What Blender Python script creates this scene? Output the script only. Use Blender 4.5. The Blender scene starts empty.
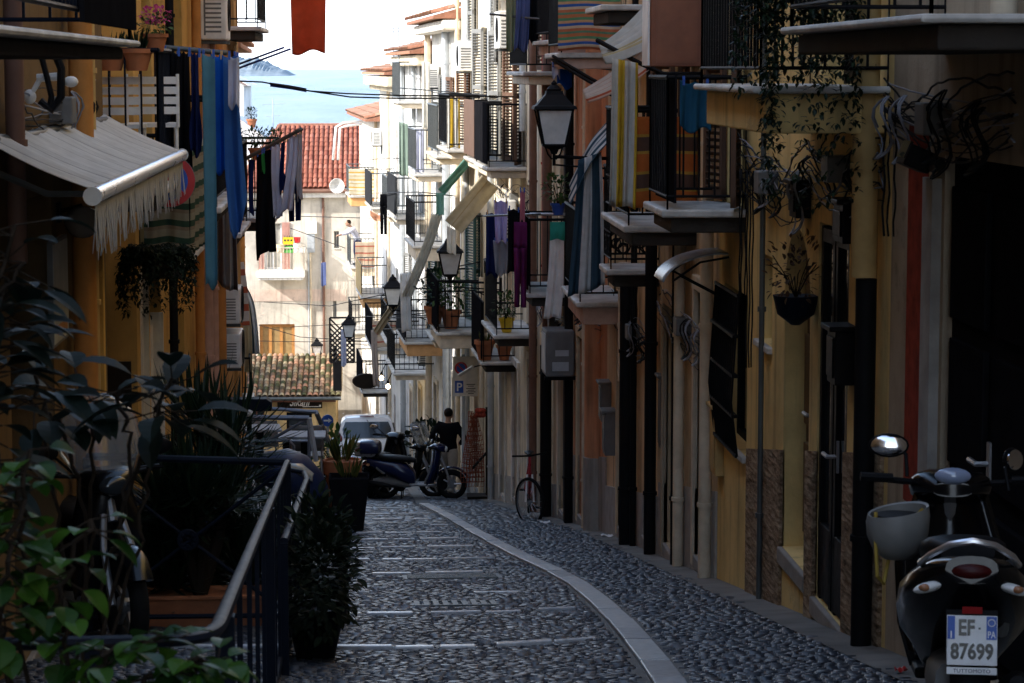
EXPO = 1.85
SKY_STR = .095
import bpy, math, random
from mathutils import Vector, Matrix
random.seed(7)
RND = random.Random(11)
PI = math.pi
scene = bpy.context.scene
COL = scene.collection
# ------------------------------------------------------------------ camera geometry (eye at the origin, street runs along +Y)
FPX = 2500.0
PITCH = math.atan(273.5 / FPX)
YAW = math.atan(142 * math.cos(PITCH) / FPX)
_sa, _ca, _sp, _cp = math.sin(YAW), math.cos(YAW), math.sin(PITCH), math.cos(PITCH)
FW = Vector((_sa * _cp, _ca * _cp, -_sp)); RT = Vector((_ca, -_sa, 0)); UP = Vector((_sa * _sp, _ca * _sp, _cp))
def ray(px, py): return FW + RT * ((px - 512) / FPX) + UP * ((341.5 - py) / FPX)
def at(px, py, Y):                      # surveyed point at street distance Y
    d = ray(px, py); return d * (Y / d.y)
def lerp(a, b, t): return a + (b - a) * t
def table(T, x):
    if x <= T[0][0]: return T[0][1]
    for (a, va), (b, vb) in zip(T, T[1:]):
        if x <= b: return lerp(va, vb, (x - a) / (b - a))
    return T[-1][1]
GT = [(-60, -.8), (-5, -1.45), (0, -1.55), (4, -1.838), (100, -15.95), (130, -19.5), (190, -31.5), (260, -36)]
def g(Y): return table(GT, Y)
def ground_at(px, py):
    d = ray(px, py); Y = 20.0
    for _ in range(40):
        t = g(Y) / d.z; Y = .5 * Y + .5 * d.y * t
    return Vector((d.x / d.y * Y, Y, g(Y)))
XR = [(-60, 2.85), (30, 2.85), (40, 2.5), (52, 2.05), (65, 1.35), (80, .58), (100, -.45)]
def xr(Y): return table(XR, Y)

# ------------------------------------------------------------------ scene helpers
def link(o): COL.objects.link(o); return o
def tag(o, label=None, cat=None, group=None, kind=None):
    if label: o['label'] = label
    if cat: o['category'] = cat
    if group: o['group'] = group
    if kind: o['kind'] = kind
    return o
def thing(name, label, cat, loc=(0, 0, 0), rz=0.0, group=None):
    o = link(bpy.data.objects.new(name, None)); o.empty_display_size = .2
    o.location = loc; o.rotation_euler = (0, 0, rz)
    return tag(o, label, cat, group)
def copy_tree(o, parent=None):
    c = o.copy(); COL.objects.link(c)
    if parent is not None: c.parent = parent
    for ch in list(o.children): copy_tree(ch, c)
    return c

class M:
    def __init__(s): s.v = []; s.f = []; s.uv = {}; s.mi = {}
    def add(s, vs, fs, uvs=None, mi=0):
        b = len(s.v); s.v += [tuple(v) for v in vs]
        for k, f in enumerate(fs):
            if uvs: s.uv[len(s.f)] = uvs[k]
            if mi: s.mi[len(s.f)] = mi
            s.f.append([b + i for i in f])
    def box(s, x0, y0, z0, x1, y1, z1, mi=0):
        x0, x1 = min(x0, x1), max(x0, x1); y0, y1 = min(y0, y1), max(y0, y1); z0, z1 = min(z0, z1), max(z0, z1)
        s.add([(x0, y0, z0), (x1, y0, z0), (x1, y1, z0), (x0, y1, z0), (x0, y0, z1), (x1, y0, z1), (x1, y1, z1), (x0, y1, z1)],
              [(0, 3, 2, 1), (4, 5, 6, 7), (0, 1, 5, 4), (1, 2, 6, 5), (2, 3, 7, 6), (3, 0, 4, 7)], mi=mi)
    def obox(s, c, size, rot=(0, 0, 0), mi=0):
        from mathutils import Euler
        R = Euler(rot).to_matrix(); hx, hy, hz = [a / 2 for a in size]; c = Vector(c)
        P = [c + R @ Vector((a * hx, b * hy, d * hz)) for d in (-1, 1) for a, b in ((-1, -1), (1, -1), (1, 1), (-1, 1))]
        s.add(P, [(0, 3, 2, 1), (4, 5, 6, 7), (0, 1, 5, 4), (1, 2, 6, 5), (2, 3, 7, 6), (3, 0, 4, 7)], mi=mi)
    def tube(s, pts, r, n=6, mi=0, flat=1.0):
        pts = [Vector(p) for p in pts]; k = len(pts); rs = r if isinstance(r, (list, tuple)) else [r] * k
        ref = None; rings = []
        for i, p in enumerate(pts):
            t = (pts[min(i + 1, k - 1)] - pts[max(i - 1, 0)])
            if t.length < 1e-9: t = Vector((0, 0, 1))
            t.normalize()
            if ref is None: ref = Vector((0, 0, 1)) if abs(t.z) < .9 else Vector((1, 0, 0))
            a = t.cross(ref)
            if a.length < 1e-6: a = t.orthogonal()
            a.normalize(); b = a.cross(t).normalized(); ref = b
            rings.append([p + (a * math.cos(2 * PI * j / n) + b * (flat * math.sin(2 * PI * j / n))) * rs[i] for j in range(n)])
        s.loft(rings, mi=mi)
    def loft(s, rings, cap=True, mi=0, closed=True):
        n = len(rings[0]); vs = [v for r in rings for v in r]; fs = []
        for i in range(len(rings) - 1):
            for j in range(n if closed else n - 1):
                a = i * n + j; b = i * n + (j + 1) % n
                fs.append((a, b, b + n, a + n))
        if cap: fs.append(tuple(range(n - 1, -1, -1))); fs.append(tuple(range((len(rings) - 1) * n, len(rings) * n)))
        s.add(vs, fs, mi=mi)
    def lathe(s, prof, n=16, c=(0, 0, 0), axis='z', mi=0, cap=True):
        rings = []
        for r, h in prof:
            ring = []
            for j in range(n):
                a = 2 * PI * j / n; x, y = r * math.cos(a), r * math.sin(a)
                p = (x, y, h) if axis == 'z' else ((x, h, y) if axis == 'y' else (h, x, y))
                ring.append((p[0] + c[0], p[1] + c[1], p[2] + c[2]))
            rings.append(ring)
        s.loft(rings, mi=mi, cap=cap)
    def torus(s, R, r, c=(0, 0, 0), axis='y', n=28, m=8, a0=0, a1=2 * PI, flat=1.0):
        rings = []; full = abs(a1 - a0 - 2 * PI) < 1e-6; k = n if full else n + 1
        for i in range(k):
            a = a0 + (a1 - a0) * i / n; ring = []
            for j in range(m):
                b = 2 * PI * j / m; rr = R + r * math.cos(b); h = r * flat * math.sin(b)
                x, z = rr * math.cos(a), rr * math.sin(a)
                p = (x, h, z) if axis == 'y' else ((h, x, z) if axis == 'x' else (x, z, h))
                ring.append((p[0] + c[0], p[1] + c[1], p[2] + c[2]))
            rings.append(ring)
        if full: rings.append(rings[0])
        s.loft(rings, cap=not full)
    def ell(s, c, r, n=14, m=9, rz=0, ry=0):
        rings = []; R = Matrix.Rotation(rz, 3, 'Z') @ Matrix.Rotation(ry, 3, 'Y')
        for i in range(m):
            t = PI * (i + .02) / (m - 1 + .04); rings.append([Vector(c) + R @ Vector((r[0] * math.sin(t) * math.cos(2 * PI * j / n), r[1] * math.sin(t) * math.sin(2 * PI * j / n), -r[2] * math.cos(t))) for j in range(n)])
        s.loft(rings)
    def grid(s, fn, nu, nv, mi=0):          # fn(a,b) -> (point, (u,v))
        vs = []; uv = []
        for j in range(nv + 1):
            for i in range(nu + 1):
                p, q = fn(i / nu, j / nv); vs.append(p); uv.append(q)
        fs = []; us = []
        for j in range(nv):
            for i in range(nu):
                a = j * (nu + 1) + i; f = (a, a + 1, a + nu + 2, a + nu + 1); fs.append(f); us.append([uv[k] for k in f])
        s.add(vs, fs, us, mi=mi)
    def prism(s, poly, h0, h1, axis='z', mi=0):   # polygon of 2-D points extruded along axis
        def P(a, b, h): return (a, b, h) if axis == 'z' else ((a, h, b) if axis == 'y' else (h, a, b))
        n = len(poly); vs = [P(a, b, h0) for a, b in poly] + [P(a, b, h1) for a, b in poly]
        s.add(vs, [tuple(range(n - 1, -1, -1)), tuple(range(n, 2 * n))] + [(i, (i + 1) % n, (i + 1) % n + n, i + n) for i in range(n)], mi=mi)
    def xform(s, Mx, start=0):
        for i in range(start, len(s.v)): s.v[i] = tuple(Mx @ Vector(s.v[i]))
    def leaf(s, p, d, up, L, W, bend=.15):      # folded pointed leaf; big leaves get a rounder outline
        p = Vector(p); d = Vector(d).normalized(); side = d.cross(Vector(up))
        if side.length < 1e-5: side = d.orthogonal()
        side.normalize(); nrm = side.cross(d).normalized()
        T = ((.12, .55), (.3, .95), (.5, 1), (.7, .82), (.87, .45)) if L > .05 else ((.35, 1), (.72, .72))
        vs = [p]; fs = []
        for t, w in T:
            c = p + d * L * t + nrm * L * bend * (1.6 * t * (1 - t) * 1.5 - .35 * t * t); q = side * (W * .5 * w); h = nrm * (W * .13 * w); vs += [c, c + q + h, c - q + h]
        vs.append(p + d * L - nrm * L * bend * .45); n = len(T); e = len(vs) - 1
        fs += [(0, 1, 2), (0, 3, 1)]
        for k in range(n - 1): a = 1 + 3 * k; b = a + 3; fs += [(a, b, b + 1, a + 1), (a, a + 2, b + 2, b)]
        a = 1 + 3 * (n - 1); fs += [(a, e, a + 1), (a, a + 2, e)]
        s.add(vs, fs)
    def build(s, name, mat, parent=None, smooth=False, bevel=0, solid=0, loc=None, rz=0, angle=None):
        me = bpy.data.meshes.new(name); 
        if loc is not None:
            L = Vector(loc); Rm = Matrix.Rotation(-rz, 3, 'Z')
            s.v = [tuple(Rm @ (Vector(v) - L)) for v in s.v]
        me.from_pydata(s.v, [], s.f)
        mats = mat if isinstance(mat, (list, tuple)) else [mat]
        for m in mats: me.materials.append(m)
        if s.mi:
            for k, v in s.mi.items(): me.polygons[k].material_index = v
        if s.uv:
            ul = me.uv_layers.new(name='UVMap')
            for k, us in s.uv.items():
                for li, q in zip(me.polygons[k].loop_indices, us): ul.data[li].uv = q
        if smooth: me.polygons.foreach_set('use_smooth', [True] * len(me.polygons))
        me.update()
        o = link(bpy.data.objects.new(name, me))
        if smooth and angle is None and bevel == 0:
            try: me.set_sharp_from_angle(angle=math.radians(42))
            except Exception: pass
        if parent is not None: o.parent = parent
        if loc is not None: o.location = loc; o.rotation_euler = (0, 0, rz)
        if solid:
            md = o.modifiers.new('thick', 'SOLIDIFY'); md.thickness = solid; md.offset = 0
        if bevel:
            md = o.modifiers.new('bev', 'BEVEL'); md.width = bevel; md.segments = 2; md.limit_method = 'ANGLE'; md.angle_limit = math.radians(40)
        return o

def text_mesh(txt, size, depth=.001, shear=0, bold=0):
    cu = bpy.data.curves.new('lettering', 'FONT'); cu.body = txt; cu.size = size; cu.extrude = depth; cu.shear = shear; cu.offset = bold
    cu.align_x = 'CENTER'; cu.align_y = 'CENTER'; cu.resolution_u = 3
    ob = bpy.data.objects.new('lettering', cu); COL.objects.link(ob)
    dg = bpy.context.evaluated_depsgraph_get(); ev = ob.evaluated_get(dg)
    me = bpy.data.meshes.new_from_object(ev)
    vs = [tuple(v.co) for v in me.vertices]; fs = [tuple(p.vertices) for p in me.polygons]
    bpy.data.objects.remove(ob); bpy.data.curves.remove(cu); bpy.data.meshes.remove(me)
    return vs, fs
def add_text(m, txt, size, Mx, wide=None, depth=.001, shear=0, bold=0, mi=0):
    vs, fs = text_mesh(txt, size, depth, shear, bold)
    if wide:
        xs = [v[0] for v in vs]; k = wide / (max(xs) - min(xs)); vs = [(v[0] * k, v[1], v[2]) for v in vs]
    m.add([tuple(Mx @ Vector(v)) for v in vs], fs, mi=mi)

# ------------------------------------------------------------------ materials
def nm(name):
    m = bpy.data.materials.new(name); m.use_nodes = True; nt = m.node_tree; b = nt.nodes['Principled BSDF']; return m, nt, b
def N(nt, t, **kw):
    n = nt.nodes.new(t)
    for k, v in kw.items():
        if k.startswith('i_'): n.inputs[k[2:].replace('_', ' ')].default_value = v
        else: setattr(n, k, v)
    return n
def rgba(c): return (c[0], c[1], c[2], 1)
def ramp(nt, stops, interp='LINEAR'):
    r = nt.nodes.new('ShaderNodeValToRGB'); e = r.color_ramp.elements; r.color_ramp.interpolation = interp
    while len(e) > 1: e.remove(e[-1])
    e[0].position = stops[0][0]; e[0].color = rgba(stops[0][1])
    for p, c in stops[1:]:
        k = e.new(p); k.color = rgba(c)
    return r
def noise(nt, scale, detail=4, rough=.55, vec=None):
    n = N(nt, 'ShaderNodeTexNoise'); n.inputs['Scale'].default_value = scale; n.inputs['Detail'].default_value = detail; n.inputs['Roughness'].default_value = rough
    if vec is not None: nt.links.new(vec, n.inputs['Vector'])
    return n
def objco(nt, sc=None):
    t = N(nt, 'ShaderNodeTexCoord')
    if sc is None: return t.outputs['Object']
    mp = N(nt, 'ShaderNodeMapping'); mp.inputs['Scale'].default_value = sc; nt.links.new(t.outputs['Object'], mp.inputs['Vector']); return mp.outputs['Vector']
def mixc(nt, fac, a, b, mode='MIX'):
    m = N(nt, 'ShaderNodeMix', data_type='RGBA', blend_type=mode)
    for s, v in ((0, fac), (6, a), (7, b)):
        if hasattr(v, 'is_output'): nt.links.new(v, m.inputs[s])
        elif isinstance(v, (int, float)): m.inputs[s].default_value = v
        else: m.inputs[s].default_value = rgba(v)
    return m.outputs[2]
def bump(nt, b, h, strength=.3, dist=.01):
    n = N(nt, 'ShaderNodeBump'); n.inputs['Strength'].default_value = strength; n.inputs['Distance'].default_value = dist
    nt.links.new(h, n.inputs['Height']); nt.links.new(n.outputs['Normal'], b.inputs['Normal']); return n
def sc3(c, k): return tuple(min(1, x * k) for x in c)
def mat(name, c, rough=.6, metal=0.0, var=.18, scale=5, bmp=0.0, bscale=60, coat=0, spec=.5):
    m, nt, b = nm(name); co = objco(nt); n = noise(nt, scale, 5, .6, co)
    r = ramp(nt, [(.3, sc3(c, 1 - var)), (.7, sc3(c, 1 + var))]); nt.links.new(n.outputs['Fac'], r.inputs['Fac']); nt.links.new(r.outputs['Color'], b.inputs['Base Color'])
    b.inputs['Metallic'].default_value = metal; b.inputs['Specular IOR Level'].default_value = min(spec, .12) if rough > .52 and not metal else spec; b.inputs['Coat Weight'].default_value = coat; b.inputs['Coat Roughness'].default_value = .08
    rr = N(nt, 'ShaderNodeMapRange'); rr.inputs['To Min'].default_value = max(.02, rough - .1); rr.inputs['To Max'].default_value = min(1, rough + .1)
    n2 = noise(nt, scale * 4, 3, .6, co); nt.links.new(n2.outputs['Fac'], rr.inputs['Value']); nt.links.new(rr.outputs['Result'], b.inputs['Roughness'])
    if bmp:
        n3 = noise(nt, bscale, 4, .6, co); bump(nt, b, n3.outputs['Fac'], bmp, .01)
    return m
def plaster(name, c, dirt=(.08, .062, .045), patch=None, amt=.7):
    m, nt, b = nm(name); co = objco(nt)
    big = noise(nt, .7, 6, .65, co); r = ramp(nt, [(.28, sc3(c, .60)), (.5, c), (.72, sc3(c, 1.22))]); nt.links.new(big.outputs['Fac'], r.inputs['Fac'])
    st = noise(nt, 3.0, 5, .6, objco(nt, (1.6, 1.6, .13))); rs = ramp(nt, [(.52, (0, 0, 0)), (.78, (1, 1, 1))]); nt.links.new(st.outputs['Fac'], rs.inputs['Fac'])
    mu = N(nt, 'ShaderNodeMath', operation='MULTIPLY'); nt.links.new(rs.outputs['Color'], mu.inputs[0]); mu.inputs[1].default_value = amt
    col = mixc(nt, mu.outputs[0], r.outputs['Color'], dirt)
    pn = noise(nt, 1.1, 8, .7, objco(nt, (1, 1, .8))); pr = ramp(nt, [(.60, (0, 0, 0)), (.64, (1, 1, 1))]); nt.links.new(pn.outputs['Fac'], pr.inputs['Fac'])
    pm = N(nt, 'ShaderNodeMath', operation='MULTIPLY'); nt.links.new(pr.outputs['Color'], pm.inputs[0]); pm.inputs[1].default_value = .65
    col = mixc(nt, pm.outputs[0], col, patch or sc3(c, .62)); nt.links.new(col, b.inputs['Base Color'])
    b.inputs['Roughness'].default_value = .95; b.inputs['Specular IOR Level'].default_value = .03
    fine = noise(nt, 14, 8, .7, co); ad = N(nt, 'ShaderNodeMath', operation='ADD'); nt.links.new(fine.outputs['Fac'], ad.inputs[0]); nt.links.new(pm.outputs[0], ad.inputs[1])
    bump(nt, b, ad.outputs[0], .55, .012); return m
def stripes(name, bands, axis=0, rough=.85, fuzz=.1):
    """woven cloth: colour bands (colour, width in metres) repeating along the cloth's own U or V"""
    m, nt, b = nm(name); tot = sum(w for _, w in bands)
    uv = N(nt, 'ShaderNodeUVMap'); sx = N(nt, 'ShaderNodeSeparateXYZ'); nt.links.new(uv.outputs['UV'], sx.inputs[0])
    dv = N(nt, 'ShaderNodeMath', operation='DIVIDE'); nt.links.new(sx.outputs[axis], dv.inputs[0]); dv.inputs[1].default_value = tot
    fr = N(nt, 'ShaderNodeMath', operation='FRACT'); nt.links.new(dv.outputs[0], fr.inputs[0])
    st = []; p = 0
    for c, w in bands: st.append((p / tot, c)); p += w
    r = ramp(nt, st, 'CONSTANT'); nt.links.new(fr.outputs[0], r.inputs['Fac'])
    n = noise(nt, 9, 5, .6, objco(nt)); rr = ramp(nt, [(.3, (.78, .78, .78)), (.7, (1, 1, 1))]); nt.links.new(n.outputs['Fac'], rr.inputs['Fac'])
    col = mixc(nt, 1.0, r.outputs['Color'], rr.outputs['Color'], 'MULTIPLY'); nt.links.new(col, b.inputs['Base Color'])
    b.inputs['Roughness'].default_value = rough; b.inputs['Specular IOR Level'].default_value = .05; cloth_out(nt, b, col); return m
def cloth_out(nt, b, col, k=.25):
    tr = N(nt, 'ShaderNodeBsdfTranslucent'); nt.links.new(col, tr.inputs['Color']) if hasattr(col, 'is_output') else None
    mx = N(nt, 'ShaderNodeMixShader'); mx.inputs[0].default_value = k; out = nt.nodes['Material Output']
    nt.links.new(b.outputs[0], mx.inputs[1]); nt.links.new(tr.outputs[0], mx.inputs[2]); nt.links.new(mx.outputs[0], out.inputs['Surface'])
def cloth(name, c, var=.15, k=.22):
    m, nt, b = nm(name); co = objco(nt); n = noise(nt, 4, 5, .6, co)
    r = ramp(nt, [(.3, sc3(c, 1 - var)), (.7, sc3(c, 1 + var))]); nt.links.new(n.outputs['Fac'], r.inputs['Fac']); nt.links.new(r.outputs['Color'], b.inputs['Base Color'])
    b.inputs['Roughness'].default_value = .95; b.inputs['Specular IOR Level'].default_value = .05; n3 = noise(nt, 30, 4, .6, co); bump(nt, b, n3.outputs['Fac'], .3, .01); cloth_out(nt, b, r.outputs['Color'], k); return m
def leafmat(name, a, bcol, rough=.4, k=.25):
    m, nt, b = nm(name); ge = N(nt, 'ShaderNodeNewGeometry'); r = ramp(nt, [(0, a), (.6, lerp3(a, bcol, .5)), (1, bcol)])
    nt.links.new(ge.outputs['Random Per Island'], r.inputs['Fac']); nt.links.new(r.outputs['Color'], b.inputs['Base Color']); b.inputs['Roughness'].default_value = rough; b.inputs['Specular IOR Level'].default_value = .2
    cloth_out(nt, b, r.outputs['Color'], k); return m
def lerp3(a, b, t): return tuple(lerp(x, y, t) for x, y in zip(a, b))
def islands(name, cols, rough=.5, bmp=.3, bscale=30, rvar=.15):
    m, nt, b = nm(name); ge = N(nt, 'ShaderNodeNewGeometry'); k = len(cols)
    r = ramp(nt, [(i / k, c) for i, c in enumerate(cols)], 'CONSTANT'); nt.links.new(ge.outputs['Random Per Island'], r.inputs['Fac'])
    co = objco(nt); n = noise(nt, bscale, 5, .65, co); rr = ramp(nt, [(.3, (.6, .6, .6)), (.7, (1, 1, 1))]); nt.links.new(n.outputs['Fac'], rr.inputs['Fac'])
    col = mixc(nt, 1.0, r.outputs['Color'], rr.outputs['Color'], 'MULTIPLY'); nt.links.new(col, b.inputs['Base Color']); b.inputs['Specular IOR Level'].default_value = .08 if rough > .7 else .5
    mr = N(nt, 'ShaderNodeMapRange'); mr.inputs['To Min'].default_value = rough - rvar; mr.inputs['To Max'].default_value = rough + rvar
    nt.links.new(ge.outputs['Random Per Island'], mr.inputs['Value']); nt.links.new(mr.outputs['Result'], b.inputs['Roughness'])
    bump(nt, b, n.outputs['Fac'], bmp, .01); return m
def glassy(name, c=(.02, .025, .03), rough=.06):
    m, nt, b = nm(name); b.inputs['Base Color'].default_value = rgba(c); b.inputs['Roughness'].default_value = rough
    n = noise(nt, 2, 3, .5, objco(nt)); bump(nt, b, n.outputs['Fac'], .03, .02); return m
def clear(name, tint=(.9, .93, .95), rough=.08):
    m, nt, b = nm(name); b.inputs['Base Color'].default_value = rgba(tint); b.inputs['Roughness'].default_value = rough
    b.inputs['Transmission Weight'].default_value = .85; b.inputs['IOR'].default_value = 1.2; return m

W = dict(
 R1=plaster('plaster_beige', (.44, .36, .26)), R2=plaster('plaster_ochre', (.76, .56, .24), patch=(.60, .46, .24)), R3=plaster('plaster_taupe', (.60, .46, .29)),
 R4=plaster('plaster_rose', (.68, .49, .29)), R5=plaster('plaster_sand', (.66, .53, .35)), R6=plaster('plaster_cream', (.72, .63, .48)),
 R7=plaster('plaster_straw', (.66, .57, .42)), R8=plaster('plaster_pale', (.75, .72, .66)), R9=plaster('plaster_white', (.78, .77, .74)),
 R10=plaster('plaster_ivory', (.78, .76, .71)), R11=plaster('plaster_butter', (.74, .69, .60)),
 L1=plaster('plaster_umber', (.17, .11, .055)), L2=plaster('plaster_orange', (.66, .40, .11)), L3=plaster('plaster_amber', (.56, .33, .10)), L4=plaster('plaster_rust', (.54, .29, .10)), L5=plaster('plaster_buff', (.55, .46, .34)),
 FB=plaster('plaster_bone', (.54, .50, .43), patch=(.60, .50, .42)), SH=plaster('plaster_honey', (.66, .48, .24)), LG=plaster('plaster_chalk', (.74, .73, .70)),
 pink=plaster('plaster_salmon', (.60, .28, .15)), grey=plaster('plaster_grey', (.36, .34, .31)))
rubble = None
MT = dict(
 iron=mat('black_iron', (.008, .008, .009), .6, .0, bmp=.1, spec=.08), blueiron=mat('blue_black_paint', (.007, .010, .018), .5, .0, bmp=.12, spec=.06), greyiron=mat('grey_iron', (.10, .11, .11), .5, .4),
 marble=mat('marble_slab', (.52, .50, .46), .55, bmp=.3, bscale=20, var=.38, scale=3), concrete=mat('concrete', (.36, .34, .31), .85, bmp=.4, bscale=25), soffit=mat('painted_soffit', (.55, .43, .28), .85, bmp=.3), pinksoffit=mat('rose_soffit', (.58, .40, .32), .85, bmp=.3), creamsoffit=mat('cream_soffit', (.68, .58, .44), .85), orangesoffit=mat('orange_soffit', (.60, .33, .14), .85), darksoffit=mat('dark_soffit', (.05, .042, .035), .9, bmp=.4),  # darksoffit is one even near-black tone for balcony undersides
 darkwood=mat('dark_wood', (.020, .014, .010), .6, bmp=.2, bscale=15), redwood=mat('red_brown_wood', (.16, .06, .035), .5, bmp=.2), honeywood=mat('honey_wood', (.42, .20, .06), .45), palewood=mat('pale_wood', (.55, .36, .18), .6), greenpaint=mat('green_shutter_paint', (.02, .07, .06), .5), greypaint=mat('grey_shutter_paint', (.20, .20, .19), .6), brownpaint=mat('brown_shutter_paint', (.13, .075, .05), .6), pinkpaint=mat('pink_shutter_paint', (.40, .22, .18), .6), slate=mat('slate_panel', (.035, .037, .04), .85, spec=0), blackpanel=mat('black_screen', (.012, .012, .014), .85, bmp=.2, bscale=80, spec=0),
 whitepaint=mat('white_paint', (.74, .73, .70), .5), plastic=mat('white_plastic', (.70, .69, .65), .45), alu=mat('brushed_aluminium', (.80, .81, .84), .30, .95, var=.03, scale=1), zinc=mat('zinc_pipe', (.42, .45, .47), .5, .3), blackplastic=mat('black_plastic', (.006, .006, .007), .5, spec=.1), greyplastic=mat('grey_plastic', (.16, .16, .155), .55), cable=mat('black_cable', (.008, .008, .009), .6, spec=.2), greycable=mat('grey_cable', (.20, .21, .24), .5), chrome=mat('chrome', (.80, .80, .82), .12, 1.0, var=.03), steel=mat('dull_steel', (.38, .38, .39), .4, .8), rubber=mat('tyre_rubber', (.010, .010, .010), .85, bmp=.3, spec=.15),
 terracotta=mat('terracotta', (.40, .15, .07), .8, bmp=.2), pipeorange=mat('orange_pipe', (.46, .20, .055), .6, bmp=.2), pipepink=mat('rose_pipe', (.50, .30, .22), .6), pipeochre=mat('ochre_pipe', (.50, .34, .14), .65), pipebrown=mat('brown_pipe', (.17, .095, .07), .55), pipepale=mat('pale_pipe', (.62, .52, .38), .6), redpaint=mat('faded_red_paint', (.30, .05, .03), .8, var=.4, scale=9), bluepole=mat('blue_pole', (.02, .04, .30), .4),
 glass=glassy('window_glass'), frosted=mat('frosted_glass', (.68, .68, .66), .35), curtain=mat('net_curtain', (.45, .42, .36), .9), soil=mat('potting_soil', (.03, .02, .014), .95),
 red=mat('red_plastic', (.45, .02, .02), .35), yellow=mat('yellow_plastic', (.75, .50, .02), .4), green=mat('green_plastic', (.10, .35, .07), .4), blue=mat('blue_plastic', (.02, .09, .42), .4), orange=mat('amber_lens', (.30, .13, .06), .15), redlens=mat('red_lens', (.14, .006, .006), .3), white=mat('white_enamel', (.78, .78, .77), .35), navy=mat('navy_scooter_paint', (.006, .011, .05), .2, .0, var=.05, coat=.3, spec=.3), black=mat('black_scooter_paint', (.004, .004, .005), .2, .0, coat=.15, spec=.25), silver=mat('silver_scooter_paint', (.36, .37, .39), .3, .6, var=.05), carwhite=mat('white_car_paint', (.74, .74, .74), .22, var=.03, coat=.5), seat=mat('black_vinyl', (.008, .008, .009), .5, spec=.12), carpet=mat('stone_riser', (.30, .27, .24), .85, bmp=.4))
W_RUB = None
def rubblemat():
    m, nt, b = nm('rough_stone_dado'); co = objco(nt, (.28, 1, 1.25)); v = N(nt, 'ShaderNodeTexVoronoi'); v.inputs['Scale'].default_value = 24; v.inputs['Randomness'].default_value = 1.0; nt.links.new(co, v.inputs['Vector'])
    n = noise(nt, 13, 9, .8, co); r = ramp(nt, [(.36, (.10, .065, .04)), (.5, (.32, .22, .14)), (.64, (.50, .38, .25))]); nt.links.new(n.outputs['Fac'], r.inputs['Fac']); nt.links.new(r.outputs['Color'], b.inputs['Base Color'])
    b.inputs['Roughness'].default_value = .95; b.inputs['Specular IOR Level'].default_value = .03; ad = N(nt, 'ShaderNodeMath', operation='ADD'); nt.links.new(v.outputs['Distance'], ad.inputs[0]); nt.links.new(n.outputs['Fac'], ad.inputs[1]); bump(nt, b, ad.outputs[0], .9, .03); return m
MT['rubble'] = rubblemat()
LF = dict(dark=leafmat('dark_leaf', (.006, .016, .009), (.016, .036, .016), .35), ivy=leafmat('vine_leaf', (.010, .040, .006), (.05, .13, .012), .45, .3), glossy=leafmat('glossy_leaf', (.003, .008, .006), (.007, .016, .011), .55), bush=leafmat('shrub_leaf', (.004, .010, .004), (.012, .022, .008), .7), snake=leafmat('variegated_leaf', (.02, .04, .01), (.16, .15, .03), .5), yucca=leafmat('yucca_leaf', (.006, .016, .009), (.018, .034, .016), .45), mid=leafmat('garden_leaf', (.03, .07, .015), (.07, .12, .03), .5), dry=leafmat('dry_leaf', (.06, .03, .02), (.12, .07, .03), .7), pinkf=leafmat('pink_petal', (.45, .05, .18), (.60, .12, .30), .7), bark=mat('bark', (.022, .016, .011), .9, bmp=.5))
# ------------------------------------------------------------------ world, sun, camera
SUN_AZ, SUN_EL = math.atan2(-.775, -.345), math.asin(.53)      # direction towards the sun: left of the street and a little behind
sund = Vector((-.775, -.345, .53)).normalized()
w = bpy.data.worlds.new('World'); scene.world = w; w.use_nodes = True; wn = w.node_tree
bg = wn.nodes['Background']; sky = wn.nodes.new('ShaderNodeTexSky'); sky.sky_type = 'NISHITA'; sky.sun_disc = False
sky.sun_elevation = math.asin(sund.z); sky.sun_rotation = math.atan2(sund.x, sund.y); sky.air_density = 1.0; sky.dust_density = 2.5; sky.ozone_density = 1.0
bg.inputs['Strength'].default_value = SKY_STR if 'SKY_STR' in globals() else .12
tc = wn.nodes.new('ShaderNodeTexCoord'); cn = noise(wn, 2.2, 6, .6, tc.outputs['Generated'])          # thin high cloud veil
sz_ = wn.nodes.new('ShaderNodeSeparateXYZ'); wn.links.new(tc.outputs['Generated'], sz_.inputs[0])
cr = ramp(wn, [(0, (.98, .98, .98)), (.12, (.9, .9, .9)), (.35, (.35, .35, .35)), (1, (.12, .12, .12))]); wn.links.new(sz_.outputs[2], cr.inputs['Fac'])   # white haze low down, bluer overhead
cm = ramp(wn, [(.35, (.75, .75, .75)), (.65, (1, 1, 1))]); wn.links.new(cn.outputs['Fac'], cm.inputs['Fac'])
fm = mixc(wn, 1.0, cr.outputs['Color'], cm.outputs['Color'], 'MULTIPLY')
vr = ramp(wn, [(0, (.95, .97, 1.0)), (.10, (.86, .95, 1.05)), (.35, (.56, .80, 1.15)), (1, (.48, .74, 1.14))]); wn.links.new(sz_.outputs[2], vr.inputs['Fac']); vs_ = mixc(wn, 1.0, vr.outputs['Color'], (10.0, 10.4, 11.0), 'MULTIPLY')
mxv = mixc(wn, fm, sky.outputs[0], vs_); wn.links.new(mxv, bg.inputs['Color'])
sl = bpy.data.lights.new('sun', 'SUN'); sl.energy = 2.2; sl.angle = math.radians(.55); sl.color = (1, .96, .90)
so = link(bpy.data.objects.new('sun', sl)); so.rotation_euler = sund.to_track_quat('Z', 'Y').to_euler(); so.location = (-30, 10, 40)
cam = bpy.data.cameras.new('camera'); co_ = link(bpy.data.objects.new('camera', cam)); scene.camera = co_
cam.sensor_width = 36; cam.lens = FPX / 1024 * 36; cam.clip_start = .2; cam.clip_end = 90000
co_.location = (0, 0, 0); co_.rotation_euler = (PI / 2 - PITCH, 0, -YAW)
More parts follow.
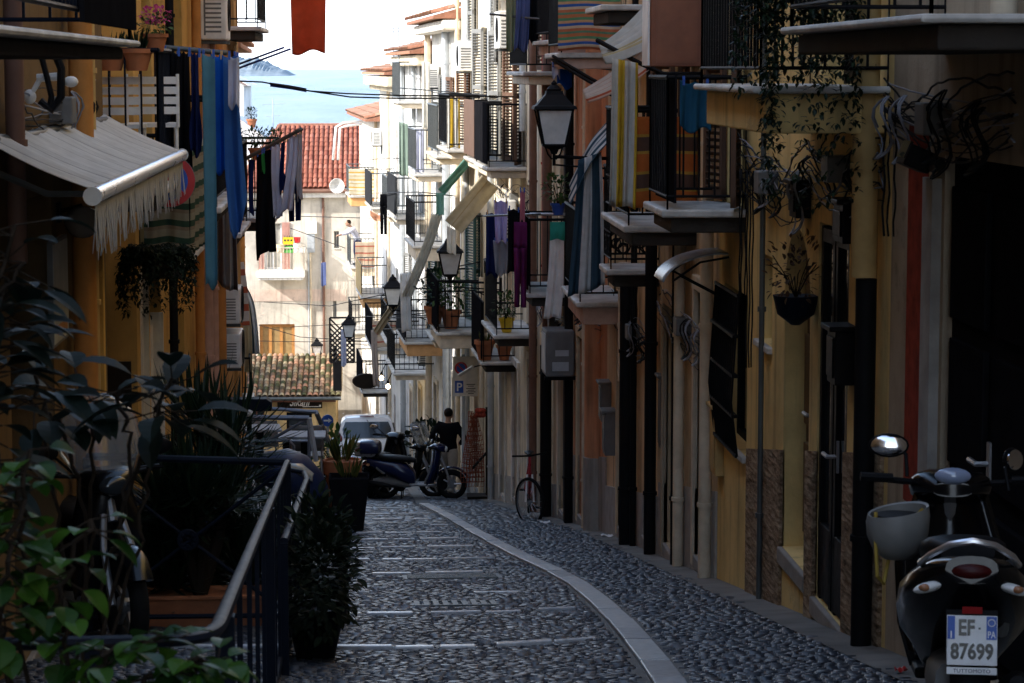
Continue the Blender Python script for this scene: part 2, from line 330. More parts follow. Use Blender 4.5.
cam.dof.use_dof = True; cam.dof.focus_distance = 40; cam.dof.aperture_fstop = 17
scene.view_settings.view_transform = 'Standard'; scene.view_settings.look = 'None'; scene.view_settings.exposure = EXPO; scene.view_settings.gamma = 1
scene.cycles.max_bounces = 8; scene.cycles.diffuse_bounces = 5; scene.cycles.transparent_max_bounces = 12; scene.cycles.caustics_reflective = False; scene.cycles.caustics_refractive = False
scene.cycles.sample_clamp_indirect = 4

# ------------------------------------------------------------------ ground, cobbles, sea, headland
def groundmat():
    m, nt, b = nm('street_mortar'); co = objco(nt); n = noise(nt, 2, 8, .7, co); r = ramp(nt, [(.3, (.05, .048, .045)), (.7, (.12, .112, .10))]); nt.links.new(n.outputs['Fac'], r.inputs['Fac']); nt.links.new(r.outputs['Color'], b.inputs['Base Color'])
    b.inputs['Roughness'].default_value = .7; n3 = noise(nt, 40, 6, .7, co); bump(nt, b, n3.outputs['Fac'], .5, .02); return m
m = M(); ys = [-60, -40, -20, -10, -5, 0, 2, 4] + list(range(6, 110, 4)) + [115, 130, 150, 190, 260, 400]; xs = [-260, -120, -60, -20, -8, -4, -2, 0, 2, 4, 8, 20, 60, 120, 260]
m.grid(lambda a, b: ((xs[round(a * (len(xs) - 1))], ys[round(b * (len(ys) - 1))], g(ys[round(b * (len(ys) - 1))])), (a, b)), len(xs) - 1, len(ys) - 1)
tag(m.build('ground', groundmat()), kind='structure')
curb_px = [(424, 503), (447, 515), (470, 529), (500, 546), (530, 561), (556, 573), (578, 585), (600, 603), (620, 622), (638, 643), (655, 664), (668, 682), (676, 700)]
curb = [ground_at(*p) for p in curb_px]
def curb_x(Y):
    if Y >= curb[0].y: return curb[0].x
    for a, b in zip(curb, curb[1:]):
        if b.y <= Y <= a.y: return lerp(a.x, b.x, (a.y - Y) / (a.y - b.y + 1e-9))
    return curb[-1].x
lines_y = [14.05, 16.75, 18.9, 21.6, 24.0, 26.6, 28.6, 30.6, 33.0, 35.4, 38, 41]
def cobble_rows():
    m = M(); Y = 10.8
    while Y < 56:
        big = Y > 34
        dy = RND.uniform(.05, .068) * (1.7 if big else 1); X = -1.9; ex = xr(Y) - .24
        while X < ex:
            dx = RND.uniform(.05, .095) * (1.7 if big else 1); cx = X + dx / 2
            if abs(cx - curb_x(Y)) > .094 + dx / 2:
                z = g(Y) + .004; h = RND.uniform(.002, .0052); j = lambda: RND.uniform(-.004, .004); gp = .003
                tl = RND.uniform(-.0025, .004) if RND.random() < .92 else .013; tk = RND.uniform(-.003, .003)
                sl = -.147
                x0, x1, y0, y1 = X + gp, X + dx - gp, Y + gp, Y + dy - gp; i = .009
                vs = [(x0 + j(), y0 + j(), z - .02), (x1 + j(), y0 + j(), z - .02), (x1 + j(), y1 + j(), z - .02), (x0 + j(), y1 + j(), z - .02),
                      (x0 + i, y0 + i, z + h - tl + tk), (x1 - i, y0 + i, z + h - tl - tk), (x1 - i, y1 - i, z + h + tl - tk), (x0 + i, y1 - i, z + h + tl + tk)]
                vs = [(x, y, zz + (y - Y) * sl) for x, y, zz in vs]
                m.add(vs, [(4, 5, 6, 7), (0, 1, 5, 4), (1, 2, 6, 5), (2, 3, 7, 6), (3, 0, 4, 7)])
            X += dx
        Y += dy
    return m
COB = islands('cobblestone', [(.028, .034, .048), (.042, .050, .066), (.019, .023, .033), (.058, .064, .078), (.036, .040, .050), (.10, .11, .125), (.025, .030, .044)], .42, .3, 40, .10)
o = cobble_rows().build('cobblestone_paving', COB, smooth=True, angle=1); tag(o, kind='structure')
STRIP = islands('pale_paving_stone', [(.40, .40, .40), (.48, .48, .47), (.34, .34, .345), (.44, .43, .42)], .42, .4, 18, .1)
m = M(); dseg = 0
for a, b in zip(curb, curb[1:]):
    L = (b - a).length; k = max(1, round(L / .9)); t = (b - a).normalized(); s_ = Vector((t.y, -t.x, 0)).normalized() * .082
    for i in range(k):
        p = lerp(a, b, i / k) + t * .008; q = lerp(a, b, (i + 1) / k) - t * .008; h = Vector((0, 0, .022 + RND.uniform(0, .008))); d = Vector((0, 0, .05))
        m.add([p - s_ - d, p + s_ - d, q + s_ - d, q - s_ - d, p - s_ + h, p + s_ + h, q + s_ + h, q - s_ + h], [(0, 3, 2, 1), (4, 5, 6, 7), (0, 1, 5, 4), (1, 2, 6, 5), (2, 3, 7, 6), (3, 0, 4, 7)])
tag(m.build('paving_strip', STRIP, bevel=.008), kind='structure')
m = M()
for k, Y in enumerate(lines_y):
    X = -1.25 + .15 * (k % 3); xe = curb_x(Y) - .22
    while X < xe - .1:
        L = RND.uniform(.18, .55); x1 = min(X + L, xe); bow = lambda x: (.55 if k == 0 else .22 + .12 * math.sin(k * 2.3)) * ((x - .2) / 1.2) ** 2 * (1 if x > -.6 else .5) + .02 * math.sin(x * 7 + k)
        if RND.random() < (.9 if k < 2 else (.8, .62, .45)[k % 3]):
            ya, yb = Y + bow(X), Y + bow(x1); hh = RND.uniform(.022, .036); wd = RND.uniform(.020, .034)
            m.add([(X, ya - wd, g(ya) - .02), (x1, yb - wd, g(yb) - .02), (x1, yb + wd, g(yb) - .02), (X, ya + wd, g(ya) - .02), (X, ya - wd, g(ya) + hh), (x1, yb - wd, g(yb) + hh), (x1, yb + wd, g(yb) + hh - .004), (X, ya + wd, g(ya) + hh - .004)],
                  [(0, 3, 2, 1), (4, 5, 6, 7), (0, 1, 5, 4), (1, 2, 6, 5), (2, 3, 7, 6), (3, 0, 4, 7)])
        X = x1 + RND.choice((.012, .03, .06, .12))
LINE = islands('pale_step_stone', [(.78, .79, .80), (.84, .84, .84), (.66, .67, .70)], .26, .35, 18, .08)
tag(m.build('step_edging', LINE, bevel=.008), kind='structure')
# worn smooth gutter along the right-hand houses
m = M(); yy = [8 + 2 * i for i in range(24)]
m.grid(lambda a, b: ((lerp(xr(yy[round(b * 23)]) - .27, xr(yy[round(b * 23)]) + .3, a), yy[round(b * 23)], g(yy[round(b * 23)]) + .012 + .018 * a), (a, b)), 3, 23)
tag(m.build('gutter_pavement', mat('worn_concrete', (.16, .15, .135), .8, bmp=.7, bscale=14, var=.35, scale=2)), kind='structure')
# iron grate and manhole
def ironcover(px, py, wx, wy, label, slots):
    p = ground_at(px, py); m = M(); s = -.147
    if slots:
        for i in range(slots): x = -wx / 2 + wx * (i + .5) / slots; m.box(x - wx / slots * .3, -wy / 2, 0, x + wx / slots * .3, wy / 2, .03)
        m.box(-wx / 2, -wy / 2 - .03, 0, wx / 2, -wy / 2, .03); m.box(-wx / 2, wy / 2, 0, wx / 2, wy / 2 + .03, .03)
    else:
        m.box(-wx / 2, -wy / 2, 0, wx / 2, wy / 2, .026)
        for i in range(9): m.box(-wx / 2 + .04, -wy / 2 + wy * (i + .3) / 9, .026, wx / 2 - .04, -wy / 2 + wy * (i + .7) / 9, .032)
    o = m.build('drain_grate' if slots else 'manhole_cover', MT['greyiron']); o.location = p + Vector((0, 0, -.012)); o.rotation_euler = (math.atan(s), 0, 0); tag(o, label, 'drain grate' if slots else 'manhole cover')
ironcover(455, 605, .62, .42, 'small slotted iron drain grate among the cobbles in mid street', 9)
ironcover(452, 578, .85, .6, 'flat square iron manhole cover set in the cobbles beyond the grate', 0)
# sea, headland
def seamat():
    m, nt, b = nm('sea_water'); co = objco(nt); n = noise(nt, .010, 10, .75, objco(nt, (1, .16, 1))); r = ramp(nt, [(.35, (.07, .13, .18)), (.65, (.20, .27, .32))]); nt.links.new(n.outputs['Fac'], r.inputs['Fac']); nt.links.new(r.outputs['Color'], b.inputs['Base Color'])
    b.inputs['Roughness'].default_value = .32; n2 = noise(nt, .05, 8, .75, objco(nt, (1, .5, 1))); bump(nt, b, n2.outputs['Fac'], .9, 5.0); return m
m = M(); m.add([(-40000, 175, -30), (40000, 175, -30), (40000, 70000, -30), (-40000, 70000, -30)], [(0, 1, 2, 3)]); tag(m.build('sea', seamat()), kind='structure')
def headland():
    m = M(); Y0 = 9400
    def f(a, b):
        px = lerp(150, 288, a); X = (px - 370) / FPX * Y0
        prof = table([(150, 17), (225, 19), (240, 18.5), (250, 18), (262, 13.5), (270, 9.5), (280, 6), (285, 2.5), (288, 0)], px)
        h = prof / FPX * Y0 * max(0, math.sin(PI * b)) ** .6 * (1 + .10 * math.sin(px * 1.9) * math.sin(b * 9) + .05 * math.sin(px * 4.3))
        return ((X, Y0 + 1500 * b, -31.5 + h), (a, b))
    m.grid(f, 80, 14); return m
tag(headland().build('headland', mat('haze_tinted_headland', (.19, .23, .26), .9, var=.3, scale=.02), smooth=True), kind='structure')  # distance haze is mixed into the headland's base colour

# ------------------------------------------------------------------ houses
class House:
    def __init__(s, name, label, p0, p1, ztop, wall, depth=6, cat='house', low=None):
        s.p0 = Vector((p0[0], p0[1], 0)); s.p1 = Vector((p1[0], p1[1], 0)); d = s.p1 - s.p0; s.len = d.length; s.d = d.normalized(); s.n = Vector((-s.d.y, s.d.x, 0)); s.rz = math.atan2(s.d.y, s.d.x)
        s.zb = min(g(p0[1]), g(p1[1])) if low is None else low; s.ztop = ztop - s.zb; s.wall = wall; s.depth = depth; s.op = []
        s.root = thing(name, label, cat, (p0[0], p0[1], s.zb), s.rz); s.ends = []
    def hit(s, px, py, w=0.0):
        d = ray(px, py); t = (w + s.n.dot(s.p0)) / s.n.dot(d); P = d * t; return Vector((s.d.dot(P - s.p0), w, P.z - s.zb))
    def world(s, u, w, z): return s.p0 + s.d * u + s.n * w + Vector((0, 0, z + s.zb))
    def U(s, Y): return (Y - s.p0.y) / s.d.y
    def gz(s, u): return g((s.p0 + s.d * u).y) - s.zb
    def opening(s, u0, u1, z0, z1, dep=.2, arch=False): s.op.append((min(u0, u1), max(u0, u1), z0, z1, dep, arch))
    def finish(s, roof=None, back=True):
        us = sorted({0.0, s.len} | {x for o in s.op for x in o[:2] if 0 < x < s.len}); zs = sorted({-1.6, s.ztop} | {z for o in s.op for z in o[2:4] if -1.6 < z < s.ztop}); m = M()
        for a, b in zip(us, us[1:]):
            for c, d in zip(zs, zs[1:]):
                mu, mz = (a + b) / 2, (c + d) / 2
                if any(o[0] < mu < o[1] and o[2] < mz < o[3] for o in s.op): continue
                m.add([(a, 0, c), (a, 0, d), (b, 0, d), (b, 0, c)], [(0, 1, 2, 3)])
        for u0, u1, z0, z1, dep, arch in s.op:
            m.add([(u0, 0, z0), (u1, 0, z0), (u1, 0, z1), (u0, 0, z1), (u0, -dep, z0), (u1, -dep, z0), (u1, -dep, z1), (u0, -dep, z1)], [(0, 1, 5, 4), (1, 2, 6, 5), (2, 3, 7, 6), (3, 0, 4, 7)])
            if arch:
                r = (u1 - u0) / 2; c = (u0 + u1) / 2; rise = min(r, .5)
                for sg in (-1, 1):
                    pts = [(c + sg * r * math.sin(t * PI / 16), z1 - rise + rise * math.cos(t * PI / 16)) for t in range(9)]; e = (c + sg * r, z1)
                    for (xa, za), (xb, zb) in zip(pts, pts[1:]):
                        m.add([(xa, 0, za), (xb, 0, zb), (e[0], 0, e[1])], [(0, 1, 2)]); m.add([(xa, 0, za), (xb, 0, zb), (xb, -dep, zb), (xa, -dep, za)], [(0, 1, 2, 3)])
        L, D, T = s.len, -s.depth, s.ztop
        m.add([(0, 0, -1.6), (0, 0, T), (0, D, T), (0, D, -1.6), (L, 0, -1.6), (L, 0, T), (L, D, T), (L, D, -1.6)], [(0, 1, 2, 3), (4, 7, 6, 5), (1, 5, 6, 2), (3, 2, 6, 7)])
        wl = m.build('wall', s.wall, s.root)
        # interior dark floor/back is closed by the door and window leaves
        return wl
    def part(s, m, name, mt, parent=None, **k): return m.build(name, mt, parent or s.root, **k)
    def door(s, u0, u1, h, mt, kind='panel', dep=.12, arch=False, frame=None, z0=None, jamb=None, liner=None):
        uc = (u0 + u1) / 2; zg = (s.gz(uc) + .10) if z0 is None else z0; a, b = min(u0, u1), max(u0, u1); s.opening(a, b, zg, zg + h, dep, arch); m = M(); w = b - a
        m.box(a - .03, -dep - .05, zg - .02, b + .03, -dep + .0, zg + h + .03)
        n = 2 if w > .95 else 1
        for k in range(n):
            x0 = a + w * k / n + .05; x1 = a + w * (k + 1) / n - .05
            if kind == 'glass': m.box(x0 - .03, -dep, zg, x0 + .04, -dep + .05, zg + h - .02); m.box(x1 - .04, -dep, zg, x1 + .03, -dep + .05, zg + h - .02); m.box(x0, -dep, zg + .02, x1, -dep + .05, zg + .5); m.box(x0, -dep, zg + h - .12, x1, -dep + .05, zg + h - .03)
            elif kind == 'garage':
                for i in range(int(h / .12)): m.box(x0, -dep, zg + .12 * i + .01, x1, -dep + .03, zg + .12 * i + .105)
            else:
                for zz0, zz1 in ((.12, .75), (.88, 1.5), (1.6, h - .15)):
                    if zz1 - zz0 > .15: m.box(x0 + .04, -dep, zg + zz0, x1 - .04, -dep + .035, zg + zz1)
        dr = s.part(m, 'door', mt, bevel=.006); m = M()
        if kind != 'garage':
            m.tube([(uc - .08, -dep + .03, zg + 1.0), (uc - .08, -dep + .10, zg + 1.0), (uc + .06, -dep + .10, zg + 1.0)], .014, 6); m.box(uc - .11, -dep + .03, zg + .9, uc - .05, -dep + .045, zg + 1.1); m.build('handle', MT['steel'], dr)
        if kind == 'glass':
            m = M(); m.box(a + .05, -dep + .012, zg + .5, b - .05, -dep + .022, zg + h - .1); m.build('pane', MT['glass'], dr)
        m = M(); m.box(a - .02, -dep, zg - .12, b + .02, .035, zg - .003); s.part(m, 'doorstep', MT['carpet'], bevel=.01)
        if liner:
            m = M(); m.box(a - .001, -dep + .002, zg, a + .02, .02, zg + h - (.45 if arch else 0)); s.part(m, 'door_reveal', liner); m = M(); m.box(b - .02, -dep + .002, zg, b + .001, .02, zg + h - (.45 if arch else 0)); s.part(m, 'door_reveal', liner)
        if jamb:
            m = M()
            for x in (a - .10, b): m.box(x, -.02, zg - .1, x + .10, .045, zg + h)
            m.box(a - .10, -.02, zg + h, b + .10, .05, zg + h + .12); s.part(m, 'door_surround', jamb, bevel=.006)
        return dr
    def window(s, u0, u1, z0, z1, frame=None, shutters=None, open_=True, bars=False, dep=.16):
        a, b = min(u0, u1), max(u0, u1); s.opening(a, b, z0, z1, dep); m = M(); frame = frame or MT['whitepaint']; t = .05
        for x in (a, (a + b) / 2 - t / 2, b - t): m.box(x, -dep, z0, x + t, -dep + .05, z1)
        for z in (z0, z1 - t): m.box(a, -dep + .002, z, b, -dep + .048, z + t)
        fr = s.part(m, 'window', frame); m = M(); m.box(a, -dep + .01, z0, b, -dep + .02, z1); m.build('pane', MT['glass'], fr)
        m = M(); m.box(a - .03, -.02, z0 - .05, b + .03, .04, z0 - .003); m.build('sill', MT['marble'], fr, bevel=.008)
        if bars:
            m = M(); k = int((b - a) / .11)
            for i in range(k + 1): x = a + (b - a) * i / k; m.tube([(x, .07, z0), (x, .12, (z0 + z1) / 2 - .2), (x, .07, z1)], .009, 5)
            for i in range(5): z = lerp(z0, z1, i / 4); m.box(a, .07, z - .012, b, .085 + (.03 if 0 < i < 4 else 0), z + .012)
            m.build('window_grille', MT['iron'], fr)
        if shutters: s.shutters(a, b, z0, z1, shutters, fr if False else None)
        return fr
    def shutters(s, a, b, z0, z1, mt, parent=None, swing=14):
        for sg, x in ((-1, a), (1, b)):
            m = M(); w = (b - a) / 2; m.box(0, -.02, z0, .05, .02, z1); m.box(w - .05, -.02, z0, w, .02, z1)
            for z in (z0, (z0 + z1) / 2 - .04, z1 - .08): m.box(0, -.019, z, w, .019, z + .08)
            k = int((z1 - z0 - .1) / .055)
            for i in range(k): m.obox((w / 2, 0, z0 + .09 + i * .055), (w - .1, .045, .007), (math.radians(38), 0, 0))
            ang = math.radians(swing); c, n_ = math.cos(ang), math.sin(ang)
            m.v = [(x + sg * v[0] * c - n_ * v[1], .03 + v[0] * n_ + sg * c * v[1], v[2]) for v in m.v]
            s.part(m, 'shutter', mt, parent)
    def balcony(s, u0, u1, z, proj, slab=None, soffit=None, thick=.06, deep=.12, rail='bars', railmat=None, rh=1.0, panel=None, poff=.02, door=True, doormat=None, shut=None, doorh=2.25, brackets=False, doorw=1.1, dooru=None):
        a, b = min(u0, u1), max(u0, u1); m = M(); m.box(a, -.05, z - thick, b, proj, z)
        sb = s.part(m, 'balcony', slab or MT['marble'], bevel=.015)
        m = M(); m.box(a + .07, -.02, z - thick - deep, b - .07, proj - .08, z - thick - .003)
        if brackets:
            for x in (a + .2, b - .32): m.prism([(0, z - thick - deep), (proj * .8, z - thick - deep), (proj * .7, z - thick - deep - .1), (0, z - thick - deep - .42)], x, x + .12, axis='x')
        m.build('soffit', soffit or MT['concrete'], sb, bevel=.012)
        if rail:
            m = M(); rm = railmat or MT['iron']; zt = z + rh; e = .05; pts = [(a + e, 0), (a + e, proj - e), (b - e, proj - e), (b - e, 0)]
            for (x0, y0), (x1, y1) in zip(pts, pts[1:]):
                for zz, r in ((zt, .02), (z + .10, .012)): m.tube([(x0, y0, zz), (x1, y1, zz)], r, 6)
                L = math.hypot(x1 - x0, y1 - y0); k = max(2, int(L / .115))
                for i in range(k + 1): x, y = lerp(x0, x1, i / k), lerp(y0, y1, i / k); m.box(x - .007, y - .007, z + (.0 if i in (0, k) else .1), x + .007, y + .007, zt)
                if rail == 'scroll':
                    k2 = max(1, int(L / .24)); 
                    for i in range(k2):
                        x, y = lerp(x0, x1, (i + .5) / k2), lerp(y0, y1, (i + .5) / k2); q = [(t / 24 * 2 * PI * 1.5, .105 * (1 - t / 30)) for t in range(25)]; dx, dy = (x1 - x0) / L, (y1 - y0) / L
                        for sg in (-1, 1): m.tube([(x + sg * dx * (r * math.cos(t)) * .9, y + sg * dy * (r * math.cos(t)) * .9, z + .22 + r * math.sin(t)) for t, r in q], .008, 4)
                    m.tube([(x0, y0, z + .36), (x1, y1, z + .36)], .01, 5)
            m.build('railing', rm, sb)
        if panel:
            for side, mt in panel.items():
                m = M()
                if side == 'near': m.box(a + .01, .06, z + .05, a + .028, proj - .02, z + rh + .06)
                if side == 'far': m.box(b - .028, .06, z + .05, b - .01, proj - .02, z + rh + .06)
                if side == 'front': m.box(a + .02, proj - poff - .005, z + .05, b - .02, proj - poff + .012, z + rh + .03)
                m.build('screen_panel', mt, sb)
        if door:
            c = dooru if dooru is not None else (a + b) / 2; s.opening(c - doorw / 2, c + doorw / 2, z, z + doorh, .2); m = M(); dm = doormat or MT['brownpaint']; x0, x1 = c - doorw / 2, c + doorw / 2
            for x in (x0, c - .05, x1 - .07): m.box(x, -.2, z, x + .08, -.14, z + doorh)
            for zz in (z, z + .9, z + doorh - .08): m.box(x0, -.199, zz, x1, -.142, zz + .08)
            dd = s.part(m, 'balcony_door', dm); m = M(); m.box(x0, -.18, z, x1, -.17, z + doorh); m.build('pane', MT['glass'], dd)
            if shut: s.shutters(x0, x1, z + .02, z + doorh, shut)
        return sb
    def pipe(s, u, z0, z1, r, mt, w=None, base=None):
        w = r + .03 if w is None else w; m = M(); m.tube([(u, w, z0), (u, w, z1)], r, 10)
        z = z0 + .6
        while z < z1: m.tube([(u, w, z), (u, w, z + .035)], r + .012, 10); z += 1.5
        return s.part(m, 'drain_pipe', mt, smooth=True)
    def band(s, u0, u1, z0, z1, w, mt, name='plinth'):
        m = M(); m.box(u0, -.01, z0, u1, w, z1); return s.part(m, name, mt)
    def plinth(s, h, w, mt, u0=0, u1=None):
        u1 = s.len if u1 is None else u1; cuts = sorted([(o[0], o[1]) for o in s.op if o[2] < s.gz((o[0] + o[1]) / 2) + h and o[1] > u0 and o[0] < u1]); x = u0
        for a, b in cuts + [(u1, u1)]:
            if a - x > .05:
                m = M(); k = max(1, int((a - x) / 1.0))
                for i in range(k):
                    xa, xb = lerp(x, a, i / k), lerp(x, a, (i + 1) / k); za, zb_ = s.gz(xa), s.gz(xb)
                    m.add([(xa, -.01, za - .3), (xb, -.01, zb_ - .3), (xb, w, zb_ - .3), (xa, w, za - .3), (xa, -.01, za + h), (xb, -.01, zb_ + h), (xb, w, zb_ + h), (xa, w, za + h)], [(0, 3, 2, 1), (4, 5, 6, 7), (0, 1, 5, 4), (1, 2, 6, 5), (2, 3, 7, 6), (3, 0, 4, 7)])
                s.part(m, 'plinth', mt)
            x = max(x, b)
    def meterbox(s, u, z, w=.35, h=.5, d=.18, mt=None, name='meter_box', label=None, cat='meter box'):
        m = M(); m.box(u - w / 2, 0, z, u + w / 2, d, z + h); m.box(u - w / 2 + .03, d, z + .04, u + w / 2 - .03, d + .012, z + h - .04); m.box(u - w / 2 - .02, 0, z + h, u + w / 2 + .02, d + .04, z + h + .03)
        return s.part(m, name, mt or MT['greyplastic'], bevel=.006)
    def tileroof(s, over=.35, rise=1.0, run=3.0, mt=None, tile=.22, name='roof', u0=None, u1=None, hip=0.0):
        a = -.2 if u0 is None else u0; b = s.len + .2 if u1 is None else u1; m = M(); n = int((b - a) / tile); T = s.ztop; rows = int(run / .36)
        m.add([(a, over, T - .03), (b, over, T - .03), (b - hip, over - run, T + rise - .03), (a, over - run, T + rise - .03), (a, over - run, T - .1), (b - hip, over - run, T - .1), (a, over, T - .1), (b, over, T - .1)], [(0, 1, 2, 3), (3, 2, 5, 4), (6, 7, 1, 0), (0, 3, 4, 6), (1, 7, 5, 2), (4, 5, 7, 6)])
        for i in range(n):
            for r in range(rows):
                u = a + (i + .5) * tile + RND.uniform(-.012, .012); t0 = r / rows
                if u > b - hip * t0: continue
                t1 = (r + 1.12) / rows; y0, y1 = over + .05 - run * t0, over + .05 - run * t1; z0, z1 = T + rise * t0 + .012, T + rise * t1 - .012
                k = 6; vs = []
                for (y, z, q) in ((y0, z0, .50), (y1, z1, .42)):
                    for j in range(k + 1): an = PI * j / k; vs.append((u + math.cos(an) * tile * q * .95, y, z + math.sin(an) * tile * .36))
                m.add(vs, [(j, j + 1, j + k + 2, j + k + 1) for j in range(k)])
        return s.part(m, name, mt, smooth=True)
# ------------------------------------------------------------------ things: builders
def lantern(label, c, wallpt, group='wrought iron street lanterns', arm_drop=.0, H=.8, lit=False):
    """c: bottom centre of the lantern body; wallpt: where the arm meets the wall"""
    c = Vector(c); r = thing('street_lantern', label, 'street lamp', c, 0, group); k = H / .8
    m = M(); q = lambda rr, z: [(sx * rr * k, sy * rr * k, z * k) for sx, sy in ((-1, -1), (1, -1), (1, 1), (-1, 1))]
    for (r0, z0), (r1, z1) in (((.12, .10), (.20, .50)),):
        for (x0, y0, zz0), (x1, y1, zz1) in zip(q(r0, z0), q(r1, z1)): m.tube([(x0, y0, zz0), (x1, y1, zz1)], .014 * k, 5)
        for rr, z in ((r0, z0), (r1, z1)):
            Q = q(rr, z)
            for a, b in zip(Q, Q[1:] + Q[:1]): m.tube([a, b], .016 * k, 5)
    m.loft([q(.24, .50), q(.23, .53), q(.20, .545), q(.10, .66), q(.09, .70), q(.065, .70)])
    m.lathe([(.075 * k, .69 * k), (.085 * k, .72 * k), (.05 * k, .755 * k), (.03 * k, .77 * k), (.035 * k, .785 * k), (.005, .82 * k)], 12)
    m.loft([q(.03, 0.0), q(.05, .05), q(.13, .09), q(.13, .11)])
    for sx, sy in ((-1, 0), (1, 0), (0, 1), (0, -1)): m.tube([(sx * .10 * k, sy * .10 * k, .09 * k), (sx * .07 * k, sy * .07 * k, .0), (sx * .02, sy * .02, -.06 * k)], .01 * k, 5)
    m.build('lantern_frame', MT['iron'], r)
    m = M(); m.loft([q(.115, .10), q(.193, .50)]); m.build('lantern_glass', MT['lampglass'] if lit else MT['frosted'], r)
    m = M(); wv = Vector(wallpt) - c; m.tube([(0, 0, -.03 * k), (wv.x, wv.y, wv.z)], .022 * k, 6); m.tube([(0, 0, -.12 * k), (wv.x, wv.y, wv.z - .12)], .012 * k, 6)
    q2 = []
    for i in range(9):
        t = i / 8; q2.append((wv.x * (.35 + .65 * t), wv.y * (.35 + .65 * t), wv.z - .12 - .38 * t * t))
    m.tube(q2, .012 * k, 5); m.box(wv.x - .03, wv.y - .04, wv.z - .5, wv.x + .02, wv.y + .04, wv.z + .1); m.tube([(0, 0, -.13 * k), (0, 0, .02 * k)], .02, 6)
    m.build('bracket_arm', MT['iron'], r); return r

def ac_unit(label, P, rz, w=.8, h=.55, d=.28, group='air conditioner units on the walls'):
    """P: centre of the back on the wall; local +y points away from the wall"""
    r = thing('air_conditioner', label, 'air conditioner', P, rz, group); m = M(); m.box(-w / 2, .06, -h / 2, w / 2, .06 + d, h / 2); m.build('casing', MT['plastic'], r, bevel=.02)
    m = M(); m.torus(.2, .012, (-.12, .06 + d + .004, 0), 'y', 24, 6)
    for i in range(9): m.torus(.03 + .02 * i, .004, (-.12, .06 + d + .006, 0), 'y', 20, 4)
    m.lathe([(.2, .06 + d - .05 + .052), (.2, .06 + d + .003)], 24, (-.12, 0, 0), 'y'); m.build('fan_grille', MT['blackplastic'], r)
    m = M()
    k_ = h / .62
    for i in range(8): m.box(w / 2 + .001, .12, -h / 2 + (.08 + i * .05) * k_, w / 2 + .006, .06 + d - .05, -h / 2 + (.10 + i * .05) * k_)
    m.box(w / 2 + .0005, .10, -h / 2 + .05, w / 2 + .002, .12, h / 2 - .08); m.build('side_vent', MT['greyplastic'], r); m = M()
    for i in range(8): m.box(-w / 2 - .006, .10, -h / 2 + (.06 + i * .055) * k_, -w / 2 - .001, .06 + d - .04, -h / 2 + (.085 + i * .055) * k_)
    m.build('side_vent', MT['greyplastic'], r)
    for x in (-w * .35, w * .35): m = M(); m.box(x - .02, 0, -h / 2 - .04, x + .02, .06 + d, -h / 2 - .005); m.box(x - .02, 0, -h / 2 - .3, x + .02, .03, -h / 2 - .038); m.build('bracket', MT['greyiron'], r)
    return r

def sheet(name, label, cat, mt, A, B, drop, folds=5, amp=.05, group=None, sway=(0, 0), taper=1.0, twist=0.0, nu=40, nv=22, prof=None, seed=0, solid=.004, pegs=True):
    """cloth hanging from the line A-B; wavy folds; prof(t)->(left,right) trims the outline row by row"""
    A, B = Vector(A), Vector(B); d = B - A; L = d.length; dn = d.normalized(); nrm = Vector((dn.y, -dn.x, 0)); nrm = nrm.normalized() if nrm.length > 1e-4 else Vector((1, 0, 0)); R_ = random.Random(seed + int(abs(A.x * 97 + A.y * 31) * 10)); ph = R_.uniform(0, 6); f2 = R_.uniform(1.3, 2.2)
    m = M()
    def f(a, b):
        lo, hi = prof(b) if prof else (0, 1); s = lo + (hi - lo) * a; c = .5 + (s - .5) * lerp(1, taper, b)
        wv = amp * (.25 + .75 * b) * (math.sin(ph + s * folds * 2 * PI) + .45 * math.sin(ph * 2 + s * folds * f2 * 2 * PI + b * 2)) + amp * .5 * math.sin(b * 5 + ph)
        sag = (.02 * math.sin(a * folds * PI) ** 2 * (1 - b)) if pegs else 0
        p = A + d * c + nrm * wv + Vector((sway[0] * b * b, sway[1] * b * b, -drop * b - sag + (.03 if pegs else .012) * math.sin(ph + a * 7) * b))
        return (p, (s * L, b * drop))
    m.grid(f, nu, nv); mid = (A + B) / 2; mid.z -= drop
    o = m.build(name, mt, None, smooth=True, solid=solid, loc=mid, angle=1); tag(o, label, cat, group)
    if pegs:
        pm = MT['blue'] if R_.random() < .5 else MT['palewood']
        for t in (.12, .88): m = M(); p = lerp(A, B, t); m.obox(p - mid, (.018, .02, .07)); m.build('peg', pm, o)
    return o
def shirt_prof(t):      # hung by the hem, sleeves flaring near the bottom
    if t < .55: return (.22, .78)
    k = (t - .55) / .45; s = math.sin(min(1, k * 1.4) * PI / 2); return (.22 - .22 * s + .12 * max(0, k - .7) / .3, .78 + .22 * s - .12 * max(0, k - .7) / .3)
def taper_prof(a, b): return lambda t: (.5 - lerp(a, b, t) / 2, .5 + lerp(a, b, t) / 2)
def trousers(label, mt, A, B, drop, group=None, seed=0):
    A, B = Vector(A), Vector(B); d = B - A; r_ = random.Random(seed); m = M(); nrm = Vector((d.y, -d.x, 0)).normalized()
    m.grid(lambda a, b: (A + d * a + nrm * (.03 * math.sin(a * 9 + seed) * b) + Vector((0, 0, -drop * .3 * b)), (a * .4, b * .3)), 12, 5)
    for lo, hi in ((0, .49), (.51, 1)):
        m.grid(lambda a, b: (A + d * (lo + (hi - lo) * (.5 + (a - .5) * lerp(1, .75, b))) + nrm * (.03 * math.sin(a * 6 + seed) + .04 * math.sin(b * 4 + lo * 5)) + Vector((0, 0, -drop * .3 - drop * .7 * b)), (a * .2, .3 + b)), 8, 14)
    mid = (A + B) / 2; mid.z -= drop; o = m.build('trousers', mt, None, smooth=True, solid=.01, loc=mid, angle=1); tag(o, label, 'trousers', group); return o
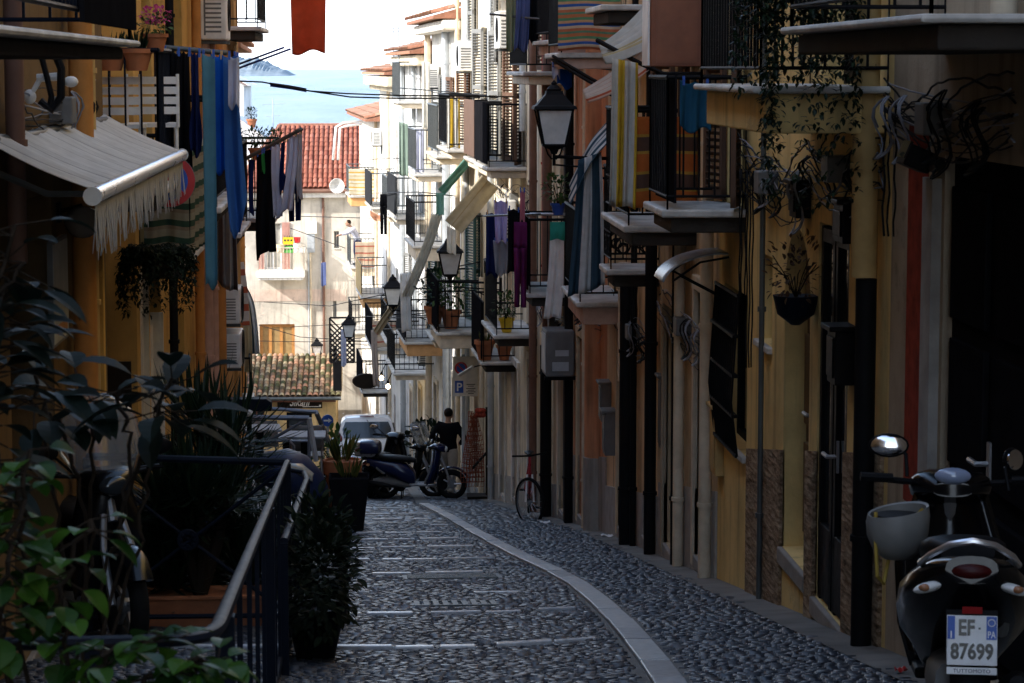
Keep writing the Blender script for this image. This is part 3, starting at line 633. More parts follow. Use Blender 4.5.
def ribbon(name, label, cat, mt, path, width, wdir, folds=3, amp=.03, group=None, nv=40, nu=22, sagk=0.0, widths=None):
    """awning cloth or curtain led along a path of 3-D points"""
    path = [Vector(p) for p in path]; wd = Vector(wdir).normalized(); seg = [0]
    for a, b in zip(path, path[1:]): seg.append(seg[-1] + (b - a).length)
    tot = seg[-1]
    def P(t):
        x = t * tot
        for i in range(len(path) - 1):
            if x <= seg[i + 1] + 1e-9:
                k = (x - seg[i]) / (seg[i + 1] - seg[i]); p0 = path[max(0, i - 1)]; p1, p2 = path[i], path[i + 1]; p3 = path[min(len(path) - 1, i + 2)]
                return .5 * ((2 * p1) + (p2 - p0) * k + (2 * p0 - 5 * p1 + 4 * p2 - p3) * k * k + (-p0 + 3 * p1 - 3 * p2 + p3) * k ** 3)
        return path[-1]
    def f(a, b):
        p = P(b); t = (P(min(1, b + .02)) - P(max(0, b - .02))).normalized(); n = t.cross(wd); n = n.normalized() if n.length > 1e-4 else Vector((1, 0, 0)); w_ = width if widths is None else table(widths, b)
        return (p + wd * (a - .5) * w_ + n * amp * math.sin(a * folds * 2 * PI + b * 1.5) - Vector((0, 0, sagk * math.sin(a * PI) * math.sin(b * PI))), (a * width, b * tot))
    m = M(); m.grid(f, nu, nv); c = min(path, key=lambda p: p.z); o = m.build(name, mt, None, smooth=True, solid=.006, loc=c, angle=1); return tag(o, label, cat, group)
def cable(label, paths, r=.012, mt=None, name='cable', cat='cable', group=None, sag=.0, n=5):
    m = M()
    for p in paths:
        pts = [Vector(q) for q in p]
        if len(pts) == 2: a, b = pts; pts = [lerp(a, b, i / 14) - Vector((0, 0, sag * 4 * (i / 14) * (1 - i / 14))) for i in range(15)]
        m.tube(pts, r, n)
    c = Vector(m.v[0]); o = m.build(name, mt or MT['cable'], None, smooth=True, loc=c, angle=1); return tag(o, label, cat, group)
def tangle(label, H, u0, u1, z, nstr=9, spread=.25, seed=0, loops=3, drops=()):
    R_ = random.Random(seed); m = M(); m2 = M()
    for i in range(nstr):
        ph = R_.uniform(0, 6); off = R_.uniform(-spread, spread) * .5; pts = []; k = 22; am = R_.uniform(.02, spread * .5)
        for j in range(k + 1):
            t = j / k; pts.append(H.world(lerp(u0, u1, t), .05 + R_.uniform(0, .015) + .02 * math.sin(ph + t * 7), z + off + am * math.sin(ph + t * R_.uniform(5.6, 6.2)) - .10 * math.sin(t * PI)))
        (m if i % 4 else m2).tube(pts, R_.uniform(.003, .007), 5)
    for i in range(loops):
        uc = R_.uniform(min(u0, u1) + .1, max(u0, u1) - .1); rr = R_.uniform(.10, .22); pts = [H.world(uc + rr * math.cos(t * .33) * .8 + .002 * t, .10 + .03 * math.sin(t), z - .12 + rr * math.sin(t * .33)) for t in range(0, 36)]; (m if i % 3 else m2).tube(pts, .0055, 5)
    for (u, zz) in drops:
        for q in range(3):
            o = R_.uniform(-.05, .05); pts = [H.world(u + o + .03 * math.sin(t * 1.7 + q), .05 + .02 * q, lerp(z, zz, t / 9)) for t in range(10)]; m.tube(pts, .006, 5)
    c = H.world((u0 + u1) / 2, 0, z); r = thing('cable_bundle', label, 'cables', c)
    for mm, mt in ((m, MT['cable']), (m2, MT['greycable'])):
        if mm.v: mm.v = [tuple(Vector(v) - c) for v in mm.v]; mm.build('wire', mt, r, smooth=True, angle=1)
    bx = M(); u = lerp(u0, u1, .45); P = H.world(u, .07, z - .05) - c; bx.obox(P, (.14, .22, .16), (0, 0, H.rz + PI / 2)); bx.build('junction_box', MT['greyplastic'], r, bevel=.01); return r
def foliage(m, c, rad, n, L, Wd, seed=0, up=.4, hollow=.35):
    R_ = random.Random(seed)
    for _ in range(n):
        while True:
            p = Vector((R_.uniform(-1, 1), R_.uniform(-1, 1), R_.uniform(-1, 1)))
            if hollow < p.length < 1: break
        out = p.normalized(); q = Vector((p.x * rad[0], p.y * rad[1], p.z * rad[2])) + Vector(c); d = (out + Vector((R_.uniform(-.6, .6), R_.uniform(-.6, .6), R_.uniform(-.5, .5) + up * .3))).normalized(); l = L * R_.uniform(.6, 1.25)
        m.leaf(q, d, (R_.uniform(-.4, .4), R_.uniform(-.4, .4), 1), l, Wd * l / L, R_.uniform(.0, .25))
def pot(label, P, r=.14, h=.24, plant='bush', mt=None, cat='potted plant', name='potted_plant', seed=1, group=None, size=1.0, leafmt=None, square=False):
    P = Vector(P); t = thing(name, label, cat, P, 0, group); m = M()
    if square:
        q = lambda rr, z: [(sx * rr, sy * rr, z) for sx, sy in ((-1, -1), (1, -1), (1, 1), (-1, 1))]; m.loft([q(r * .68, 0), q(r, h), q(r * .9, h), q(r * .88, h - .06)]); m.build('pot', mt or MT['terracotta'], t, bevel=.01)
    else:
        m.lathe([(r * .62, 0), (r * .92, h * .8), (r * 1.05, h * .8), (r * 1.05, h), (r * .92, h), (r * .9, h - .03), (.01, h - .03)], 18); m.build('pot', mt or MT['terracotta'], t, smooth=True)
    m = M(); R_ = random.Random(seed)
    if plant == 'bush':
        for i in range(7): a = R_.uniform(0, 6.28); m.tube([(0, 0, h - .03), (.06 * math.cos(a), .06 * math.sin(a), h + .12 * size), (.14 * size * math.cos(a), .14 * size * math.sin(a), h + .25 * size)], .005, 4)
        mm = M(); foliage(mm, (0, 0, h + .2 * size), (.2 * size, .2 * size, .2 * size), 140, .07 * size, .035 * size, seed, hollow=.1); mm.build('foliage', leafmt or LF['mid'], t)
        m.build('stem', LF['bark'], t)
    elif plant == 'flowers':
        mm = M(); foliage(mm, (0, 0, h + .1 * size), (.2 * size, .2 * size, .13 * size), 110, .07 * size, .04 * size, seed, hollow=.1); mm.build('foliage', leafmt or LF['mid'], t)
        mm = M(); foliage(mm, (0, 0, h + .22 * size), (.19 * size, .19 * size, .1 * size), 130, .045 * size, .045 * size, seed + 1, hollow=.2); mm.build('blossom', LF['pinkf'], t)
    elif plant == 'spike':
        mm = M()
        for i in range(46):
            a = R_.uniform(0, 6.28); tl = R_.uniform(.05, .35); l = size * R_.uniform(.25, .6); tl *= 1.5; d = Vector((math.cos(a) * tl, math.sin(a) * tl, 1)); p = Vector((math.cos(a) * r * .35, math.sin(a) * r * .35, h - .02)); mm.leaf(p, d, (math.cos(a + 1.2), math.sin(a + 1.2), .1), l, .05 * size, .05)
        mm.build('foliage', leafmt or LF['snake'], t)
    elif plant == 'trail':
        mm = M()
        for i in range(48):
            a = R_.uniform(0, 6.28); pts = []; l = size * R_.uniform(.3, 1.0)
            for k in range(14): tt = k / 13; pts.append(Vector((math.cos(a) * (r + .12 * math.sin(tt * 2)), math.sin(a) * (r + .12 * math.sin(tt * 2)), h + .1 * math.sin(tt * PI) - l * tt)))
            for p in pts:
                for _ in range(5): mm.leaf(p + Vector((R_.uniform(-.03, .03), R_.uniform(-.03, .03), R_.uniform(-.03, .03))), (R_.uniform(-1, 1), R_.uniform(-1, 1), R_.uniform(-1.2, .2)), (0, 0, 1), .048, .022, .1)
        mm.build('foliage', leafmt or LF['dark'], t)
    return t
# ---- two-wheelers ------------------------------------------------
def wheel(r, x, R=.29, rr=.055, rim=None, spokes=5):
    m = M(); m.torus(R - .075, .016, (0, 0, 0), 'y', 32, 8, flat=2.2); m.lathe([(.001, -.045), (.05, -.045), (.05, .045), (.001, .045)], 14, axis='y')
    for i in range(spokes):
        a = 2 * PI * i / spokes; m.tube([(.03 * math.cos(a), 0, .03 * math.sin(a)), ((R - .08) * math.cos(a + .12), 0, (R - .08) * math.sin(a + .12))], [.02, .014], 6)
    o = m.build('wheel', rim or MT['steel'], r, smooth=True); o.location = (x, 0, R)
    m = M(); m.torus(R - rr, rr, (0, 0, 0), 'y', 40, 10); t = m.build('tyre', MT['rubber'], o, smooth=True, angle=1)
    m = M(); m.torus(.09, .006, (0, .06, 0), 'y', 24, 6, flat=.4); m.lathe([(.04, .055), (.095, .056), (.095, .06), (.04, .061)], 24, axis='y'); m.build('brake_disc', MT['steel'], o); return o
def ring_sec(x, y, z, ry, rz, n=16, p=2.6, tilt=0):
    out = []
    for j in range(n):
        a = 2 * PI * j / n; c, s = math.cos(a), math.sin(a); yy = ry * (abs(c) ** (2 / p)) * (1 if c >= 0 else -1); zz = rz * (abs(s) ** (2 / p)) * (1 if s >= 0 else -1); out.append((x + tilt * zz, y + yy, z + zz))
    return out
def scooter(label, P, rz, paint, seatmt=None, topcase=None, screen=False, lean=0, plate=False, group='parked scooters and motorbikes', shield_inner=None, mirrors=True, mirror_y=.33, slope=0, light='front', tail_w=1.0, cowl=False):
    r = thing('scooter', label, 'scooter', P, rz, group); r.rotation_euler = (lean, slope, rz); seatmt = seatmt or MT['seat']
    wheel(r, .66); wheel(r, -.62)
    m = M(); m.loft([ring_sec(-.98, 0, .74, .07 * tail_w, .05), ring_sec(-.90, 0, .70, .13 * tail_w, .09), ring_sec(-.70, 0, .64, .17 * tail_w, .13), ring_sec(-.45, 0, .58, .185 * tail_w, .17), ring_sec(-.22, 0, .50, .18, .2), ring_sec(-.08, 0, .42, .15, .16), ring_sec(-.04, 0, .40, .12, .1)]); m.build('rear_body', paint, r, smooth=True)
    m = M()      # leg shield: curved board
    def ls(a, b):
        u = a * 2 - 1; z = lerp(.30, .98, b); wdt = table([(0, .15), (.25, .2), (.6, .21), (1, .13)], b); x = .28 + .16 * b ** 1.2 - .10 * u * u + .06 * math.sin(b * PI); return ((x, u * wdt, z), (a, b))
    m.grid(ls, 12, 12); m.build('leg_shield', paint, r, smooth=True, solid=.05)
    if shield_inner:
        m = M(); m.grid(lambda a, b: ((ls(a, b)[0][0] - .05, ls(a, b)[0][1] * .88, ls(a, b)[0][2] * .97 + .01), (a, b)), 10, 10); m.build('inner_shield', shield_inner, r, smooth=True, solid=.02)
    m = M(); m.box(-.14, -.16, .27, .33, .16, .315); m.build('floorboard', shield_inner or MT['blackplastic'], r, bevel=.012)
    m = M(); m.loft([ring_sec(-.74, 0, .79, .10, .04), ring_sec(-.66, 0, .80, .15, .055), ring_sec(-.40, 0, .785, .165, .06), ring_sec(-.15, 0, .765, .14, .055), ring_sec(-.02, 0, .735, .09, .04)]); m.build('saddle', seatmt, r, smooth=True)
    m = M(); m.torus(.335, .02, (.66, 0, .29), 'y', 14, 8, math.radians(28), math.radians(165), flat=3.6); m.build('front_fender', paint, r, smooth=True)
    m = M(); m.torus(.33, .016, (-.62, 0, .29), 'y', 12, 8, math.radians(70), math.radians(190), flat=4.5); m.build('rear_fender', MT['blackplastic'], r, smooth=True)
    m = M()
    for y in (-.085, .085): m.tube([(.66, y, .29), (.54, y, .62), (.46, y * .6, .80)], .022, 8)
    m.tube([(.48, 0, .76), (.40, 0, 1.0)], .03, 8); m.build('fork', MT['steel'], r, smooth=True)
    m = M(); m.loft([ring_sec(.24, 0, 1.0, .08, .03), ring_sec(.31, 0, 1.02, .16, .055), ring_sec(.42, 0, 1.01, .17, .075), ring_sec(.52, 0, .98, .12, .07), ring_sec(.56, 0, .965, .07, .045)]); m.build('headset', paint, r, smooth=True)
    m = M(); m.ell((.535, 0, .97), (.045, .10, .06)); m.build('headlight', MT['frosted'] if light == 'front' else MT['glass'], r, smooth=True)
    m = M(); m.tube([(.27, -.36, 1.045), (.33, -.2, 1.03), (.36, 0, 1.02), (.33, .2, 1.03), (.27, .36, 1.045)], .013, 8)
    for y in (-1, 1): m.tube([(.285, y * .24, 1.042), (.265, y * .37, 1.046)], .019, 8); m.tube([(.33, y * .27, 1.05), (.38, y * .36, 1.05)], .007, 5)
    m.build('handlebar', MT['blackplastic'], r, smooth=True)
    if mirrors:
        for y in (-1, 1):
            m = M(); m.tube([(.32, y * .18, 1.05), (.34, y * (mirror_y - .05), 1.14), (.33, y * mirror_y, 1.18)], .008, 6); m.ell((.34, y * (mirror_y + .02), 1.175), (.02, .085, .05)); tw = Matrix.Translation((.34, y * mirror_y, -.05)) @ Matrix.Rotation(math.radians(62), 4, 'Z') @ Matrix.Translation((-.34, -y * mirror_y, 0)) if plate and y < 0 else Matrix.Identity(4); m.xform(tw); q = m.build('mirror', MT['blackplastic'], r, smooth=True)
            m = M(); m.ell((.326, y * (mirror_y + .02), 1.175), (.012, .076, .042)); m.xform(tw); m.build('mirror_glass', MT['chrome'], q, smooth=True)
    m = M(); m.ell((-.965, 0, .735), (.03, .085, .032)); m.build('tail_light', mat('dark_red_lens', (.05, .004, .004), .35, spec=.2) if plate else MT['redlens'], r, smooth=True)
    for y in (-1, 1): m = M(); m.ell((-.93, y * .15, .685), (.035, .055, .02)); m.v = [(a_, b_, c_ + abs(b_ - y * .10) * -.25) for a_, b_, c_ in m.v]; q_ = m.build('indicator', MT['frosted'] if plate else MT['orange'], r, smooth=True); m = M(); m.ell((-.955, y * .165, .672), (.016, .022, .014)); m.build('indicator_bulb', MT['orange'], q_, smooth=True); 
    m = M(); m.loft([ring_sec(-.85, .02, .32, .10, .09), ring_sec(-.5, .02, .32, .12, .11), ring_sec(-.25, 0, .30, .12, .09), ring_sec(-.12, 0, .28, .08, .05)]); m.tube([(-.62, -.13, .5), (-.78, -.14, .62)], .03, 8); m.build('engine', MT['greyplastic'], r, smooth=True)
    m = M(); m.tube([(-.25, -.13, .24), (-.5, -.16, .27), (-.65, -.17, .29), (-.88, -.17, .33), (-.92, -.17, .335)], [.02, .03, .055, .05, .03], 10); m.build('exhaust', MT['blackplastic'], r, smooth=True)
    m = M()
    for y in (-1, 1): m.tube([(-.28, y * .1, .27), (-.30, y * .16, .0)], .013, 6)
    m.tube([(-.30, -.16, .012), (-.30, .16, .012)], .012, 6); m.build('stand', MT['iron'], r)
    if topcase is not None:
        m = M(); m.loft([ring_sec(-1.12, 0, .99, .12, .07, p=4), ring_sec(-1.08, 0, .99, .19, .125, p=4), ring_sec(-.85, 0, 1.0, .2, .14, p=4), ring_sec(-.74, 0, .99, .18, .12, p=4), ring_sec(-.71, 0, .98, .12, .07, p=4)]); tcb = m.build('top_case', topcase, r, smooth=True)
        m = M(); m.box(-1.0, -.1, .80, -.76, .1, .87); m.build('rack', MT['iron'], tcb); m = M(); m.box(-1.13, -.15, .96, -1.105, .15, 1.0); m.build('reflector', MT['redlens'], tcb)
    else:
        m = M(); m.tube([(-.60, -.16, .75), (-.85, -.175, .755), (-.95, -.145, .79), (-1.01, -.08, .83), (-1.02, 0, .845), (-1.01, .08, .83), (-.95, .145, .79), (-.85, .175, .755), (-.60, .16, .75)], .013, 8); m.build('grab_rail', MT['alu'], r, smooth=True)
    if cowl:
        m = M(); m.loft([ring_sec(.14, 0, .97, .20, .06), ring_sec(.26, 0, .98, .27, .13), ring_sec(.42, 0, .95, .29, .19), ring_sec(.58, 0, .88, .27, .20), ring_sec(.70, 0, .80, .20, .15), ring_sec(.76, 0, .76, .10, .07)]); m.build('front_cowl', paint, r, smooth=True); m = M(); m.loft([ring_sec(.47, -.17, 1.03, .09, .035), ring_sec(.58, -.18, 1.0, .10, .05), ring_sec(.67, -.16, .93, .07, .035)]); m.build('headlamp_lens', mat('smoked_lens', (.30, .30, .26), .12), r, smooth=True)
    if screen:
        m = M(); m.grid(lambda a, b: ((.50 - .16 * b - .12 * (2 * a - 1) ** 2, (2 * a - 1) * table([(0, .16), (.4, .27), (.8, .24), (1, .12)], b), 1.0 + .48 * b + .03 * (1 - (2 * a - 1) ** 2) * b), (a, b)), 14, 12); m.build('windscreen', clear('clear_screen'), r, smooth=True, solid=.004)
    m = M(); m.box(-1.02, -.09, .43, -.99, .09, .60); m.tube([(-.85, 0, .58), (-1.0, 0, .56)], .02, 6); m.build('plate_bracket', MT['blackplastic'], r)
    if plate:
        m = M(); m.ell((.245, 0, 1.055), (.035, .075, .035)); m.build('instrument_glass', mat('instrument_glass', (.25, .30, .42), .08, spec=1.0), r, smooth=True); pl = M(); pl.box(-1.028, -.0885, .44, -1.022, .0885, .6165); p = pl.build('number_plate', MT['white'], r, bevel=.003); p.location.z = -.035  # dial glass: pale blue base colour stands in for reflected sky
        B = lambda y, z: Matrix(((0, 0, -1, -1.0295), (-1, 0, 0, y), (0, 1, 0, z), (0, 0, 0, 1)))
        m = M(); m.box(-1.0293, .060, .5325, -1.0285, .086, .614); m.build('plate_blue_band', MT['blue'], p); m = M(); m.box(-1.0293, -.086, .5325, -1.0285, -.050, .614); m.build('plate_blue_band', MT['blue'], p)
        m = M(); add_text(m, 'EF', .078, B(.020, .571), wide=.056, bold=.0025); add_text(m, '87699', .076, B(.0, .487), wide=.15, bold=.0025); m.box(-1.0293, -.030, .568, -1.0286, -.022, .575); m.build('plate_lettering', MT['black'], p)
        m = M(); add_text(m, 'I', .034, B(.073, .547), bold=.0006); add_text(m, 'PA', .034, B(-.068, .549), wide=.028, bold=.0006); m.torus(.012, .0018, (-1.030, -.068, .592), 'x', 18, 5); m.build('plate_band_lettering', MT['white'], p)
        m = M(); m.box(-1.030, -.088, .408, -1.022, .088, .433); q = m.build('dealer_strip', MT['white'], p, bevel=.002); m = M(); add_text(m, 'TUTTOMOTO', .018, B(0, .4205) @ Matrix.Translation((0, 0, .001)), wide=.13); m.build('dealer_lettering', MT['navy'], q)
        m = M(); m.box(-1.03, -.035, .588, -1.02, .035, .612); m.build('reflector', mat('red_reflector', (.25, .01, .01), .6, spec=.1), r)
    return r
def bicycle(label, P, rz, steer=0.6):
    r = thing('bicycle', label, 'bicycle', P, rz); R = .34
    for x, st in ((.54, steer), (-.52, 0)):
        m = M(); m.torus(R - .03, .010, (0, 0, 0), 'y', 36, 6, flat=1.5); m.lathe([(.02, -.04), (.02, .04)], 8, axis='y')
        for i in range(20): a = 2 * PI * i / 20; m.tube([(.02 * math.cos(a), .02 * (-1) ** i, .02 * math.sin(a)), ((R - .03) * math.cos(a + .15), 0, (R - .03) * math.sin(a + .15))], .0016, 3)
        o = m.build('wheel', MT['steel'], r, smooth=True); o.location = (x, 0, R); o.rotation_euler = (0, 0, st)
        m = M(); m.torus(R - .012, .024, (0, 0, 0), 'y', 40, 8); m.build('tyre', MT['rubber'], o, smooth=True, angle=1)
    m = M(); hd = (.40, 0, .86); bb = (-.08, 0, .28); st_ = (-.22, 0, .78)
    for a, b in ((hd, bb), (hd, st_), (st_, bb), (bb, (-.52, .06, R)), (bb, (-.52, -.06, R)), (st_, (-.52, .06, R)), (st_, (-.52, -.06, R))): m.tube([a, b], .017, 8)
    m.tube([(.44, 0, .72), (.385, 0, .98)], .02, 8); m.build('frame', mat('red_white_frame', (.42, .03, .04), .3), r, smooth=True)
    c, s = math.cos(steer), math.sin(steer); m = M()
    for y in (-.06, .06): m.tube([(.54 - y * s * .5, y, R), (.44, y * .6, .72)], .014, 6)
    m.build('fork', MT['white'], r, smooth=True); m = M(); m.tube([(.38 + .3 * s, -.3 * c, 1.0), (.40, 0, .98), (.38 - .3 * s, .3 * c, 1.0)], .014, 8); m.build('handlebar', MT['blackplastic'], r, smooth=True)
    m = M(); m.loft([ring_sec(-.36, 0, .92, .07, .025), ring_sec(-.25, 0, .925, .06, .025), ring_sec(-.10, 0, .915, .02, .015)]); m.tube([(-.22, 0, .78), (-.245, 0, .91)], .013, 6); m.build('saddle', MT['seat'], r, smooth=True)
    m = M(); m.torus(.09, .006, bb, 'y', 24, 6)
    for sg in (-1, 1): m.tube([bb, (bb[0] + sg * .12, sg * .07, bb[2] - sg * .11)], .009, 5); m.box(bb[0] + sg * .12 - .04, sg * .07, bb[2] - sg * .11 - .01, bb[0] + sg * .12 + .04, sg * .15, bb[2] - sg * .11 + .01)
    m.build('crank', MT['iron'], r); return r
# ---- people --------------------------------------------------------
def fused(name, m, mt, parent, vox=.016, smooth=4):
    """overlapping limbs fused by a voxel remesh into ONE continuous surface"""
    o = m.build(name, mt, parent, smooth=True, angle=1); r = o.modifiers.new('fuse', 'REMESH'); r.mode = 'VOXEL'; r.voxel_size = vox; r.use_smooth_shade = True
    q = o.modifiers.new('soft', 'SMOOTH'); q.iterations = smooth; q.factor = .5; return o
def person(label, P, rz, H, top, legs, hair, skin, joints=None, group=None, vox=.016):
    """local +x is forward; joints may override named joints (for a body 1.75 m tall)"""
    r = thing('person', label, 'person', P, rz, group); k = H / 1.75
    J = dict(pel=(0, 0, .93), waist=(0, 0, 1.08), chest=(.0, 0, 1.30), neck=(.0, 0, 1.47), head1=(.04, 0, 1.60), shL=(0, .165, 1.40), elL=(-.04, .27, 1.14), wrL=(.10, .22, .93), haL=(.14, .20, .86), shR=(0, -.165, 1.40), elR=(-.06, -.27, 1.15), wrR=(.08, -.24, .95), haR=(.12, -.23, .88), hiL=(0, .09, .90), knL=(.16, .10, .50), anL=(.06, .10, .09), toL=(.2, .11, .04), hiR=(0, -.09, .90), knR=(-.02, -.10, .49), anR=(-.22, -.10, .10), toR=(-.09, -.11, .04)); J.update(joints or {})
    V = {n: Vector(c) * k for n, c in J.items()}
    def torso(m, e):
        A = [V['pel'] - Vector((0, 0, .06 * k)), V['pel'] + Vector((0, 0, .04 * k)), V['waist'], V['waist'].lerp(V['chest'], .55), V['chest'], V['chest'].lerp(V['neck'], .55), V['chest'].lerp(V['neck'], .8)]
        m.loft([ring_sec(p.x, p.y, 0, 1, 1) and [(p.x + (a + e) * k * math.cos(t * PI / 9), p.y + (b + e) * k * math.sin(t * PI / 9), p.z) for t in range(18)] for p, a, b in zip(A, (.10, .115, .105, .115, .12, .11, .07), (.155, .165, .145, .165, .185, .185, .10))])
    def arm(m, s_, e, hand=False):
        m.tube([V['chest'].lerp(V['sh' + s_], .6), V['sh' + s_], V['sh' + s_].lerp(V['el' + s_], .5), V['el' + s_], V['el' + s_].lerp(V['wr' + s_], .6), V['wr' + s_]], [(.07 + e) * k, (.062 + e) * k, (.05 + e) * k, (.043 + e) * k, (.038 + e) * k, (.028 + e) * k], 12)
        if hand:
            w_, h = V['wr' + s_], V['ha' + s_]; d = (h - w_).normalized(); sd = d.cross(Vector((1, 0, 0) if abs(d.x) < .8 else (0, 0, 1))).normalized(); m.tube([w_, w_.lerp(h, .5), h], [.026 * k, .036 * k, .034 * k], 10)
            for f_ in range(4): b0 = h + sd * ((f_ - 1.5) * .019 * k); m.tube([b0, b0 + d * (.045 - .004 * abs(f_ - 1)) * k, b0 + d * .065 * k + Vector((0, 0, -.025 * k))], [.010 * k, .009 * k, .007 * k], 6)
            m.tube([w_.lerp(h, .35) + sd * .03 * k, h + sd * .055 * k, h + sd * .05 * k + d * .03 * k], [.012 * k, .011 * k, .008 * k], 6)
    def leg(m, s_, e): m.tube([V['pel'].lerp(V['hi' + s_], .7), V['hi' + s_] + Vector((0, 0, -.06 * k)), V['hi' + s_].lerp(V['kn' + s_], .5), V['kn' + s_], V['kn' + s_].lerp(V['an' + s_], .35), V['an' + s_]], [(.10 + e) * k, (.092 + e) * k, (.078 + e) * k, (.058 + e) * k, (.056 + e) * k, (.04 + e) * k], 12)
    h = V['head1']; m = M(); torso(m, -.01)
    for s_ in 'LR': arm(m, s_, 0, True); leg(m, s_, 0); m.tube([V['an' + s_] + Vector((-.04 * k, 0, -.03 * k)), V['to' + s_]], [.04 * k, .03 * k], 8)
    m.tube([V['chest'].lerp(V['neck'], .5), V['neck'], h - Vector((.01, 0, .04)) * k], [.07 * k, .055 * k, .055 * k], 12); m.ell(h, (.098 * k, .076 * k, .115 * k)); m.ell(h + Vector((.035, 0, -.065)) * k, (.055 * k, .05 * k, .05 * k)); m.ell(h + Vector((.098, 0, -.02)) * k, (.022 * k, .016 * k, .024 * k), 10, 7)
    for y in (-1, 1): m.ell(h + Vector((-.005, y * .078, -.015)) * k, (.024 * k, .014 * k, .034 * k), 10, 7)
    fused('body', m, skin, r, vox * .8, 2)
    m = M(); torso(m, .018)
    for s_ in 'LR': arm(m, s_, .017)
    m.tube([V['chest'].lerp(V['neck'], .7), V['neck'] - Vector((0, 0, .03 * k))], [.09 * k, .072 * k], 12); fused('jacket', m, top, r, vox)
    m = M(); m.ell(V['pel'], (.125 * k, .165 * k, .11 * k)); leg(m, 'L', .022); leg(m, 'R', .022); fused('trousers', m, legs, r, vox)
    m = M(); m.ell(h + Vector((-.022, 0, .032)) * k, (.098 * k, .088 * k, .098 * k)); m.build('hair', hair, r, smooth=True)
    m = M()
    for y in (-1, 1): m.ell(h + Vector((.086, y * .032, .005)) * k, (.01 * k, .012 * k, .007 * k), 8, 6)
    m.build('eyes', MT['black'], r, smooth=True); m = M(); m.ell(h + Vector((.088, 0, -.062)) * k, (.008 * k, .024 * k, .006 * k), 8, 6); m.build('mouth', MT['redpaint'], r, smooth=True)
    for n, a in (('anL', 'toL'), ('anR', 'toR')): m = M(); A, B = V[n], V[a]; m.tube([A + Vector((-.05 * k, 0, -.03 * k)), A.lerp(B, .4) + Vector((0, 0, -.01)), B + Vector((.03 * k, 0, -.005))], [.045 * k, .05 * k, .04 * k], 10); m.build('shoe', MT['seat'], r, smooth=True)
    return r
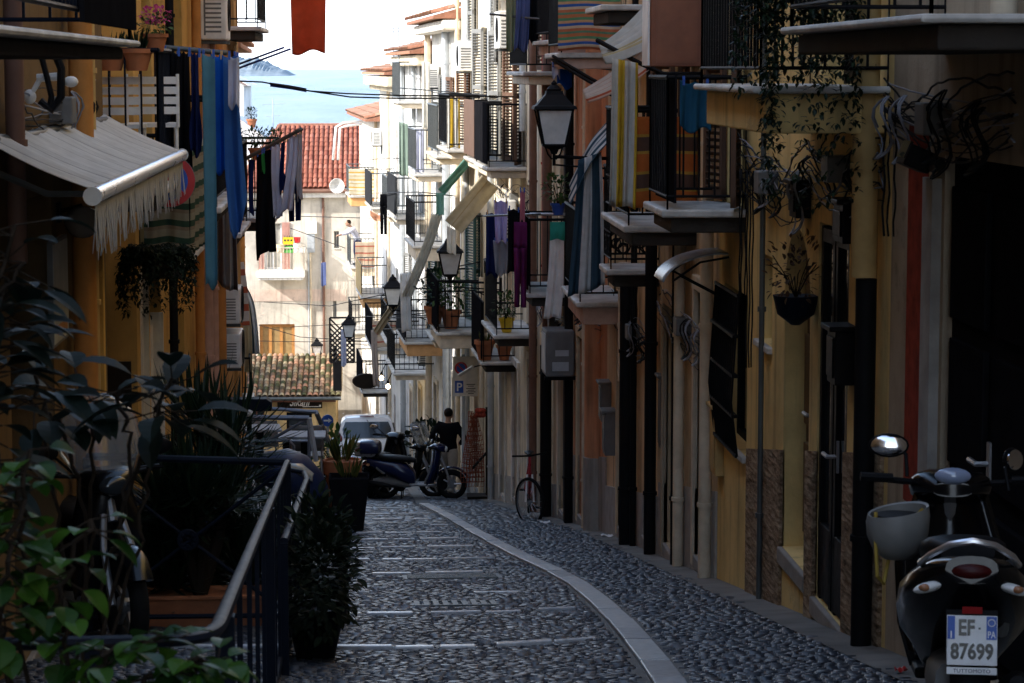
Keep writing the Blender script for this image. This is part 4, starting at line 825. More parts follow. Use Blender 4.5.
# ---- car --------------------------------------------------------------
def minivan(label, P, rz, slope):
    r = thing('minivan', label, 'car', P, rz); r.rotation_euler = (0, slope, rz)
    # local +x forward; rear faces -x
    secs = [(-2.02, .46, 1.02, .78), (-1.98, .36, 1.08, .83), (-1.2, .32, 1.1, .86), (.9, .32, 1.05, .86), (1.6, .34, .98, .84), (1.95, .42, .85, .76), (2.03, .5, .72, .66)]
    def sec(x, z0, z1, hw): return [(x, -hw, (z0 + z1) / 2 + .12), (x, -hw * .97, z1 - .05), (x, -hw * .9, z1), (x, 0, z1 + .02), (x, hw * .9, z1), (x, hw * .97, z1 - .05), (x, hw, (z0 + z1) / 2 + .12), (x, hw, (z0 + z1) / 2 - .05), (x, hw * .97, z0 + .06), (x, hw * .9, z0), (x, 0, z0), (x, -hw * .9, z0), (x, -hw * .97, z0 + .06), (x, -hw, (z0 + z1) / 2 - .05)]
    m = M(); m.loft([sec(*s) for s in secs])
    def gh(x, zt, hb, ht): return [(x, -hb, 1.0), (x, -(hb + ht) / 2 - .02, (1.0 + zt) / 2), (x, -ht, zt - .09), (x, -ht * .84, zt - .01), (x, 0, zt + .02), (x, ht * .84, zt - .01), (x, ht, zt - .09), (x, (hb + ht) / 2 + .02, (1.0 + zt) / 2), (x, hb, 1.0)]
    m.loft([gh(-1.96, 1.10, .80, .76), gh(-1.80, 1.72, .82, .69), gh(-1.5, 1.80, .83, .70), gh(-.3, 1.83, .83, .70), gh(.5, 1.74, .82, .68), gh(1.35, 1.06, .78, .72)]); m.build('body', MT['carwhite'], r, smooth=True)
    m = M(); gx = lambda z: -1.965 + (z - 1.10) / .62 * .16 - .022
    m.add([(gx(1.14), -.66, 1.14), (gx(1.14), .66, 1.14), (gx(1.40), .69, 1.40), (gx(1.60), .61, 1.60), (gx(1.60), -.61, 1.60), (gx(1.40), -.69, 1.40)], [(0, 5, 4, 3, 2, 1)]); m.build('rear_window', MT['glass'], r, solid=.012)
    for y in (-1, 1):
        m = M()
        for x0, x1 in ((-1.72, -.95), (-.88, -.05), (.02, .75)): m.add([(x0, y * .855, 1.10), (x1, y * .855, 1.10), (x1 - (.1 if x1 > .5 else 0), y * .765, 1.58), (x0 + .04, y * .765, 1.58)], [(0, 1, 2, 3)])
        m.build('side_window', MT['glass'], r, solid=.012)
        m = M(); m.loft([ring_sec(-2.0, y * .76, 1.12, .06, .10), ring_sec(-1.93, y * .80, 1.12, .07, .19), ring_sec(-1.80, y * .81, 1.12, .055, .16)]); m.build('tail_light', MT['redlens'], r, smooth=True)
        m = M(); m.ell((.75, y * .95, 1.08), (.07, .10, .08)); m.build('wing_mirror', MT['carwhite'], r, smooth=True)
    for x in (-1.25, 1.3):
        for y in (-1, 1):
            m = M(); m.torus(.25, .065, (0, 0, 0), 'y', 28, 8, flat=1.3); o = m.build('wheel', MT['rubber'], r, smooth=True); o.location = (x, y * .76, .31); m = M(); m.lathe([(.001, y * .07), (.19, y * .06), (.2, 0)], 18, axis='y'); m.build('rim', MT['alu'], o, smooth=True)
    m = M(); m.box(-2.10, -.74, .42, -1.96, .74, .68); m.build('rear_bumper', MT['carwhite'], r, bevel=.05); m = M(); m.box(-2.11, -.26, .72, -2.05, .26, .84); m.build('number_plate', MT['white'], r)
    m = M(); m.tube([(-1.84, -.0, 1.66), (-1.95, -.18, 1.40), (-2.0, -.3, 1.2)], .008, 5); m.build('rear_wiper', MT['blackplastic'], r)
    m = M(); m.box(-1.85, -.2, 1.745, -1.80, .2, 1.775); m.build('brake_light', MT['redlens'], r); 
    m = M()
    for y in (-.66, .66): m.tube([(-1.55, y, 1.85), (.2, y, 1.86)], .018, 6)
    m.build('roof_rail', MT['alu'], r); return r
# ---- furniture ----------------------------------------------------------
def cafe_table(label, P, rz=0, s=.65, h=.74, top=None, group='cafe tables on the raised terrace'):
    r = thing('cafe_table', label, 'table', P, rz, group); m = M(); m.box(-s / 2, -s / 2, h - .03, s / 2, s / 2, h); m.build('tabletop', top or mat('grey_tabletop', (.30, .31, .33), .55), r, bevel=.008)
    m = M(); m.box(-.045, -.045, .03, .045, .045, h - .03); m.build('pedestal', MT['blackplastic'], r); m = M(); m.obox((0, 0, .015), (.5, .06, .03)); m.obox((0, 0, .016), (.06, .5, .028)); m.build('base', MT['blackplastic'], r); return r
def cafe_chair(label, P, rz=0, mt=None, group='cafe chairs on the raised terrace'):
    r = thing('cafe_chair', label, 'chair', P, rz, group); m = M(); m.box(-.21, -.21, .43, .21, .21, .46); m.build('seat', mt or MT['greyplastic'], r, bevel=.01)
    m = M(); m.grid(lambda a, b: ((-.20 - .06 * b + .05 * (2 * a - 1) ** 2, (2 * a - 1) * .22, .52 + .34 * b), (a, b)), 8, 6); m.build('backrest', mt or MT['greyplastic'], r, smooth=True, solid=.02)
    for x in (-1, 1):
        for y in (-1, 1): m = M(); m.tube([(x * .18, y * .18, .43), (x * .21, y * .2, 0)], .013, 6); m.build('leg', MT['steel'], r)
    m = M()
    for y in (-1, 1): m.tube([(-.22, y * .2, .85), (-.19, y * .19, .44)], .012, 6)
    m.build('back_post', MT['steel'], r); return r
# ------------------------------------------------------------------ right-hand row of houses
MT['lampglass'] = MT['frosted']
def bal(H, Ya, Yb, Z, proj, **k): return H.balcony(H.U(Ya), H.U(Yb), Z - H.zb, proj, **k)
def dor(H, Ya, Yb, h, mt, kind='panel', **k): return H.door(H.U(Ya), H.U(Yb), h, mt, kind, **k)
def pip(H, Y, Z0, Z1, r, mt): z0 = (Z0 - H.zb) if Z0 is not None else H.gz(H.U(Y)) + .02; return H.pipe(H.U(Y), z0, Z1 - H.zb, r, mt)
def RH(name, label, Ya, Yb, zt, wall, **k): return House(name, label, (xr(Ya), Ya), (xr(Yb), Yb), zt, wall, **k)
GB = 'houses along the street'
# --- R1: nearest right
H = R1 = RH('house', 'beige house behind the near black scooter, faded red stripe beside its dark doorway', -8, 13.55, 6.6, W['R1'])
dor(H, 10.55, 12.3, 2.4, MT['blackpanel'], dep=.05); dor(H, 5, 6.1, 2.4, MT['darkwood'])
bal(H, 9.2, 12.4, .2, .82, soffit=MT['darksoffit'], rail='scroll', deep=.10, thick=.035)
H.band(H.U(12.66), H.U(13.12), -2.3 - H.zb, -.30 - H.zb, .006, MT['redpaint'], 'painted_stripe'); H.band(H.U(12.36), H.U(12.58), H.gz(0) * 0 + .1, -.55 - H.zb, .05, MT['concrete'], 'door_jamb')
pip(H, 10.85, .1, 6, .06, MT['pipepale']); H.finish()
# --- R2: ochre
H = R2 = RH('house', 'ochre yellow house at right with rough brown stone dado, arched niche and black glass door', 13.55, 20.3, 6.6, W['R2'])
dor(H, 14.75, 15.75, 2.42, MT['blackplastic'], 'glass', dep=.06); H.door(H.U(16.05), H.U(17.05), 2.25, W['L1'], 'plain', dep=.16, arch=True, z0=H.gz(H.U(16.5)) + .36)
H.window(H.U(17.6), H.U(18.2), -1.98 - H.zb, -1.34 - H.zb); H.window(H.U(18.75), H.U(20.0), -2.95 - H.zb, -1.72 - H.zb, frame=MT['iron'], bars=True)
bal(H, 13.65, 16.2, -.10, .76, soffit=W['R2'], deep=.22, thick=.04, doormat=MT['darkwood'], dooru=H.U(15.2)); bal(H, 18.85, 20.15, -1.07, .65, poff=.11, panel={'front': MT['blackpanel']}, soffit=MT['darksoffit'], doorw=.8, shut=MT['brownpaint'], rail='bars')
pip(H, 13.78, -1.16, 7, .075, MT['pipeochre']); pip(H, 13.78, None, -1.17, .06, MT['iron']); pip(H, 17.75, None, 6, .02, MT['greyiron'])
H.meterbox(H.U(16.2), -.97 - H.zb, .26, .22, .10, MT['blackplastic']); H.meterbox(H.U(14.55), -1.02 - H.zb, .3, .23, .11, MT['blackplastic']); H.meterbox(H.U(14.6), -1.86 - H.zb, .26, .32, .13, MT['blackplastic'], 'mailbox')
H.meterbox(H.U(20.1), -3.3 - H.zb, .3, .55, .07, MT['pipeochre'])
H.plinth(1.12, .025, MT['rubble'], 0.1, H.U(18.6)); H.finish()
# --- R3: taupe
H = R3 = RH('house', 'taupe house with dark doors beyond the ochre house, under the orange and brown striped drape', 20.3, 24.4, 6.4, W['R3'])
dor(H, 20.75, 21.6, 2.35, MT['darkwood'], jamb=MT['pipepale']); dor(H, 23.0, 23.9, 2.35, MT['darkwood'], jamb=W['R1']); bal(H, 21.7, 23.85, -1.37, .65, rail='scroll', soffit=MT['darksoffit'], doormat=MT['palewood'], shut=MT['brownpaint'])

pip(H, 22.3, None, 7, .05, MT['pipepale']); pip(H, 22.55, None, -1.6, .045, MT['iron']); pip(H, 20.45, None, 7, .055, MT['pipepale']); H.meterbox(H.U(24.1), -3.7 - H.zb, .26, .7, .04, MT['greyiron']); H.plinth(.75, .02, MT['concrete']); H.finish()
# --- R4
H = R4 = RH('house', 'rose brown house with two ornate scroll balconies and thick black drain pipes', 24.4, 30.0, 6.4, W['R4'])
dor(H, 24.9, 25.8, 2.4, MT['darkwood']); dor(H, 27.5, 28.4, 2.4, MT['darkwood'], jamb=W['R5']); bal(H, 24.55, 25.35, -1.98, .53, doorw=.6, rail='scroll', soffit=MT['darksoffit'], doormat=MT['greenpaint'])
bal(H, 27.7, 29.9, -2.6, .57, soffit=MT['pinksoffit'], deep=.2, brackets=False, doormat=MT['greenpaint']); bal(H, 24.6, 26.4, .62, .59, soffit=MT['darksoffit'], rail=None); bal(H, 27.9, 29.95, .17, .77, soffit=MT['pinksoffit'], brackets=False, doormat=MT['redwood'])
pip(H, 26.7, None, -2.15, .075, MT['iron']); pip(H, 27.0, -3.4, -2.1, .07, MT['pipepale']); pip(H, 24.5, None, 7, .06, MT['iron']); pip(H, 26.35, None, 7, .035, MT['iron'])
H.meterbox(H.U(29.6), -4.2 - H.zb, .3, .45, .12); H.meterbox(H.U(28.9), -4.5 - H.zb, .3, .5, .14); H.plinth(.6, .02, MT['concrete']); H.finish()
# --- R4b salmon
H = R4b = RH('house', 'salmon pink house front with grey dado and rounded pilaster, right side of the lane', 30.0, 33.5, 6.4, W['pink'])
dor(H, 31.9, 32.8, 2.4, MT['darkwood'], jamb=W['R5']); m = M(); u = H.U(30.8); m.tube([(u, .02, H.gz(u) - .2), (u, .02, 7)], .16, 14); H.part(m, 'pilaster', W['pink'], smooth=True); m = M(); m.tube([(u, .02, H.gz(u) - .4), (u, .02, H.gz(u) + .95)], .172, 14); H.part(m, 'pilaster_base', W['grey'], smooth=True)
H.plinth(.95, .02, W['grey']); pip(H, 33.3, None, 7, .06, MT['iron']); pip(H, 31.5, None, 7, .05, MT['pipepale']); bal(H, 31.2, 33.2, .35, .6, soffit=MT['pinksoffit']); H.finish()
# --- R5
H = R5 = RH('house', 'sand coloured house with a bicycle leaning against its black drain pipe', 33.5, 38.0, 6.4, W['R5'])
dor(H, 34.2, 35.1, 2.4, MT['darkwood'], jamb=W['R6']); dor(H, 37.0, 37.8, 2.4, MT['redwood']); bal(H, 33.7, 35.6, -3.04, .62, soffit=MT['darksoffit'], panel={'front': MT['blackpanel']}, doormat=MT['greenpaint']); bal(H, 34.4, 37.0, -.05, .6, soffit=MT['creamsoffit'], shut=MT['brownpaint'])
pip(H, 36.0, None, -4.0, .085, MT['iron']); pip(H, 36.0, -4.0, 7, .07, MT['pipebrown']); pip(H, 36.5, -3.5, 7, .05, MT['redpaint']); pip(H, 33.9, None, 7, .035, MT['greyiron']); H.plinth(.5, .02, MT['concrete']); H.finish()
# --- R6
H = R6 = RH('house', 'cream house with flower pots on its low balcony and black balcony screens above', 38.0, 46.0, 6.4, W['R6'])
for a, b, mt in ((38.6, 39.5, 'darkwood'), (41.2, 42.2, 'redwood'), (43.6, 44.6, 'darkwood')): dor(H, a, b, 2.3, MT[mt], jamb=W['R8'])
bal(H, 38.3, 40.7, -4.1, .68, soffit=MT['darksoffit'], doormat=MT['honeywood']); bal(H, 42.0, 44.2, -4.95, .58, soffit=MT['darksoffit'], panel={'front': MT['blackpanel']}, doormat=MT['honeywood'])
bal(H, 40.0, 42.6, -1.58, .65, soffit=MT['creamsoffit'], panel={'front': MT['blackpanel']}, shut=MT['brownpaint']); bal(H, 43.0, 45.4, -1.58, .62, soffit=MT['creamsoffit'], panel={'front': MT['brownpaint']}, shut=MT['greypaint']); bal(H, 40.5, 44.5, 1.5, .6, soffit=MT['creamsoffit'])
pip(H, 38.15, None, 7, .06, MT['pipebrown']); pip(H, 39.9, -1.0, 7, .05, MT['zinc']); pip(H, 45.8, None, 7, .06, MT['zinc']); H.window(H.U(45.0), H.U(45.6), .1 - H.zb, 1.3 - H.zb, shutters=MT['greypaint']); H.plinth(.5, .02, MT['concrete']); H.finish()
# --- R7
H = R7 = RH('house', 'straw yellow house with a black railed balcony of green shutters, behind the walking person', 46.0, 54.0, 6.4, W['R7'])
for a, b, mt in ((46.6, 47.5, 'darkwood'), (49.2, 50.1, 'redwood'), (51.8, 52.7, 'darkwood')): dor(H, a, b, 2.4, MT[mt], jamb=W['R6'])
bal(H, 48.0, 51.0, -5.08, .95, soffit=MT['creamsoffit'], deep=.26, brackets=False, doormat=MT['greenpaint'], shut=MT['greenpaint'], panel={'front': MT['blackpanel']}); bal(H, 46.3, 49.2, -1.5, .85, soffit=MT['creamsoffit'], shut=MT['greypaint']); bal(H, 50.2, 53.4, -1.75, .8, soffit=MT['creamsoffit'], shut=MT['brownpaint'], railmat=MT['greyiron'])
bal(H, 51.6, 53.8, -5.6, .8, soffit=MT['creamsoffit'], doormat=MT['greenpaint'])
pip(H, 53.85, None, 7, .055, MT['pipepale']); pip(H, 47.9, None, -4, .05, MT['pipepale']); pip(H, 51.4, None, 2, .05, MT['zinc']); H.window(H.U(49.8), H.U(50.4), .3 - H.zb, 1.9 - H.zb, shutters=MT['greypaint']); H.plinth(.5, .02, MT['concrete']); H.finish()
TILE = islands('weathered_roof_tile', [(.42, .20, .12), (.48, .27, .17), (.36, .17, .11), (.50, .33, .22), (.40, .24, .17)], .8, .3, 12, .05)
# --- R8
H = R8 = RH('house', 'pale sunlit house with three stacked balconies and a tiled eave above the air conditioners', 54.0, 62.0, 1.15, W['R8'])
for a, b, mt in ((55, 55.9, 'darkwood'), (57.6, 58.6, 'redwood'), (60.2, 61.1, 'darkwood')): dor(H, a, b, 2.4, MT[mt], jamb=W['R6'])
bal(H, 57, 60.6, -2.4, .8, soffit=MT['creamsoffit'], shut=MT['greypaint'], railmat=MT['greyiron']); bal(H, 57.2, 60.2, -4.05, .82, soffit=MT['creamsoffit'], deep=.3, brackets=False, doormat=MT['greenpaint'], doorh=1.4); bal(H, 58.4, 61.4, -6.4, .95, soffit=MT['orangesoffit'], deep=.28, brackets=False, doormat=MT['greenpaint'], shut=MT['greenpaint'], panel={'front': MT['slate']})
pip(H, 56.4, None, 1.0, .09, MT['zinc']); pip(H, 61.8, None, 1.0, .08, MT['pipepale']); H.window(H.U(55.2), H.U(56.0), -1.7 - H.zb, -.2 - H.zb, shutters=MT['brownpaint']); H.tileroof(.6, .7, 2.6, TILE); m = M(); m.box(-.2, 0, H.ztop - .35, H.len + .2, .42, H.ztop - .12); H.part(m, 'cornice', W['R11'], bevel=.05); H.finish()
# --- R9
H = R9 = RH('house', 'white sunlit house with grey shuttered balconies, beyond the tiled eave', 62.0, 72.0, .45, W['R9'])
for a, b, mt in ((63, 63.9, 'redwood'), (65.6, 66.6, 'darkwood'), (69, 70, 'redwood')): dor(H, a, b, 2.4, MT[mt], jamb=W['R6'])
bal(H, 63, 66.6, -3.75, .85, soffit=MT['creamsoffit'], railmat=MT['greyiron'], panel={'front': MT['slate']}, doormat=MT['greenpaint']); bal(H, 67.4, 70.6, -3.95, .8, soffit=MT['creamsoffit'], railmat=MT['greyiron'], doormat=MT['pinkpaint']); bal(H, 63.4, 66.8, -7.75, .9, soffit=MT['creamsoffit'], doormat=MT['greenpaint']); bal(H, 67.6, 70.6, -7.4, .85, soffit=MT['creamsoffit'], shut=MT['greypaint']); bal(H, 64, 67.2, -.85, .7, soffit=MT['creamsoffit'], railmat=MT['greyiron'], doorh=1.2)
pip(H, 67.1, None, .3, .06, MT['zinc']); pip(H, 71.7, None, .3, .08, MT['zinc']); H.tileroof(.55, .6, 2.6, TILE); m = M(); m.box(-.1, 0, H.ztop - .4, H.len + .1, .4, H.ztop - .12); H.part(m, 'cornice', W['R7'], bevel=.05); H.finish()
# --- R10
H = R10 = RH('house', 'ivory house with cornice below the rooftop aerials, beside the terracotta wall', 72.0, 85.0, -.1, W['R10'])
for a, b, mt in ((73, 74, 'darkwood'), (77, 78, 'redwood'), (81.4, 82.4, 'darkwood')): dor(H, a, b, 2.4, MT[mt])
bal(H, 74, 77.5, -4.1, .9, soffit=MT['creamsoffit'], panel={'front': MT['slate']}, railmat=MT['greyiron'], doormat=MT['pinkpaint']); bal(H, 79.5, 83, -7.25, .95, soffit=MT['orangesoffit'], deep=.3, brackets=False, doormat=MT['honeywood'], railmat=MT['greyiron'], panel={'front': MT['pipeochre']}); bal(H, 74, 78, -8.3, .9, soffit=MT['creamsoffit'], doormat=MT['greenpaint'], panel={'front': MT['blackpanel']}); bal(H, 79.5, 83, -10.3, .95, soffit=MT['darksoffit'], doormat=MT['darkwood'], panel={'front': MT['blackpanel']})
pip(H, 78.8, None, -.2, .055, MT['pipepale']); H.tileroof(.6, .5, 2.8, TILE); m = M(); m.box(-.2, 0, H.ztop - .45, H.len + .1, .55, H.ztop - .14); m.box(-.2, 0, H.ztop - .6, H.len + .1, .35, H.ztop - .453); H.part(m, 'cornice', W['R7'], bevel=.05); H.finish()
# --- R11
H = R11 = RH('house', 'buttery house at the far right bend with a yellow checked balcony drape', 85.0, 99.6, -1.7, W['R11'])
for a, b, mt in ((87, 88, 'redwood'), (92, 93, 'darkwood')): dor(H, a, b, 2.4, MT[mt])
bal(H, 87.6, 90.8, -4.45, .95, soffit=MT['orangesoffit'], deep=.3, brackets=False, railmat=MT['greyiron'], doormat=MT['honeywood']); bal(H, 87.6, 90.6, -6.95, .95, soffit=MT['creamsoffit'], deep=.25, brackets=False, railmat=MT['greyiron'], doormat=MT['redwood']); bal(H, 88, 91, -9.3, .9, soffit=MT['creamsoffit'], railmat=MT['iron'], doormat=MT['redwood'])
pip(H, 86.0, None, -1.8, .06, MT['pipepale']); H.tileroof(.5, .6, 2.6, TILE); H.finish()
# ------------------------------------------------------------------ left-hand row, end of the lane
def LH(name, label, Yfar, Ynear, zt, wall, xf=-1.9, xn=-1.9, **k): return House(name, label, (xf, Yfar), (xn, Ynear), zt, wall, **k)
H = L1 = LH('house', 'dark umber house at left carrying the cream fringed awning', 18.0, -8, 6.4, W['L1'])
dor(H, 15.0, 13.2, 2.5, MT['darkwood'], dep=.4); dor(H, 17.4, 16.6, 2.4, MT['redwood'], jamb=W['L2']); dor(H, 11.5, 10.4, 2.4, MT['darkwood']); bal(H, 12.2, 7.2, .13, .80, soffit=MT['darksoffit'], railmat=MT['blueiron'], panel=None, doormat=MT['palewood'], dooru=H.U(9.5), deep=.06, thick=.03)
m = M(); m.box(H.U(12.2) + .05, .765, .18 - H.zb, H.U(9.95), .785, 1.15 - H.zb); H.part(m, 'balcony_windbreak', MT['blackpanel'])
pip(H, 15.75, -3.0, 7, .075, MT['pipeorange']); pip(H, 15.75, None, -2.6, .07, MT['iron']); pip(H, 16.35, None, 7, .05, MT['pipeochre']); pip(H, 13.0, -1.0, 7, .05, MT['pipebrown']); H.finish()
H = L2 = LH('house', 'orange house at left with white slatted chairs on its balcony', 20.3, 18.0, 6.4, W['L2'], -2.25, -2.25)
dor(H, 20.15, 19.35, 2.45, MT['palewood'], jamb=W['R6']); bal(H, 19.7, 18.4, -.87, .75, railmat=MT['blueiron'], soffit=MT['darksoffit'], doormat=MT['palewood'], doorw=.8); pip(H, 18.15, None, 7, .045, MT['pipeorange']); H.finish()
H = L3 = LH('house', 'amber house with an arched pale doorway and green checked balcony drape', 28.0, 20.3, 6.4, W['L3'])
dor(H, 22.65, 21.5, 2.65, MT['darkwood'], arch=True, dep=.40, liner=W['R8']); dor(H, 21.2, 20.6, 2.6, MT['darkwood'], dep=.45, liner=W['R6']); m = M(); m.box(H.len + .002, -.42, .2, H.len + .03, -.05, 3.0); H.part(m, 'side_shutter', MT['darkwood']); dor(H, 25.4, 24.4, 2.4, MT['darkwood']); bal(H, 22.6, 20.6, -1.55, .42, soffit=MT['darksoffit'], doorw=.9); bal(H, 26.6, 23.6, -1.3, .5, soffit=MT['darksoffit']); bal(H, 27.4, 24, 1.7, .55); pip(H, 23.2, None, 7, .04, MT['iron']); pip(H, 27.7, None, 7, .06, MT['pipepink']); pip(H, 26.6, None, 7, .05, MT['pipeorange']); H.finish()
H = L4 = LH('house', 'rust orange house ending the left row, with orange drain pipes and flower balcony', 36.5, 28.0, 6.4, W['L4'])
dor(H, 31.6, 30.6, 2.4, MT['darkwood']); dor(H, 35.4, 34.5, 2.4, MT['redwood']); bal(H, 36.3, 33.6, -2.0, .63, soffit=MT['darksoffit']); bal(H, 31.4, 29.0, -1.9, .4, soffit=MT['darksoffit']); bal(H, 36.2, 33.6, .55, .46, soffit=MT['darksoffit'])
pip(H, 29.5, None, 7, .08, MT['pipeorange']); pip(H, 28.35, -4.6, 7, .07, MT['pipepink']); pip(H, 28.35, None, -4.65, .075, MT['iron']); H.finish()
H = L5 = LH('house', 'low buff house left of the square with beige and teal curtains on its balcony', 51.5, 37.3, .4, W['L5'], -2.75, -2.25)
dor(H, 40.4, 39.4, 2.4, MT['darkwood']); dor(H, 47, 46, 2.4, MT['redwood']); bal(H, 45.5, 42.3, -5.9, .40, soffit=MT['creamsoffit'], doormat=MT['darkwood']); H.window(H.U(41.5), H.U(40.5), -4.8 - H.zb, -3.3 - H.zb); pip(H, 51.2, None, -1.8, .07, MT['pipeorange']); H.tileroof(.35, .5, 3, TILE); H.finish()
# blocks added for their shade on the square, out of sight behind the left row
for Ya, Yb, zt, lb in ((59.5, 51.8, 2.6, 'tallest unseen buff block added to shade the square'), (80, 60, -.1, 'long unseen buff block added to shade the square'), (94, 81, -7.6, 'low unseen buff block at the far left, added for shade')):
    H = House('house', lb, (-8, Ya), (-8, Yb), zt, W['L5']); dor(H, Ya - 5, Ya - 6, 2.4, MT['darkwood']); H.finish()
# face-on house closing the lane
RED = islands('red_roof_tile', [(.35, .12, .075), (.40, .145, .095), (.30, .10, .065), (.43, .17, .115), (.34, .125, .08)], .8, .3, 8, .05)
H = FB = House('house', 'bone white house closing the lane, under a wide red tiled roof', (.7, 100), (-5.25, 100), -4.75, W['FB'], depth=7)
def fu(px): return .7 - (px - 370) / 2500 * 100
def fz(py): return -(py - 68) / 2500 * 100 - H.zb
H.balcony(fu(304), fu(257), fz(268), .95, rail=None, door=False, soffit=W['LG'], thick=.26, deep=.1, brackets=False, slab=MT['whitepaint'])
m = M(); a, b, z = fu(303), fu(258), fz(268); pts = [(a, 0), (a, .9), (b, .9), (b, 0)]
for (x0, y0), (x1, y1) in zip(pts, pts[1:]):
    m.tube([(x0, y0, z + .92), (x1, y1, z + .92)], .02, 6); k = max(2, int(math.hypot(x1 - x0, y1 - y0) / .12))
    for i in range(k + 1): m.tube([(lerp(x0, x1, i / k), lerp(y0, y1, i / k), z), (lerp(x0, x1, i / k), lerp(y0, y1, i / k), z + .92)], .009, 5)
H.part(m, 'railing', mat('cream_iron', (.55, .48, .40), .6))
H.opening(fu(281), fu(264), fz(268), fz(222), .2); m = M(); m.box(fu(281), -.2, fz(268), fu(264), -.19, fz(222)); 
for x in (fu(281), fu(272.5) - .03, fu(264) - .07): m.box(x, -.188, fz(268), x + .07, -.14, fz(222))
d_ = H.part(m, 'balcony_door', MT['whitepaint']); m = M(); m.box(fu(280.5), -.185, fz(266), fu(264.5), -.175, fz(223)); m.build('pane', mat('lace_curtain', (.35, .33, .28), .5), d_)
for xa, xb in ((289, 281.5), (263.5, 257.5)):
    m = M(); m.box(fu(xa), .02, fz(268), fu(xb), .06, fz(221)); 
    for i in range(16): m.box(fu(xa) + .06, .06, fz(268) + .1 + i * .108, fu(xb) - .06, .068, fz(268) + .17 + i * .108)
    H.part(m, 'shutter', MT['pinkpaint'])
H.opening(fu(293), fu(258), fz(357), fz(323), .22); m = M()
for x in (fu(293), fu(281), fu(270), fu(258) - .12): m.box(x, -.2, fz(357), x + .12, -.12, fz(323))
for zz in (fz(357), fz(323) - .12): m.box(fu(293) + .001, -.199, zz, fu(258) - .001, -.121, zz + .12)
w_ = H.part(m, 'window', MT['honeywood']); m = M(); m.box(fu(293), -.18, fz(357), fu(258), -.17, fz(323)); m.build('pane', mat('amber_curtain_glass', (.32, .22, .10), .12), w_); m = M(); m.box(fu(294.5), -.02, fz(359.5), fu(256.5), .09, fz(357.2)); m.build('sill', MT['whitepaint'], w_)
H.band(fu(345), fu(240), fz(300), fz(288), .02, W['pink'] if False else plaster('band_rose', (.60, .48, .40)), 'string_course'); H.band(fu(345), fu(240), fz(196), fz(187.5), .3, W['LG'], 'cornice')
H.pipe(fu(322.5), fz(372), fz(188), .055, MT['pipebrown']); H.pipe(fu(307.5), fz(372), fz(250), .03, MT['zinc']); H.pipe(fu(309.5), fz(372), fz(250), .03, MT['pipepale'])
m = M(); m.box(fu(314), 0, fz(251), fu(306.5), .16, fz(233)); m.box(fu(313.3), .16, fz(241.5), fu(307.2), .17, fz(234)); m.box(fu(313.3), .16, fz(250), fu(307.2), .17, fz(242.5)); H.part(m, 'meter_box', MT['zinc']); m = M(); m.box(fu(316), 0, fz(231.5), fu(306), .1, fz(220)); m.box(fu(316.5), 0, fz(232.2), fu(305.5), .12, fz(231.6)); H.part(m, 'fuse_box', MT['whitepaint'], bevel=.03)
H.window(fu(338), fu(333), fz(247), fz(230), frame=MT['greypaint']); H.window(fu(335), fu(331.5), fz(316), fz(300), frame=MT['greypaint'])
H.tileroof(.45, 2.35, 5.2, RED, tile=.20, hip=1.65); m = M(); m.tube([(-.1, .5, H.ztop - .1), (H.len + .2, .5, H.ztop - .1)], .08, 8); H.part(m, 'gutter', MT['pipebrown']); m = M(); m.tube([(-.1, .45 - 5.2, H.ztop + 2.36), (H.len + .15 - 1.65, .45 - 5.2, H.ztop + 2.36), (H.len + .15, .45, H.ztop + .05)], .11, 8); H.part(m, 'ridge_tiles', TILE); H.finish()
# tiled shop in front of it
OLD = islands('mottled_old_tile', [(.20, .13, .08), (.34, .22, .13), (.10, .08, .05), (.42, .26, .17), (.16, .14, .07), (.40, .32, .20), (.46, .24, .15), (.08, .085, .04), (.30, .24, .16)], .85, .5, 14, .05)
H = SH = House('shop', 'little honey yellow shop with a mottled old tile roof and dark name board', (-1.35, 93), (-6.4, 93), -12.15, W['SH'], depth=6, cat='shop')
su = lambda px: -1.35 - (px - 370) / 2500 * 93; sz = lambda py: -(py - 68) / 2500 * 93 - H.zb
H.door(su(309.5), su(284), 2.0, MT['blackplastic'], 'glass', z0=H.gz(1) + .12); H.window(su(262), su(246), sz(432), sz(408), frame=MT['redwood'])
m = M(); x0, x1 = su(320), su(275); z0, z1 = sz(408), sz(399); k = 20; poly = [(x0, z0), (x1, z0), (x1, z1)] + [(lerp(x1, x0, i / k), z1 + .02 + .10 * math.sin(PI * i / k) ** 2) for i in range(1, k)] + [(x0, z1)]; m.prism(poly, .01, .06, axis='y'); sg = H.part(m, 'name_board', MT['darkwood'])
m = M(); mx = Matrix(((-1, 0, 0, (x0 + x1) / 2 + .02), (0, 0, 1, .062), (0, 1, 0, (z0 + z1) / 2 + .05), (0, 0, 0, 1))); add_text(m, 'Sikani', .40, mx, shear=.35, bold=.008, wide=.78); mx2 = Matrix(((-1, 0, 0, (x0 + x1) / 2 - .42), (0, 0, 1, .062), (0, 1, 0, z0 + .06), (0, 0, 0, 1))); m.box((x0 + x1) / 2 - .75, .0615, z0 + .05, (x0 + x1) / 2 - .1, .064, z0 + .075); m.box(x0 + .05, .0615, z0 + .05, x0 + .12, .064, z0 + .13); m.build('board_lettering', MT['white'], sg)
m = M(); m.tube([(su(297), 0, sz(396)), (su(297), .25, sz(394)), (su(297), .34, sz(397))], .02, 6); m.lathe([(.10, -.08), (.03, .02)], 10, (su(297), .36, sz(397.5))); H.part(m, 'board_lamp', MT['whitepaint'])
